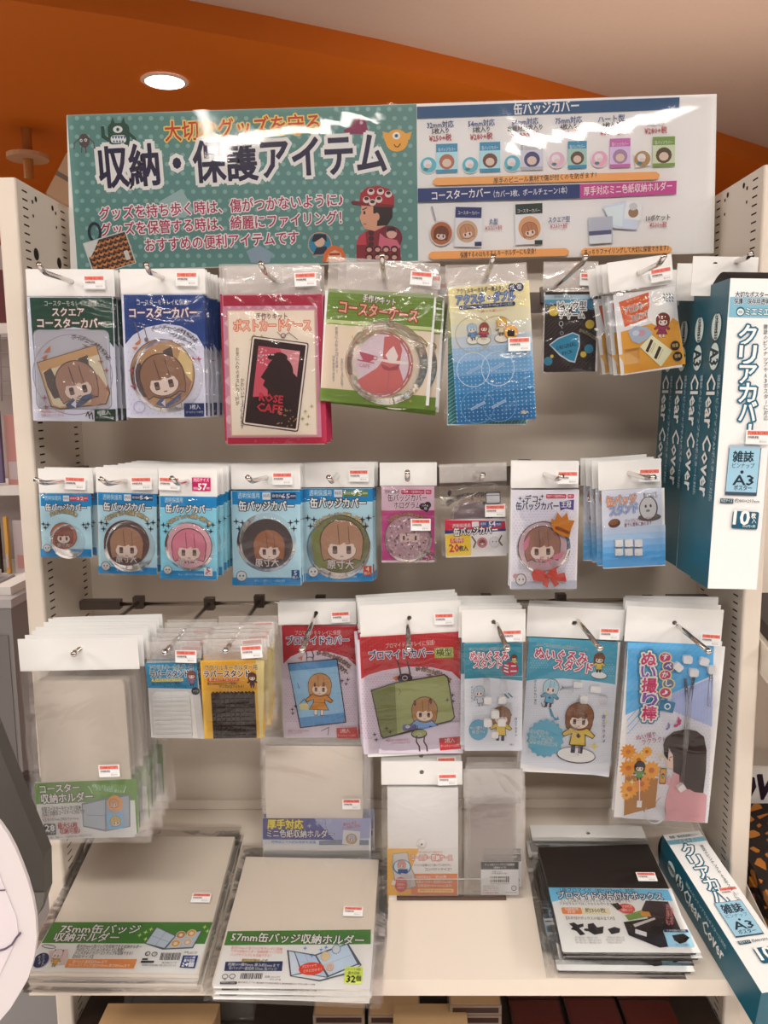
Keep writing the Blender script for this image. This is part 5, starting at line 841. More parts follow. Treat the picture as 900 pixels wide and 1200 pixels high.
def artB9(a):
    a.rect(640, 134, 856, 400, 'dcd8dc'); 
    for i, c_ in enumerate(('c8d0dc', 'b0c8dc', '94bcdc', '74b0d8', '54a4d4', '4498cc')): a.rect(640, 270+i*23, 868, 295+i*24, c_)
    a.text('缶バッジ', 708, 178, 106, 32, 'd88048', .07, 'f0ece4', .10, '3a3c6c', .15, rot=-4); a.text('スタンド', 716, 210, 100, 32, '6c8cc4', .07, 'f0ece4', .10, '3a3c6c', .15, rot=-6); a.text('缶バッジを', 812, 152, 50, 11, '4a3c3c', .02, rot=-4); a.text('立てて飾れる!', 814, 164, 52, 11, '4a3c3c', .02, rot=-4)
    a.ell(810, 236, 42, 14, '6a5c54', 24); a.ell(806, 204, 34, 44, '5c544e', 28); a.ell(805, 203, 30, 40, 'cdc4bc', 28); a.up(); a.ell(796, 196, 4, 6, '4a3c38', 8, 0, False); a.ell(814, 194, 4, 6, '4a3c38', 8, 0, False); a.ell(804, 212, 8, 5, '8a7c74', 10, 0, False)
    a.ell(682, 258, 22, 16, '5c3424', 20, -10); a.ell(680, 254, 18, 10, '8a5434', 18, -10); a.text('バッジにつけるだけで', 772, 246, 106, 13, '8c4438', .03, rot=-2); a.text('誰でも簡単に飾れます', 768, 262, 100, 13, '8c4438', .03, rot=-2)
def exB9(r, fr, A):
    for j in range(2):
        for i in range(3):
            q = fr.conv(*A((696+i*35, 328+j*32))); mb = MB(); s_ = .0046; mb.box(q[0]-s_, -.006, -q[1]-s_*.9, q[0]+s_, -.0008, -q[1]+s_*.9); mb.box(q[0]-s_*.4, -.0075, -q[1]-s_*.9, q[0]+s_*.4, -.006, -q[1]-s_*.1); mb.obj('badge_foot', ICE, r)
pack('badge_stand_packet', 'pale blue packet of small white badge stands, foremost on its hook', 'packet', 'pale blue badge stand packets', L5, (622, 35), (852, 30), (645, 420), 138, 1.0, artB9, (636, 142, 868, 412), (736, 76), n=4, step=(-.004, .015, .0005), sticker=(800, 80), extra=exB9, bagy=.008, jit=2, backlabel='pale blue badge stand packet behind the front one')
# hooks for the two upper rows
for lb, ho, hc, be, ti, hb in (('chrome hook holding the green headed coaster covers', (84, 330), .995, (51, 319), (45, 309), .92), ('chrome hook holding the blue headed coaster covers', (190.5, 325.5), .98, (175, 319), (171, 309), .915),
    ('chrome hook holding the crimson postcard cases', (320.5, 327), .99, (310, 318), (305, 308), .92), ('chrome hook holding the green coaster cases', (450, 325.5), .985, (448.5, 312), (447.5, 298), .92),
    ('chrome hook holding the cream and blue acrylic stand packets', (570.5, 323), .975, (575.5, 311), (578, 300), .92), ('chrome hook holding the black pick charm packets', (653.5, 333), 1.08, (684, 307), (687, 299), .925),
    ('chrome hook holding the orange keyring stands', (748.5, 320.5), 1.005, (773, 309), (779, 299), .925), ('chrome hook holding the smallest blue badge cover packets', (76, 564), .995, (51, 566), (41.5, 562), .925),
    ('chrome hook holding the blue packets with brown haired badge', (147.5, 563.6), .985, (126, 567), (117.5, 561), .92), ('chrome hook holding the turquoise packets with pink haired badge', (219.5, 564), .97, (208, 566.5), (201, 560), .92),
    ('chrome hook holding the blue packets with red haired badge', (312, 559.5), 1.03, (295, 564), (290, 559), .93), ('chrome hook holding the blue packets with olive backed badge', (395.5, 556.6), 1.055, (388.6, 564.5), (385, 559), .93),
    ('chrome hook holding the magenta glittery packet', (477.3, 556.6), 1.045, (477.4, 562), (477.4, 553), .93), ('chrome hook holding the clear bags of twenty covers', (557.3, 556.4), 1.03, (564, 561.5), (566, 556), .93),
    ('chrome hook holding the crown charm packets', (638.5, 555.8), 1.0, (653, 561.6), (658.5, 558), .92), ('chrome hook holding the pale blue badge stands', (737.2, 554.5), 1.0, (759, 560.6), (767, 559), .925)):
    hook(lb, ho, hc, be, ti, hb)
hook('chrome hook holding the long clear cover boxes', (861, 307), .965, (875, 302.5), (880.5, 296), .93)
# ================================================================ lowest hanging row
def artC1(a):
    a.poly([(60, 632), (395, 618), (408, 806), (76, 828)], 'efe8e0'); a.poly([(60, 632), (395, 618), (400, 690), (64, 704)], '6c9a3c'); a.up(); a.poly([(395, 618), (406, 618), (412, 800), (408, 806)], '6c9a3c', False)
    a.text('コースター', 145, 652, 136, 26, 'f4f0e8', .06, '2c3420', .13, rot=-2); a.text('収納ホルダー', 170, 684, 176, 28, 'f4f0e8', .06, '2c3420', .13, rot=-2)
    a.poly([(220, 700), (310, 680), (385, 668), (386, 780), (300, 796), (225, 780)], '7c848c'); a.poly([(224, 706), (300, 688), (300, 790), (228, 776)], 'b8bcc0'); a.poly([(304, 690), (380, 674), (382, 778), (304, 792)], 'a8b0b8'); a.line([(240, 740), (300, 742)], 3, '9098a0')
    a.ell(334, 700, 26, 27, 'e89a4c', 24); head(a, 330, 700, 15, 'd8a070', -8, '4a2c24'); a.rect(308, 734, 362, 786, '8cc0dc', -2); head(a, 336, 760, 18, 'd8b060', -10, '4a3024')
    a.poly([(250, 640), (300, 632), (372, 636), (368, 664), (330, 660), (300, 672), (256, 668)], '7aa84c'); a.text('紙製コースターなら', 292, 643, 70, 10, 'd8ecec', .03, rot=8); a.text('丸型・四角型に使える！', 316, 655, 92, 10, 'd8ecec', .03, rot=8); a.line([(244, 640), (258, 664)], 2, 'e8ecdc'); a.line([(372, 640), (364, 662)], 2, 'e8ecdc')
    a.text('紙製コースターをピッタリ収納', 152, 717, 134, 13, '2a2424', .05, rot=-2); a.text('丸型と四角型コースターに対応です', 160, 731, 146, 13, '2a2424', .05, rot=-2); a.text('対応サイズ', 108, 744, 44, 9, 'a85444', .01); a.text('丸型:直径約95mm 四角型:約95×95mm', 150, 753, 124, 9, '3a3030', .01, rot=-2)
    a.rr(94, 768, 134, 806, '22283c', 4); a.text('28', 114, 782, 32, 22, 'f0ece8', .08); a.text('ポケット', 114, 798, 34, 10, 'f0ece8', .03); a.text('最大56枚', 174, 775, 68, 18, 'b82430', .05, rot=-2); a.text('収納可能♪', 182, 793, 68, 18, 'b82430', .05, rot=-2); a.text('※上の厚さ、素材によって収納枚数が変わる場合があります。', 180, 812, 160, 7, '5a5050', 0, rot=-3)
M_HOLD = FROST
def exC1(r, fr, A):
    q0 = fr.conv(*A((52, 288))); q1 = fr.conv(*A((376, 640))); mb = MB(); w_ = q1[0]-q0[0]
    for y0 in (.0008, .0040): 
        P = []; x0, x1, z1, z0 = q0[0], q1[0]+.004, -q0[1], -fr.conv(*A((380, 806)))[1]; rr_ = .006
        for cx, cz, a0 in ((x1-rr_, z1-rr_, 0), (x0+rr_, z1-rr_, 90), (x0+rr_, z0+rr_, 180), (x1-rr_, z0+rr_, 270)):
            for t in (0, 30, 60, 90): u = math.radians(a0+t); P.append((cx+rr_*math.cos(u), cz+rr_*math.sin(u)))
        mb.prism(P, y0, y0+.0012)
    mb.obj('folder_cover', M_HOLD, r)
pack('coaster_holder_packet', 'large milky coaster holder packet with green label, foremost of its deep stack', 'packet', 'large coaster holder packets with green labels', L7, (2, 142), (410, 138), (72, 838), 250, .94, artC1, (62, 630, 400, 816), (200, 188), n=7, step=(.0005, .0165, 0), sticker=(318, 585, -.0045), extra=exC1, bag=FILM_SOFT, bagy=.003, cardname='label_card', jit=1.6, backlabel='large milky coaster holder packet behind the foremost one in the left stack')
def artC2(a, blue=True):
    T = 0 if blue else 190; base = '2c8cb0' if blue else 'e0a030'
    if blue: a.poly([(438, 224), (610, 218), (640, 482), (462, 470)], 'ddd4cc'); a.poly([(436, 222), (612, 220), (616, 312), (445, 308)], base)
    else: a.rect(630, 214, 836, 480, 'e8b040'); a.rect(632, 218, 830, 316, base); a.poly([(812, 214), (840, 214), (836, 470), (826, 478)], 'e0c884')
    a.text('アクリルキーホルダー用', 524+T+14*(not blue), 240, 148 if blue else 178, 17, '16283c' if blue else '3a2414', .03, 'd8e4e4' if blue else 'f0d8a0', .10); a.text('ラバースタンド', 518+T+6*(not blue), 262, 130 if blue else 156, 22, '1c2c44' if blue else '3a2414', .07, 'f0ece4', .14)
    a.rr(458+T, 275, 566+T, 286, 'e8d070' if blue else 'd0582c', 4); a.text('差し込むだけで立てられる', 512+T, 280, 96, 8, '3a3c2c' if blue else 'f4e4d0', .02); a.text('板にはめ込むだけで簡単に', 510+T, 294, 104, 9, '1c2c3c', .03); a.text('グッズが立てられる！', 540+T, 304, 84, 9, '1c2c3c', .03)
    doll(a, 594 if blue else 800, 274 if blue else 280, 18, '8c4c44' if blue else '5c2c1c', '9c6c84' if blue else '4a2c34', '4c3c5c')
    if blue: a.ell(608, 318, 14, 13, '2a2c34', 16); a.text('ホワイト', 608, 318, 18, 6, 'd8d4d0', .02)
def exrub(x0, y0, x1, y1, m, rows, grid):
    def f(r, fr, A):
        q0 = fr.conv(*A((x0, y0))); q1 = fr.conv(*A((x1, y1))); mb = MB(); mb.box(q0[0], -.0035, -q1[1], q1[0], -.0006, -q0[1]); p = mb.obj('rubber_block', m, r); H_ = (q1[1]-q0[1])/rows
        if not grid:
            mb = MB()
            for i in range(rows): z = -q0[1]-H_*(i+.5); mb.box(q0[0]-.0003, -.0060, z-H_*.30, q1[0]+.0003, -.0034, z+H_*.24)
            mb.obj('rubber_ribs', m, p)
        else:
            mb = MB(); nx = 9; w_ = (q1[0]-q0[0])/nx
            for i in range(rows):
                for j in range(nx): x = q0[0]+w_*(j+.5); z = -q0[1]-H_*(i+.5); mb.box(x-w_*.36, -.0055, z-H_*.36, x+w_*.36, -.0034, z+H_*.36)
            mb.obj('rubber_studs', m, p)
            mb = MB(); 
            for j in range(12): x = q0[0]+(q1[0]-q0[0])*(j+.5)/12; mb.lathe(x, -q0[1], [(.0003, -.0055), (.0014, -.005), (.0016, -.001)], 10)
            mb.obj('top_studs', m, p)
        if m is WRUBBER: mb = MB(); a_ = fr.conv(*A((x0, y0-12))); mb.prism([(q0[0]-.002, -q0[1]), (q0[0]-.002, -q1[1]-.002), (q1[0]+.006, -q1[1]-.003), (q1[0]+.003, -q0[1]), (q1[0]-.004, -a_[1]), (q0[0]+.002, -a_[1])], -.0006, 0); mb.obj('rubber_base', m, r)
    return f
pack('rubber_stand_packet', 'blue packet with a white ribbed rubber stand, foremost on the second hook from the left', 'packet', 'blue rubber stand packets', L7, (438, 150), (622, 146), (458, 478), 222, .955, lambda a: artC2(a, True), (440, 221, 622, 474), (512, 176), header='clear', n=6, step=(.0006, .0165, .0008), sticker=(582, 192), extra=exrub(466, 334, 598, 470, WRUBBER, 9, False), cardmat=WRUBBER, bagy=.0075, bag=FILM, jit=2, wv=.3, backlabel='blue rubber stand packet in the stack behind the front one')
pack('rubber_stand_packet', 'yellow packet with a dark brown studded rubber stand, foremost on its hook', 'packet', 'yellow rubber stand packets', L7, (632, 142), (848, 138), (648, 482), 214, .95, lambda a: artC2(a, False), (630, 214, 836, 478), (716, 172), header='clear', n=6, step=(.0006, .0165, .0008), sticker=(803, 176), extra=exrub(662, 324, 816, 474, BRUBBER, 10, True), cardmat=mat('yellow_card', 'e0a840', .5), bagy=.0075, bag=FILM, jit=2, wv=.3, backlabel='yellow rubber stand packet in the stack behind the front one')
def bromide(sq):
    def art(a):
        if not sq:
            a.rect(74, 158, 392, 628, 'dcc8cc'); a.poly([(72, 156), (388, 156), (392, 330), (350, 290), (280, 268), (220, 260), (150, 268), (110, 286), (80, 316)], 'b42a34'); a.up()
            for i in range(26): a.line([(76+i*12.2, 160), (78+i*12.2, 256)], 1, 'c04048', False)
            a.dots(90, 330, 386, 560, 11, 3.6, 'cdaab4', 4, lambda x, y: y > 320+((x-230)/150)**2*60)
            a.text('ブロマイドをキレイに保護!', 226, 187, 196, 18, 'd8bcae', .01); a.text('ブロマイドカバー', 224, 220, 262, 32, '2c3c60', .05, 'd8dce4', .14)
            a.arct('ボールチェーンが付けられる', 215, 480, 208, 2, 44, 17, 'c89c84', out='3c2a28', ow=.12, res=1); a.arct('ブロマイドカバー', 212, 480, 184, 18, 48, 17, 'c89c84', out='3c2a28', ow=.12, res=1)
            a.poly([(98, 312), (308, 292), (346, 562), (150, 586)], '3c2c30'); a.poly([(102, 316), (304, 297), (341, 558), (154, 581)], '5c94bc'); a.poly([(106, 345), (308, 326), (336, 520), (148, 542)], '98c0d4'); a.up()
            for i in range(8): a.line([(112+i*26, 316+0), (162+i*24, 578)], .8, '84a8c4', False)
            a.line([(175, 260), (180, 282), (178, 292)], 4, '4c3c3c'); a.line([(200, 258), (208, 280), (204, 292)], 4, '4c3c3c', False); a.ring(192, 296, 16, 12, 3, '6c5c5c', 16)
            doll(a, 232, 440, 60, 'c88c50', 'd88c34', 'd88c34', 3, '5c3820', 'ecd0b8', skirt=True); a.ell(213, 402, 5, 10, '5c3028', 10); a.ell(250, 400, 5, 10, '5c3028', 10); a.rr(148, 480, 186, 508, 'dccc94', 5); a.line([(150, 482), (168, 462), (184, 482)], 3, '6c5034')
            a.line([(140, 395), (148, 418)], 3, '5c6c9c'); star4(a, [(328, 385), (345, 398), (352, 380), (118, 505), (132, 492), (120, 522)], 10, '3c2c34')
            a.poly([(304, 584), (390, 580), (396, 626), (306, 626)], 'c03030'); a.text('2枚入', 340, 597, 40, 16, 'f0dcd0', .04); a.text('ボールチェーン2本付', 346, 616, 76, 9, 'e8c4bc', 0); a.text('※商品にカードは含まれません', 145, 596, 90, 8, 'b05050', 0); a.text('イメージです', 130, 606, 60, 8, 'b05050', 0)
            a.poly([(140, 290), (162, 278), (160, 298)], 'd07434'); a.line([(240, 596), (272, 580), (268, 612)], 3, '6c5c60')
        else:
            a.rect(402, 205, 835, 690, 'dccacf'); a.poly([(400, 204), (832, 180), (834, 390), (790, 350), (700, 330), (600, 328), (500, 344), (440, 362), (408, 380)], 'c03034'); a.up()
            for i in range(34): a.line([(405+i*12.6, 206-i*.7), (408+i*12.6, 320)], 1, 'ca4448', False)
            a.dots(415, 360, 830, 640, 12, 4, 'cdb0bc', 4, lambda x, y: y > 350+((x-610)/210)**2*40)
            a.text('ブロマイドをキレイに保護!', 615, 235, 208, 19, 'e0c4b4', .02, rot=-1); a.text('ブロマイドカバー', 576, 278, 270, 34, '2c3c68', .05, 'dce0e8', .14); a.poly([(716, 250), (796, 246), (798, 290), (718, 292)], 'a0b040'); a.text('横型', 758, 270, 68, 30, '4c5c20', .05, 'd8dc90', .12)
            a.arct('ボールチェーンが付けられる', 640, 560, 222, 0, 40, 18, 'c89c84', out='3c2a28', ow=.12, res=1); a.arct('ブロマイドカバー', 636, 560, 198, 14, 46, 18, 'c89c84', out='3c2a28', ow=.12, res=1)
            a.ell(592, 375, 32, 20, '3c2c34', 20); a.poly([(448, 425), (560, 390), (760, 358), (775, 372), (803, 540), (790, 556), (500, 630), (490, 620)], '3c2c30'); a.poly([(453, 428), (562, 394), (758, 363), (771, 376), (798, 538), (786, 551), (502, 624), (494, 615)], '7c7e46'); a.poly([(550, 400), (758, 363), (771, 376), (798, 538), (786, 551), (560, 608)], 'a4a66a'); a.up()
            for i in range(5): a.line([(470+i*20, 425-i*5), (508+i*16, 620-i*4)], 1, '7c8444', False)
            for x in (560, 600): a.line([(x, 300), (x+10, 335), (x+16, 370)], 6, '4c3434')
            a.ring(592, 374, 12, 10, 3, 'c8b8b8', 16); a.line([(566, 420), (574, 432), (566, 446)], 3, '7c7e46')
            doll(a, 672, 548, 66, 'b07c48', '7ca4d0', '7ca4d0', 4, '4c3428', 'ecd0b8', skirt=True); a.ell(634, 478, 6, 13, '6c3438', 10); a.ell(700, 470, 6, 13, '6c3438', 10)
            a.poly([(490, 634), (600, 606), (786, 560), (834, 560), (834, 690), (480, 690)], 'dccacf'); a.ell(652, 608, 34, 20, '3c2c34', 20); a.ell(652, 606, 30, 16, 'a4a66a', 20); a.ring(652, 610, 10, 8, 3, 'c8b8b8', 14)
            a.rr(582, 568, 640, 594, '5c5c84', 8); a.ell(604, 578, 10, 7, 'c8c0c8', 10)
            for x in (640, 672): a.line([(x+2, 616), (x, 640), (x+12, 660), (x+14, 680)], 6, '4c3434')
            a.poly([(540, 372), (562, 362), (558, 386)], 'd07434'); star4(a, [(792, 445), (770, 465), (795, 470), (515, 585), (530, 600), (465, 610), (472, 632)], 11, '3c2c34'); a.text('※商品にカードは含まれません', 560, 634, 100, 9, 'b05060', .02); a.text('イメージカットです', 575, 646, 80, 9, 'b05060', .02)
            a.rect(738, 622, 826, 674, 'c03438', -2); a.text('2枚入', 780, 636, 42, 18, 'f0dcd0', .04); a.text('ボールチェーン2本付', 782, 658, 78, 10, 'e8c4bc', 0)
    return art
pack('bromide_cover_packet', 'red headed photo card cover packet with a girl in an orange dress, foremost', 'packet', 'red photo card cover packets, upright kind', L8, (56, 56), (386, 56), (84, 630), 152, 1.087, bromide(False), (74, 158, 392, 626), (218, 102), n=3, step=(.002, .010, 0), sticker=(322, 114), wv=.6, backlabel='red upright photo card cover packet behind the front one')
pack('bromide_cover_packet', 'red headed photo card cover packet with a girl in a blue dress, foremost', 'packet', 'red photo card cover packets, sideways kind', L8, (398, 70), (828, 44), (434, 692), 200, 1.056, bromide(True), (402, 192, 838, 690), (611, 122), n=4, step=(-.002, .011, .002), sticker=(756, 122), wv=.7, backlabel='red sideways photo card cover packet behind the front one')
def nui(mini):
    def art(a):
        if mini:
            a.rect(62, 272, 352, 815, 'dcd8d8'); a.rect(62, 272, 352, 440, '2c8494'); a.poly([(62, 440), (352, 440), (352, 470), (200, 452), (62, 478)], '2c8494'); a.poly([(62, 452), (180, 446), (352, 462), (352, 500), (62, 500)], 'dcd8d8'); a.dots(80, 360, 340, 432, 11, 3, '4c9cac', 5); a.dots(76, 500, 345, 800, 12, 1.6, 'bcb4bc', 5)
            a.text('ぬいぐるみを支える便利なスタンド', 180, 303, 190, 14, '2c3c40', .03, 'b8d4d8', .08); a.text('ぬいぐるみ', 186, 340, 192, 40, 'd04468', .06, 'f4ece8', .16, '3c2c3c', .20); a.text('スタンド', 178, 380, 142, 38, 'd04468', .06, 'f4ece8', .16, '3c2c3c', .20)
            doll(a, 310, 358, 20, '7c4424', 'e8c044', '3c2c4c'); a.ell(290, 400, 42, 34, 'c02c48', 26); a.text('ミニ', 290, 402, 64, 42, 'f0e4e0', .06, '7c1428', .10)
            doll(a, 136, 535, 34, 'b8c4c8', 'c8c8cc', 'a8a8ac', -8); a.ell(130, 705, 48, 52, '5c9cb4', 16); a.text('ぬい撮りに', 128, 696, 78, 16, 'e8f0f0', .03, '2c5c74', .08); a.text('役立つ♪', 130, 716, 64, 16, 'e8f0f0', .03, '2c5c74', .08)
            doll(a, 244, 670, 58, '8c5834', 'd8b43c', '3c2c4c', 3); a.up(); a.line([(262, 525), (282, 545)], 6, '2c6c74', False); a.line([(280, 520), (300, 540)], 6, '2c6c74', False); a.vtext('自立できる♪', 318, 650, 12, 16, '4c3c84'); a.vtext('ほんわかぬい', 98, 490, 10, 14, '4c4c54'); a.text('1個入', 298, 778, 24, 9, '4a4040', .02)
        else:
            a.poly([(386, 242), (832, 268), (786, 945), (346, 880)], 'e0dcdc'); a.poly([(386, 242), (832, 268), (818, 480), (700, 462), (560, 450), (440, 452), (372, 462)], '4ca0b4'); a.dots(395, 350, 480, 400, 13, 4, '80bcc8', 5); a.dots(700, 380, 812, 440, 13, 4, '80bcc8', 5); a.dots(370, 500, 800, 880, 13, 1.8, 'bcb4bc', 5, lambda x, y: x < 812-(y-480)*.07 and y < 880+(x-346)*.12)
            a.text('ぬいぐるみを支える便利なスタンド♪', 552, 293, 262, 16, '2c4c58', .03, 'b8dce0', .08, rot=4); a.text('ぬいぐるみ', 546, 340, 264, 50, 'd04468', .06, 'f4ece8', .15, '3c2c3c', .19, rot=4); a.text('スタンド', 608, 392, 192, 48, 'd04468', .06, 'f4ece8', .15, '3c2c3c', .19, rot=5)
            a.ell(736, 434, 42, 20, '3c2c34', 24, 5); a.ell(736, 433, 39, 17, 'f0ece8', 24, 5); doll(a, 738, 368, 34, '7c4424', 'e8c044', '2c2444')
            doll(a, 492, 520, 48, 'b4d0d4', '5ca4bc', '3c3440', 6, emblem='2c2430'); a.up(); a.line([(540, 505), (556, 492), (548, 485)], 3, '3c3440', False); a.line([(446, 570), (452, 588), (466, 592)], 3, '3c3440', False)
            a.poly([(484, 595), (496, 600), (510, 640), (525, 648), (528, 634), (536, 655), (508, 658), (512, 650), (494, 636)], '4c8ca4')
            P = []
            for k in range(36): r_ = 98 if k % 2 else 88; t = 2*math.pi*k/36; P.append((r_*math.cos(t)*.98, r_*math.sin(t)))
            a.off(466, 748, P, '5ca8bc'); a.text('ぬい撮りや', 436, 720, 92, 20, '2c5c74', .03, 'd8ecec', .08, rot=5); a.text('ぬいぐるみを', 446, 746, 116, 20, '2c5c74', .03, 'd8ecec', .08, rot=5); a.text('飾るのに役立つ！', 454, 772, 140, 20, '2c5c74', .03, 'd8ecec', .08, rot=5)
            a.ell(620, 833, 98, 40, '2c2430', 36, 4); a.ell(620, 831, 94, 36, 'f2eeea', 36, 4); doll(a, 636, 690, 86, '8c5430', 'e0b840', '332a4c', 2, emblem='3c2c3c'); a.line([(598, 612), (606, 612), (606, 640), (598, 640)], 3, '3c2c2c', closed=True); a.line([(664, 622), (672, 622), (668, 650), (660, 650)], 3, '3c2c2c', closed=True)
            a.vtext('自立できる♪', 758, 640, 16, 24, '4c3c84', bold=.03); a.vtext('ほんわかぬい撮り', 415, 460, 13, 16, '4c4c54'); star4(a, [(768, 620), (770, 660)], 16, 'e8d890'); a.star(712, 786, 20, 'e8d060', 4, .35)
    return art
def exnui(L, view):
    def f(r, fr, A):
        for (x, y, w_, h_, clear) in L:
            q = fr.conv(*A((x, y))); s_ = abs(fr.conv(*A((x+1, y)))[0]-q[0]); mb = MB(); w2, h2 = w_*s_/2, h_*s_/2; t = min(w2, .003)
            mb.prism([(q[0]-w2, -q[1]-h2*.7), (q[0]-w2*.7, -q[1]-h2), (q[0]+w2*.7, -q[1]-h2), (q[0]+w2, -q[1]-h2*.7), (q[0]+w2, -q[1]+h2*.7), (q[0]+w2*.7, -q[1]+h2), (q[0]-w2*.7, -q[1]+h2), (q[0]-w2, -q[1]+h2*.7)], -.0016-2*t, -.0014); mb.obj('clear_arm' if clear else 'stand_clip', ACRYL if clear else ICE, r)
    return f
pack('plush_stand_packet', 'small teal headed plush stand packet marked mini, foremost on its hook in the lowest row', 'packet', 'small teal headed plush stand packets', N1, (48, 104), (368, 108), (66, 815), 268, 1.037, nui(True), (62, 272, 350, 812), (207, 166), n=5, step=(-.002, .013, .0012), sticker=(294, 222), bagy=.009, extra=exnui([(175, 552, 38, 36, 0), (248, 552, 38, 36, 0), (213, 622, 40, 42, 0), (176, 665, 40, 40, 0), (245, 662, 40, 40, 0), (212, 724, 34, 34, 0), (172, 478, 32, 80, 1), (256, 478, 32, 80, 1), (272, 600, 50, 70, 1)], N1), backlabel='small teal headed plush stand packet behind the front one')
pack('plush_stand_packet', 'large teal headed plush stand packet with yellow shirted doll, foremost on its hook', 'packet', 'large teal headed plush stand packets', N1, (380, 84), (866, 112), (346, 885), 236, 1.05, nui(False), (386, 246, 788, 938), (612, 172), n=4, step=(.004, .013, -.001), sticker=(778, 214), bagy=.009, wv=.5, extra=exnui([(626, 473, 44, 30, 0), (656, 548, 38, 40, 0), (622, 800, 24, 50, 1), (602, 705, 42, 44, 1), (714, 497, 52, 32, 0), (580, 500, 52, 30, 1), (640, 600, 40, 110, 1), (752, 548, 40, 50, 1)], N1), jit=2.5, backlabel='large teal headed plush stand packet behind the front one')
def artC8(a):
    a.poly([(150, 258), (566, 268), (535, 1136), (126, 1112)], 'e4dee0'); a.poly([(150, 258), (566, 268), (560, 420), (380, 500), (136, 612)], '5cb0dc'); a.up()
    for i in range(14): a.line([(152+i*30, 262), (146, 262+i*34)], 4, '68b8e0', False)
    a.poly([(362, 508), (564, 428), (556, 670), (352, 585)], 'b4bcdc'); a.up()
    for i in range(13): a.line([(372+i*15, 506-i*6), (366+i*15, 600+i*5)], 2, 'a8b0d4', False)
    a.dots(145, 640, 545, 1100, 17, 2.4, 'c0bcc8', 5)
    # flowers, doll on a stick
    a.poly([(135, 900), (295, 920), (280, 1060), (200, 1080), (128, 1100)], 'b0742c')
    for x, y, r_ in ((150, 790, 42), (240, 790, 30), (200, 830, 44), (262, 880, 50), (150, 870, 48), (155, 970, 50), (215, 945, 46), (140, 1000, 26)):
        a.star(x, y, r_, random.choice(('f0a028', 'e89020', 'f4ac34')), 12, .68, 8, True); a.ell(x, y, r_*.28, r_*.28, 'c86c14', 12)
    doll(a, 205, 880, 32, '1c1418', '5c9c3c', '3c2c2c', emblem=None); a.line([(203, 925), (203, 1030)], 5, 'e8e0d8'); a.rect(190, 1025, 214, 1058, 'f0e8e0')
    # girl from behind
    a.poly([(352, 950), (330, 1010), (325, 1120), (520, 1130), (530, 1000), (470, 960), (440, 870), (370, 880)], 'e0a0a0'); a.poly([(330, 800), (345, 790), (400, 790), (400, 870), (380, 880), (335, 866), (330, 840)], 'ecc8b0')
    a.poly([(318, 752), (330, 720), (370, 690), (430, 678), (480, 688), (515, 715), (528, 780), (525, 880), (515, 960), (512, 988), (470, 984), (445, 970), (400, 968), (395, 900), (366, 885), (365, 805), (345, 770), (340, 830), (322, 800)], '2c1410'); a.up(); a.line([(350, 815), (362, 812)], 4, '2c1410', False); a.line([(346, 822), (350, 832)], 4, '6c4c24', False)
    a.rr(300, 866, 332, 945, '7c5434', 4); a.rr(303, 872, 329, 938, 'e0a048', 2); doll(a, 316, 905, 9, '1c1418', '5c9c3c', '3c2c2c'); a.poly([(340, 905), (330, 940), (345, 950), (355, 920)], 'e0a0a0')
    a.text('♪', 388, 645, 36, 60, 'c84878', .05); a.text('♪', 341, 664, 20, 44, '8c7cb0', .05); a.text('ぬい撮り', 234, 712, 96, 24, '9c4470', .03, 'f0e8ec', .08, rot=-14); a.text('ラクラク♪', 268, 734, 110, 24, '9c4470', .03, 'f0e8ec', .08, rot=-12)
    # heading, vertical
    a.up()
    for (x, y, ch) in ((246, 342, 'ぬ'), (244, 405, 'い'), (248, 470, '撮'), (250, 540, 'り'), (248, 606, '棒')): a.text(ch, x, y, 76, 66, 'f4e8a8', .22, '2c7c9c', .26)
    for (x, y, ch, c_) in ((246, 342, 'ぬ', 'd03060'), (244, 405, 'い', '8c50a0'), (248, 470, '撮', 'd03060'), (250, 540, 'り', '8c50a0'), (248, 606, '棒', 'd03060')): a.text(ch, x, y, 70, 60, c_, .075, 'f8f0ec', .14)
    for i, (ch, c_) in enumerate((('す', 'c84068'), ('べ', '6c4c8c'), ('か', 'c84068'), ('し', '6c7c8c'), ('♪', 'c84068'))): a.ell(325+(i % 2)*16, 330+i*42, 32, 27, 'f0d890', 20); a.ell(325+(i % 2)*16, 330+i*42, 26, 22, c_, 20); a.text(ch, 325+(i % 2)*16, 330+i*42, 28, 28, 'f4ece4', .06)
    a.push(336, 563, 10); a.rr(-38, -24, 34, 28, '2c7ca0', 4); a.rect(-24, -32, -8, -22, '2c7ca0'); a.ell(0, 2, 16, 16, 'e8f0f0', 20); a.ell(0, 2, 10, 10, '2c7ca0', 20); a.pop()
    star4(a, [(300, 800), (310, 820), (165, 930)], 16, 'f0e0a0')
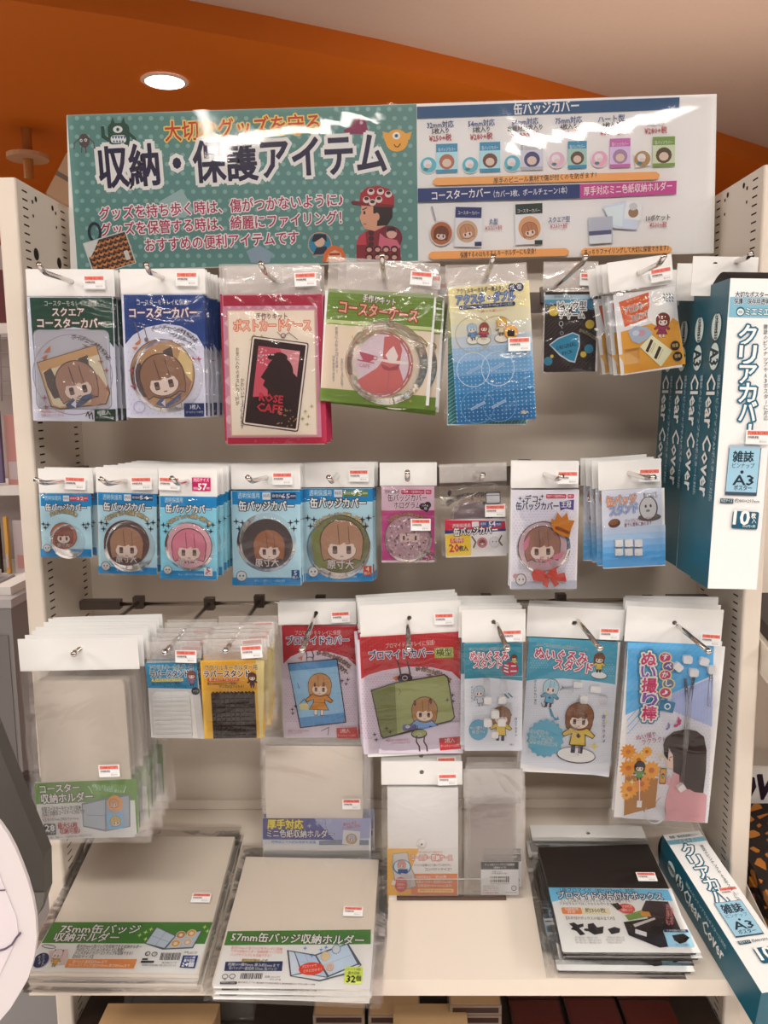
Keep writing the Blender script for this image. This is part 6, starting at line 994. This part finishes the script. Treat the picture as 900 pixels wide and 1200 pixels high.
def exC8(r, fr, A):
    k = abs(fr.conv(*A((101, 0)))[0]-fr.conv(*A((1, 0)))[0])/100
    for i, (x, y, rt) in enumerate(((385, 372, 40), (430, 336, 0), (510, 346, 12), (460, 400, 0), (550, 386, -8))):
        q = fr.conv(*A((x, y))); mb = MB(); mb.prism([(a_*k, b_*k) for a_, b_ in ((-22, -12), (-16, -19), (16, -19), (22, -12), (22, 12), (16, 19), (-16, 19), (-22, 12))], -.008, -.0015)
        o = mb.obj('stick_joint', ICE, r); o.location = (q[0], 0, -q[1]); o.rotation_euler = (0, math.radians(rt), 0)
    P = lambda *t: [Vector((fr.conv(*A(p))[0], -.005, -fr.conv(*A(p))[1])) for p in t]
    for t in (((460, 420), (440, 560), (425, 760), (405, 930)), ((545, 400), (540, 480), (536, 560)), ((420, 430), (432, 560), (418, 760), (410, 900))): mb = MB(); mb.tube(P(*t), .0024, 8); mb.obj('clear_stick', ACRYL, r, True)
    q = P((398, 952))[0]; mb = MB(); mb.prism([(q.x+a_*k, q.z+b_*k) for a_, b_ in ((-24, -2), (-4, -22), (24, 0), (6, 24))], -.010, -.002); mb.obj('stick_joint', ICE, r)
    q = P((275, 1085))[0]; mb = MB(); mb.lathe(q.x, q.z, [(58*k, -.006), (60*k, -.004), (58*k, -.002), (48*k, -.001), (46*k, -.004), (48*k, -.007)], 32); mb.f = mb.f[:-2]; mb.obj('clear_ring_base', ACRYL, r, True)
    q = P((325, 1040))[0]; mb = MB(); mb.lathe(q.x, q.z, [(52*k, -.0075), (53*k, -.006), (50*k, -.0045), (42*k, -.006)], 28); mb.f = mb.f[:-2]; mb.obj('clear_ring_base', ACRYL, r, True)
pack('plush_photo_stick_packet', 'tall sky blue packet with a printed dark haired girl, foremost on its hook', 'packet', 'tall sky blue photo stick packets', N2, (144, 82), (612, 116), (112, 1150), 252, 1.038, artC8, (150, 260, 536, 1128), (374, 164), n=4, step=(.0025, .014, .002), sticker=(530, 232), bagy=.011, extra=exC8, wv=.6, jit=2.5, backlabel='tall sky blue photo stick packet behind the front one')
for lb, tip, ht in (('long chrome hook holding the large coaster holders', (88, 765), .925), ('long chrome hook holding the blue rubber stands', (194, 764), .935), ('long chrome hook holding the yellow rubber stands', (265, 762), .93),
    ('long chrome hook holding the upright red photo card covers', (354.5, 761), .935), ('long chrome hook holding the sideways red photo card covers', (479, 759.5), .935), ('long chrome hook holding the mini plush stands', (594, 759.5), .935), ('long chrome hook holding the large plush stands', (702, 758.5), .935), ('long chrome hook holding the photo stick packets', (829, 762), .935)):
    hook3(lb, tip, ht)
# ================================================================ packets standing at the back of the shelf
def lean(hb, ang, yb):      # plane leaning back, crossing the shelf where the picture row yb meets it
    p = hit(450, yb, *shelf_plane(.0)); return (p[0], p[1]-hb, p[2]), np.array([0, -math.cos(ang), math.sin(ang)])
def artD1(a):
    a.poly([(70, 272), (386, 272), (384, 352), (70, 348)], 'e4dee4'); a.poly([(70, 272), (330, 272), (300, 336), (70, 334)], '5c5c9c'); a.poly([(220, 272), (386, 272), (384, 330), (280, 336)], 'b4b4d0'); a.up()
    for i in range(12): a.star(random.uniform(190, 270), random.uniform(278, 300), 7, 'c8c8e4')
    a.text('厚手対応', 136, 292, 104, 24, 'f4e05c', .08, '8c5c2c', .14); a.text('ミニ色紙収納ホルダー', 180, 319, 196, 20, 'f4ece4', .04, '2c2c5c', .12); a.text('特殊加工で大切な色紙を保護', 160, 342, 130, 7, '3c84a8', .03); a.text('厚みのある', 325, 288, 40, 8, 'e05c2c', .03, rot=-12); a.text('ミニ色紙に対応♪', 330, 298, 56, 8, 'e05c2c', .03, rot=-12)
    a.poly([(235, 338), (300, 334), (380, 336), (380, 350), (235, 350)], '8c94a0'); a.rect(304, 308, 354, 350, 'ece4dc', 5); a.ell(330, 332, 17, 16, 'd8b068', 18); head(a, 330, 330, 12, 'c8c4c0', 5, '4a3c3c')
def exD1(r, fr, A):
    q0 = fr.conv(*A((76, 60))); q1 = fr.conv(*A((362, 275))); mb = MB(); mb.box(q0[0], .0006, -fr.H+.004, q1[0], .006, -q0[1]); mb.obj('holder_sheets', FROST, r)
pack('mini_holder_packet', 'milky card holder packet with violet label, foremost at the back of the shelf', 'packet', 'milky card holder packets with violet labels', N3, (62, 34), (384, 38), (70, 400), 56, 1.1, artD1, (70, 272, 386, 400), None, header='clear', n=3, step=(.002, .010, .001), sticker=(330, 226, -.005), extra=exD1, bag=FILM_SOFT, plane=((0, 1.095-1.215, 0), np.array([0, -1.0, .0])), cardname='label_card', backlabel='milky card holder packet with violet label behind the one with the violet label in front')
def artD2(a):
    a.rect(64, 560, 432, 804, 'efe6da'); a.poly([(62, 558), (230, 558), (180, 690), (186, 804), (62, 804)], 'f0b85c'); a.rect(110, 690, 432, 802, 'e8905c', 0); a.poly([(62, 600), (120, 620), (180, 700), (190, 804), (62, 804)], 'f0b85c')
    a.text('＼コースターをまとめて収納できる！／', 282, 578, 180, 12, 'd06c3c', .02); a.text('コースター収納ケース', 296, 608, 216, 28, 'f4ece0', .07, 'd04c24', .16); a.text('イベント会場などに持っていきやすい', 300, 646, 196, 13, '4a3430', .03); a.text('コンパクトサイズ！', 330, 668, 138, 15, '4a3430', .06)
    a.poly([(90, 584), (170, 576), (182, 640), (205, 690), (218, 760), (150, 775), (100, 730), (88, 650)], 'a89c94'); a.poly([(94, 588), (167, 580), (178, 640), (200, 692), (213, 756), (152, 770), (104, 728), (92, 650)], 'd4ccc4'); a.ell(140, 655, 48, 40, '3c84ac', 30); a.ell(140, 652, 42, 34, 'd8e0dc', 30); head(a, 138, 640, 22, 'e0a090', 0, '6c3c34'); a.rect(118, 664, 170, 686, '2c4c8c'); a.rect(128, 690, 190, 760, 'c8bfb7', 12)
    a.ell(134, 745, 34, 40, 'd86c64', 26); a.text('コンパクト', 134, 728, 44, 10, 'f0dcd0', .03); a.text('四角型も', 134, 745, 40, 10, 'f0dcd0', .03); a.text('収納OK', 134, 762, 34, 10, 'f0dcd0', .03); a.rect(86, 724, 106, 748, 'ece4dc', 20)
    a.text('収納可能枚数', 254, 706, 78, 12, 'f8ece0', .03); a.text('約40枚', 346, 706, 58, 15, 'f8ece0', .06); a.text('丸型コースター 直径約100mm以内', 310, 732, 190, 13, 'f8ece0', .03); a.text('四角型約100×100mm以内', 312, 752, 176, 13, 'f8ece0', .03); a.rr(222, 766, 412, 786, 'f4c88c', 6); a.text('本体サイズ 約110×150×22mm', 316, 776, 166, 9, 'b0603c', .02)
def exD2(r, fr, A):
    q0 = fr.conv(*A((62, 240))); q1 = fr.conv(*A((436, 560))); mb = MB(); mb.box(q0[0], .0006, -fr.H+.003, q1[0], .012, -q0[1]); mb.obj('milky_case', mat('milky_case_plastic', 'f6ecdf', .35, noise=(8, .02)), r); q = fr.conv(*A((244, 532))); mb = MB(); mb.lathe(q[0], -q[1], [(.001, -.0022), (.006, -.002), (.0066, -.0008)], 24); mb.obj('snap_button', ICE, r, True)
pack('coaster_case_pack', 'tall white headed packet with a milky case and orange label, standing on the shelf', 'packet', 'white headed packets with milky cases', N8, (30, 100), (458, 106), (48, 804), 222, 1.04, artD2, (64, 558, 432, 804), (244, 156), n=2, step=(.0, .020, .014), sticker=(378, 185), extra=exD2, plane=((0, 1.040-1.215, .79), np.array([0, -1.0, .06])), cardname='label_card', bagy=.004, jit=.3, backlabel='white headed packet with a milky case, the raised one standing behind')
def artD3(a):
    a.rect(556, 628, 752, 802, 'ece4dc'); a.rect(556, 628, 754, 668, '2a2024'); a.text('チェキ用スリーブサイズ保護袋', 655, 644, 156, 11, 'e8e0d8', .03); a.text('（透明タイプ）', 655, 659, 66, 9, 'e8e0d8', .03); a.text('品番:SLV-01', 640, 680, 50, 8, '4a4040', .01); a.text('OPP製保護袋50枚入', 655, 690, 90, 8, '4a4040', .01); a.up()
    x = 606
    while x < 706: w_ = random.choice((2, 3, 5)); a.rect(x, 704, x+w_, 736, '2a2020', 0, False); x += w_+random.choice((2, 3, 4))
    a.text('4 571423 690123', 656, 743, 96, 7, '3a3030', 0)
    for i, t in enumerate(('透明度の高い素材を使用しています', '直射日光や高温多湿の場所を避けて', '保管してください')): a.text(t, 610, 756+i*11, 84, 7, '7a6c6c', 0)
    a.text('TOWER RECORDS', 606, 790, 84, 9, 'c03434', .06); a.ring(730, 766, 14, 14, 3, '3a3030', 18); a.text('プラ', 730, 766, 14, 8, '3a3030', .04); a.text('MADE IN JAPAN', 715, 790, 60, 8, '4a4040', 0)
def exD3(r, fr, A):
    for i, (x0, y0, x1, y1, yy) in enumerate(((486, 320, 728, 640, .0), (470, 292, 765, 320, -.001))): q0 = fr.conv(*A((x0, y0))); q1 = fr.conv(*A((x1, y1))); mb = MB(); mb.box(q0[0], yy, -fr.H+.004 if i == 0 else -q1[1], q1[0], yy+.006, -q0[1]); mb.obj(('sleeve_stack', 'bag_flap')[i], (film('sleeve_plastic', tint=(.86, .82, .80), gloss=.18, haze=.14, bump=.5, scale=(10, 5, 14)), FILM_HEAD)[i], r)
pack('sleeve_packet', 'clear packet of card sleeves with a barcode label, foremost, right of the milky case', 'packet', 'clear packets of card sleeves', N8, (462, 140), (776, 140), (470, 806), 292, 1.05, artD3, (556, 628, 754, 802), None, header='clear', n=3, step=(.004, .012, .003), sticker=None, extra=exD3, plane=((0, 1.040-1.215, .79), np.array([0, -1.0, .05])), cardname='label_card', bag=FILM_SOFT, jit=1.5, backlabel='clear packet of card sleeves behind the one with the barcode label in front')
# acrylic stopper in front of them
p = PT(465, 1053, 1.0); p0 = hit(465, 1054, *shelf_plane(.0)); p1 = hit(593, 1054, *shelf_plane(.0)); e = empty('acrylic_stopper', 'low clear acrylic stopper with a dark foot in front of the two standing packets', 'stopper', loc=(float(p0[0]), float(p0[1]), float(p0[2])))
w_ = float(p1[0]-p0[0]); mb = MB(); mb.box(0, 0, .004, w_, .0018, .028); mb.obj('stopper_wall', ACRYL, e); mb = MB(); mb.box(0, -.003, .0006, w_, .0035, .0045); mb.obj('stopper_foot', mat('brown_foot', (.10, .06, .045), .4), e); mb = MB(); mb.box(0, .0002, .0285, w_, .0016, .0293); mb.obj('stopper_rim', ICE, e)
Q0, Q1 = hit(622, 991, *shelf_plane(.0)), hit(652, 991, *shelf_plane(.0)); e = empty('price_card', 'blank white price card standing at the back of the shelf left of the black packs', 'card', loc=(float(Q0[0]), float(Q0[1])-.006, float(Q0[2])+.003)); mb = MB(); mb.prism([(0, 0), (.036, 0), (.036, .024), (-.002, .026)], 0, .001); mb.obj('card_sheet', PAPER, e)
# ================================================================ packets lying on the sloping shelf
def flat(name, label, group, view, TL, TR, BL, t, art, card, n, sheet, film_rect, sticker, body=FROST, cth=.0004, extra=None, lab='lying underneath the top one', header=None, each=.005, offs=()):
    x0, y0v, k = view; A = lambda p: (x0+p[0]*k, y0v+p[1]*k); P0, N = shelf_plane(t*n+.001); fr = Frame(A(TL), A(TR), A(BL), P0, N, None, .4); root = empty(name, label, 'packet', group if n > 1 else None, fr.matrix()); c = fr.conv
    a0 = c(*A(card[:2])); a1 = c(*A(card[2:])); cp = plate('label_card', a0[0], a0[1], a1[0], a1[1], 0, cth, CARD, root)
    a = Art(fr, -.0001).view(*view); art(a); a.done(cp)
    if sheet: s0 = c(*A(sheet[:2])); s1 = c(*A(sheet[2:])); plate('holder_sheets', s0[0], s0[1], s1[0], s1[1], cth+.0003, t*.8, body, root)
    if header: h0 = c(*A(header[:2])); h1 = c(*A(header[2:])); plate('header_card', h0[0], h0[1], h1[0], h1[1], 0, .0008, PAPER, root, c(*A(header[4:])) if len(header) > 4 else None, .0028)
    f0 = c(*A(film_rect[:2])); f1 = c(*A(film_rect[2:])); bag_mesh('clear_bag', f0[0], f0[1], f1[0], f1[1], -.0022, t*.86, FILM_FLAT, root, .0014)
    if extra: extra(root, fr, A)
    if sticker: s_ = bpy.data.objects.new('price_sticker', STICKER); COL.objects.link(s_); s_.parent = root; q = c(*A(sticker)); s_.location = (q[0], -.0048, -q[1])
    for i in range(1, n):
        o_ = offs[i-1] if i-1 < len(offs) else (random.uniform(-.003, .003), random.uniform(-.003, .003)); cc = copy_tree(root); cc['label'] = label.split(',')[0]+', '+ORD[i]+' from the top'; cc.matrix_world = fr.matrix() @ Matrix.Translation((o_[0], t*i, o_[1])) @ Matrix.Rotation(random.uniform(-.01, .01), 4, 'Y')
    return root, fr
def artE1(a):
    a.poly([(235, 490), (935, 490), (865, 718), (105, 704)], 'f0e8e0'); a.poly([(235, 490), (935, 490), (900, 586), (182, 582)], '4c8434'); a.text('75mm缶バッジ', 440, 524, 350, 34, 'f4efe6', .05, '2c3420', .12); a.text('収納ホルダー', 380, 560, 284, 34, 'f4efe6', .05, '2c3420', .12)
    star4(a, [(614, 548), (640, 535), (664, 522), (640, 565), (900, 512), (912, 530)], 12, 'd8e07c')
    a.poly([(634, 585), (688, 510), (770, 548), (890, 524), (848, 606), (715, 612)], '5c6468'); a.poly([(642, 583), (690, 515), (768, 552), (722, 604)], 'c8ccd0'); a.poly([(730, 606), (772, 554), (884, 530), (845, 600)], 'c0c4c8'); a.up(); a.line([(666, 550), (745, 580)], 2, '9098a0', False); a.line([(728, 534), (682, 595)], 2, '9098a0', False)
    for x, y, c_ in ((795, 547, 'c88858'), (842, 540, 'e0a050'), (772, 585, 'e0a050'), (824, 580, 'd8b498')): a.ell(x, y, 21, 17, 'e8dcc8', 20); a.ell(x, y, 19, 15, c_, 20); a.ell(x, y+1, 9, 7, 'ecd4bc', 12)
    for i, t in enumerate(('最大75mmの缶バッジを収納できる収納ホルダー', '大切なコレクションをキレイに保管！', '少し大きめのラバーストラップも収納できる！')): a.text(t, (480, 440, 455)[i], 600+i*15, (285, 210, 255)[i], 14, '2c2a34', .03)
    a.text('【対応サイズ】', 365, 645, 88, 12, '3a3040', .03); a.poly([(300, 655), (603, 655), (588, 696), (284, 692)], 'e89450'); a.text('缶バッジ 直径約75mmまで', 395, 668, 150, 12, 'f8ecd8', .03); a.text('ラバーストラップ 約75×75mm 厚さ約5mmまで', 435, 684, 270, 12, 'f8ecd8', .03)
    a.ring(215, 600, 34, 9, 4, '8c8484', 24, 8); a.ell(180, 660, 33, 33, '22305c', 24); a.vtext('ラバスト', 190, 640, 12, 13, 'e8e4dc', bold=.02); a.vtext('も入る', 174, 648, 12, 13, 'e8e4dc', bold=.02); a.poly([(215, 620), (300, 612), (300, 640), (285, 680), (225, 680)], 'e0c4b8'); doll(a, 252, 655, 22, 'ecdcd4', 'e0a83c', 'c88c34', 4); head(a, 254, 636, 22, 'e8d4cc', 4, '5c3c3c', '4a3434')
    a.ring(650, 635, 12, 10, 3, '3a3434', 16); a.ring(680, 637, 13, 10, 3, '3a3434', 16); a.text('S', 646, 636, 14, 12, '3a3434', .06); a.text('プラ', 680, 637, 14, 8, '3a3434', .03); a.rect(626, 656, 650, 664, '2a2428'); a.rect(620, 667, 678, 676, '2a2428'); a.up(); x = 704
    while x < 795: w_ = random.choice((2, 3, 4)); a.poly([(x+6, 632), (x+6+w_, 632), (x+w_-2, 664), (x-2, 664)], '2c2428', False); x += w_+random.choice((2, 3, 4))
    a.text('株式会社コアデ', 745, 677, 64, 8, '3a3434', 0); a.text('東京都千代田区神田 お問い合わせはこちら', 700, 688, 150, 8, '5a5050', 0); a.text('品番:CSC-777', 840, 630, 58, 7, '3a3434', 0); a.text('JAN-0 70', 845, 636, 40, 6, '3a3434', 0)
    a.poly([(806, 644), (872, 644), (856, 700), (790, 697)], '22305c'); a.text('1ページ 4個', 836, 654, 46, 10, 'e8e4e0', .02); a.text('最大収納', 832, 668, 46, 12, 'e8e4e0', .03); a.text('24個', 826, 686, 52, 18, 'f4f0ec', .08)
flat('badge_holder_packet', 'large badge holder packet marked 75mm, uppermost of its pile at the left of the shelf', 'large badge holder packets marked 75mm', N4, (405, 60), (1115, 70), (100, 745), .0065, artE1, (235, 490, 865, 712), 3, (420, 110, 872, 722), (400, 55, 885, 748), (885, 395), lab='lying underneath', offs=((.001, -.004), (.003, -.003)))
def artE2(a):
    a.poly([(176, 455), (805, 448), (800, 710), (112, 706)], 'f2eae2'); a.poly([(176, 455), (805, 448), (804, 512), (160, 517)], '4c8434'); a.up()
    a.text('57mm缶バッジ収納ホルダー', 482, 491, 584, 36, 'f4efe6', .05, '2c3420', .12)
    for i, t in enumerate(('直径57mmの缶バッジをキレイに収納', 'できる収納ホルダー 収納枚数ページ付き', 'バッグやデスクにも収納できる！')): a.text(t, (303, 302, 276)[i], 532+i*15, (226, 228, 180)[i], 12, 'e07868', .02)
    a.text('収納可能サイズ', 294, 588, 112, 14, 'f0c850', .05, '4a3c24', .10); a.poly([(166, 590), (418, 588), (414, 631), (160, 631)], '22305c'); a.text('約縦60×横70mm 厚み約5mmまで', 290, 605, 226, 13, 'e8e4e4', .04); a.text('缶バッジ一直径約 57mm 缶バッジ', 286, 621, 212, 13, 'e8e4e4', .04)
    a.ring(164, 655, 14, 11, 3, '3a3434', 16); a.ring(196, 654, 14, 11, 3, '3a3434', 16); a.text('紙', 164, 670, 12, 7, '3a3434', 0); a.text('プラ', 196, 670, 16, 7, '3a3434', 0); a.up(); x = 232
    while x < 328: w_ = random.choice((2, 3, 5)); a.rect(x, 641, x+w_, 666, '2c2428', 0, False); x += w_+random.choice((2, 3, 4))
    a.text('品番:CSC-777', 372, 658, 66, 8, '3a3434', 0); a.text('501-77-B', 385, 669, 48, 7, '3a3434', 0); a.poly([(143, 679), (217, 678), (215, 690), (141, 690)], '241e22'); a.text('MADE IN CHINA', 179, 684, 62, 7, 'e8e0e0', .02); a.text('株式会社コアデ 東京都千代田区神田 お客様相談窓口 平日10時〜17時', 390, 687, 340, 7, '4a4040', 0)
    a.poly([(436, 540), (470, 545), (560, 560), (640, 530), (705, 510), (765, 606), (720, 640), (580, 678), (450, 655)], '4a545c'); a.poly([(444, 545), (468, 550), (498, 640), (456, 650)], 'd8dade'); a.poly([(472, 550), (560, 566), (612, 658), (505, 640)], 'c4d0dc'); a.poly([(566, 564), (700, 516), (745, 600), (620, 652)], 'ccd6e0'); a.poly([(506, 644), (612, 662), (745, 606), (760, 606), (720, 634), (580, 672), (458, 653)], 'e4e4e8'); a.up(); a.line([(486, 590), (580, 605)], 2, 'a0b0bc', False); a.line([(516, 558), (548, 648)], 2, 'a0b0bc', False); a.line([(590, 610), (722, 560)], 2, 'a0b0bc', False)
    a.ell(605, 568, 21, 22, 'c8b8a8', 22); a.ell(605, 568, 18, 19, 'e8c898', 22); a.ell(653, 537, 20, 22, '7c9cb8', 22); a.ell(653, 537, 16, 18, 'd8d4cc', 22); a.ell(625, 615, 21, 23, 'd8c8bc', 22); head(a, 625, 618, 14, 'e0b8a0', 6, '4a3434')
    star4(a, [(516, 534), (546, 566), (586, 540), (608, 530)], 11, '3c8cd0'); a.ell(544, 624, 56, 28, 'e0482c', 28, -4); a.text('ブロマイドで', 534, 614, 64, 11, 'f8e8d8', .04, rot=-8); a.text('さらに分かる！', 548, 632, 78, 12, 'f8e8d8', .04, rot=-8)
    a.rr(688, 616, 768, 690, 'd8e060', 6); a.text('1シート4個', 728, 628, 62, 10, '3a3a24', .03); a.text('最大収納', 730, 645, 50, 12, '3a3a24', .03); a.text('32', 718, 670, 38, 30, '1c1c14', .09); a.text('個', 750, 670, 22, 22, '1c1c14', .04)
flat('badge_holder_packet', 'badge holder packet reading 57mm, uppermost of its pile in the shelf middle', 'badge holder packets marked 57mm', N5, (245, 68), (852, 88), (95, 722), .007, artE2, (176, 452, 802, 708), 3, (256, 125, 800, 704), (240, 62, 848, 722), (727, 380), lab='lying underneath', offs=((.003, -.002), (.001, -.003)))
def artE3(a):
    a.poly([(128, 270), (548, 278), (665, 500), (182, 498)], 'f0e8e0'); a.poly([(128, 270), (548, 278), (566, 318), (350, 300), (240, 296), (138, 322)], '7cc4e4'); a.text('L版ブロマイド（89×127mm）対応', 300, 281, 262, 12, '22304c', .04); a.text('ブロマイドお片付けボックス', 345, 302, 366, 22, 'f4f0ec', .05, '16284c', .17)
    a.text('たくさん増えたブロマイドをスッキリ収納できる！', 296, 319, 250, 9, '5c4c4c', .01); a.text('フタ付きなのでほこりからも守ります！', 262, 329, 190, 9, '5c4c4c', .01); a.rr(175, 341, 245, 364, 'e88848', 5); a.text('収納枚数', 210, 347, 48, 9, 'f8e8dc', .03); a.text('目安', 210, 357, 26, 9, 'f8e8dc', .03); a.rect(246, 342, 344, 365, 'ecdcb4'); a.text('約300枚', 294, 353, 72, 15, '3a2c24', .07)
    a.text('【お片付けボックスの組み立て方】', 275, 380, 168, 10, '4a3c38', .03)
    K = '1c1414'; a.poly([(200, 398), (218, 394), (230, 402), (250, 398), (252, 408), (236, 414), (258, 436), (240, 440), (226, 424), (206, 418), (214, 410)], K); a.ell(262, 420, 9, 5, K, 12); a.poly([(266, 400), (286, 396), (300, 412), (322, 408), (320, 432), (290, 438), (268, 425)], K); a.poly([(336, 418), (360, 410), (380, 416), (378, 430), (350, 436)], K)
    for x, y, w_ in ((262, 448, 80), (268, 457, 92), (270, 466, 90), (366, 448, 58), (364, 457, 66), (362, 466, 50)): a.text('折り目に沿って組み立てます', x, y, w_, 6, '8a7c78', 0)
    a.ell(402, 346, 30, 18, 'd8584c', 24); a.text('フタ付き', 404, 340, 34, 9, 'f4dcd4', .03); a.text('2個セット', 404, 352, 38, 9, 'f4dcd4', .03); a.poly([(348, 330), (372, 326), (388, 344), (372, 352)], K)
    a.poly([(470, 318), (548, 322), (594, 424), (576, 420), (520, 410), (478, 380), (455, 350)], '3a2c2a'); a.poly([(392, 394), (500, 378), (560, 384), (594, 424), (530, 425), (552, 480), (520, 484), (410, 440)], K); a.poly([(425, 402), (500, 378), (505, 384), (432, 412)], 'd8ccc4'); a.poly([(396, 370), (455, 352), (470, 362), (480, 374), (410, 388)], '7c9c4c'); a.poly([(450, 356), (482, 358), (490, 376), (455, 374)], 'd8943c'); a.rect(434, 424, 472, 440, 'e4dcd4', 18)
    a.vtext('持ち運びにも', 548, 340, 14, 12, 'e89088', bold=.05); a.vtext('便利な把手', 562, 352, 13, 12, 'e89088', bold=.05)
    a.poly([(532, 422), (620, 422), (642, 482), (548, 480)], 'a8d0e4'); a.rect(534, 421, 618, 431, '2c3c5c'); a.text('フタを閉めた状態', 576, 426, 66, 7, 'e8e8e8', .02); a.poly([(562, 442), (602, 436), (624, 450), (610, 466), (590, 472), (570, 460)], K); a.text('ほこりを防ぐ', 600, 476, 50, 6, '5c5c64', 0)
def exE3(r, fr, A):
    c = fr.conv; 
    q = [c(*A(p)) for p in ((92, 128), (478, 116), (566, 300), (650, 486), (182, 484), (130, 270))]; mb = MB(); mb.prism([(p[0], -p[1]) for p in q], .0006, .0095); mb.obj('folded_black_box', BLACKSHEET, r)
flat('photo_box_pack', 'black folded storage box pack with white label, uppermost of the pile of three', 'black folded storage box packs', N6, (60, 52), (475, 62), (182, 500), .0125, artE3, (132, 270, 645, 500), 3, None, (66, 96, 640, 506), (472, 242), cth=.0003, header=(62, 50, 475, 108, 268, 79), extra=exE3, offs=((.006, .0045), (-.0045, -.004)), lab='lying lower in the pile of three')
# ---- long box lying on the right of the shelf
A6 = lambda p: (600+p[0]*.33333, 950+p[1]*.33333); P0, N = shelf_plane(.0545); fb = Frame(A6((530, 85)), A6((665, 84)), A6((878, 640)), P0, N, None, .0); Vd = hit(*A6((878, 640)), P0, N)-fb.O; Ln = np.linalg.norm(Vd); V = Vd/Ln
fb.V = V; fb.U = np.cross(N, V)*1.0; fb.U /= np.linalg.norm(fb.U)
if fb.U[0] < 0: fb.U = -fb.U
print('BOX len', Ln, 'width', fb.W)
root = empty('clear_cover_box', 'long white and teal clear cover box lying aslant over the right end of the shelf', 'box', None, fb.matrix()); Wq, Hq, Dq = .0535, float(Ln), .0535; box_parts(root, Wq, Hq, Dq)
def lyprint(a):
    T = '1d5f74'; s_ = Hq/560; a.push(0, 0, 0, 1)
    a.pop()
class FL:
    def conv(s, x, y): return np.array([x*.001, y*.001])      # millimetres on the face
a = Art(FL(), -.0006); Lm = Hq*1000
a.rect(0, 12, 53, 20, '7fb0bc'); a.text('保護・保存用透明カバー', 27, 7.5, 42, 4.5, '2a4c5c', .03); a.text('ミエミエ', 27, 16, 22, 6, 'e4ecec', .05, '24566a', .12); a.vtext('クリアカバー', 22, 34, 19, 20, 'f2ece4', bold=.05, out='1d5f74', ow=.15); a.vtext('雑誌のピンナップやA3ポスターに対応', 42, 30, 5, 5.8, '33424c', bold=.03)
a.rect(9, Lm*.50, 45, Lm*.50+52, '3c4c58'); a.rect(9.5, Lm*.50+.5, 44.5, Lm*.50+50, '9cc0cc'); a.text('雑誌', 27, Lm*.50+12, 26, 12, '22303a', .06); a.text('ピンナップ', 27, Lm*.50+22, 28, 5, '3c5460', .02); a.ell(27, Lm*.50+28, 1.6, 1.6, '22303a', 12); a.text('A3', 27, Lm*.50+36, 25, 11, '22303a', .06); a.text('ポスター', 27, Lm*.50+46, 22, 6, '22303a', .03)
a.rect(8, Lm*.50+57, 23, Lm*.50+62, '2a4450'); a.text('対応サイズ', 15.5, Lm*.50+59.5, 13, 3.4, 'e0e4e4', .02); a.text('約440×297mm', 38, Lm*.50+59.5, 26, 4, '2a3640', .04); a.rr(20, Lm*.50+69, 52, Lm*.50+90, '1d5468', 3); a.text('10', 31, Lm*.50+77, 18, 17, 'f2ece4', .08, '1d5468', .06); a.text('枚', 45, Lm*.50+75, 6, 6, 'f2ece4', .06); a.text('入', 45, Lm*.50+82, 6, 6, 'f2ece4', .06); a.text('300円+税', 38, Lm*.50+87.5, 17, 3, 'e0e8e8', .02)
a.done(root); side_print(root, Hq, Dq)
s_ = bpy.data.objects.new('price_sticker', STICKER); COL.objects.link(s_); s_.parent = root; s_.location = (.038, -.0012, -Hq*.44)
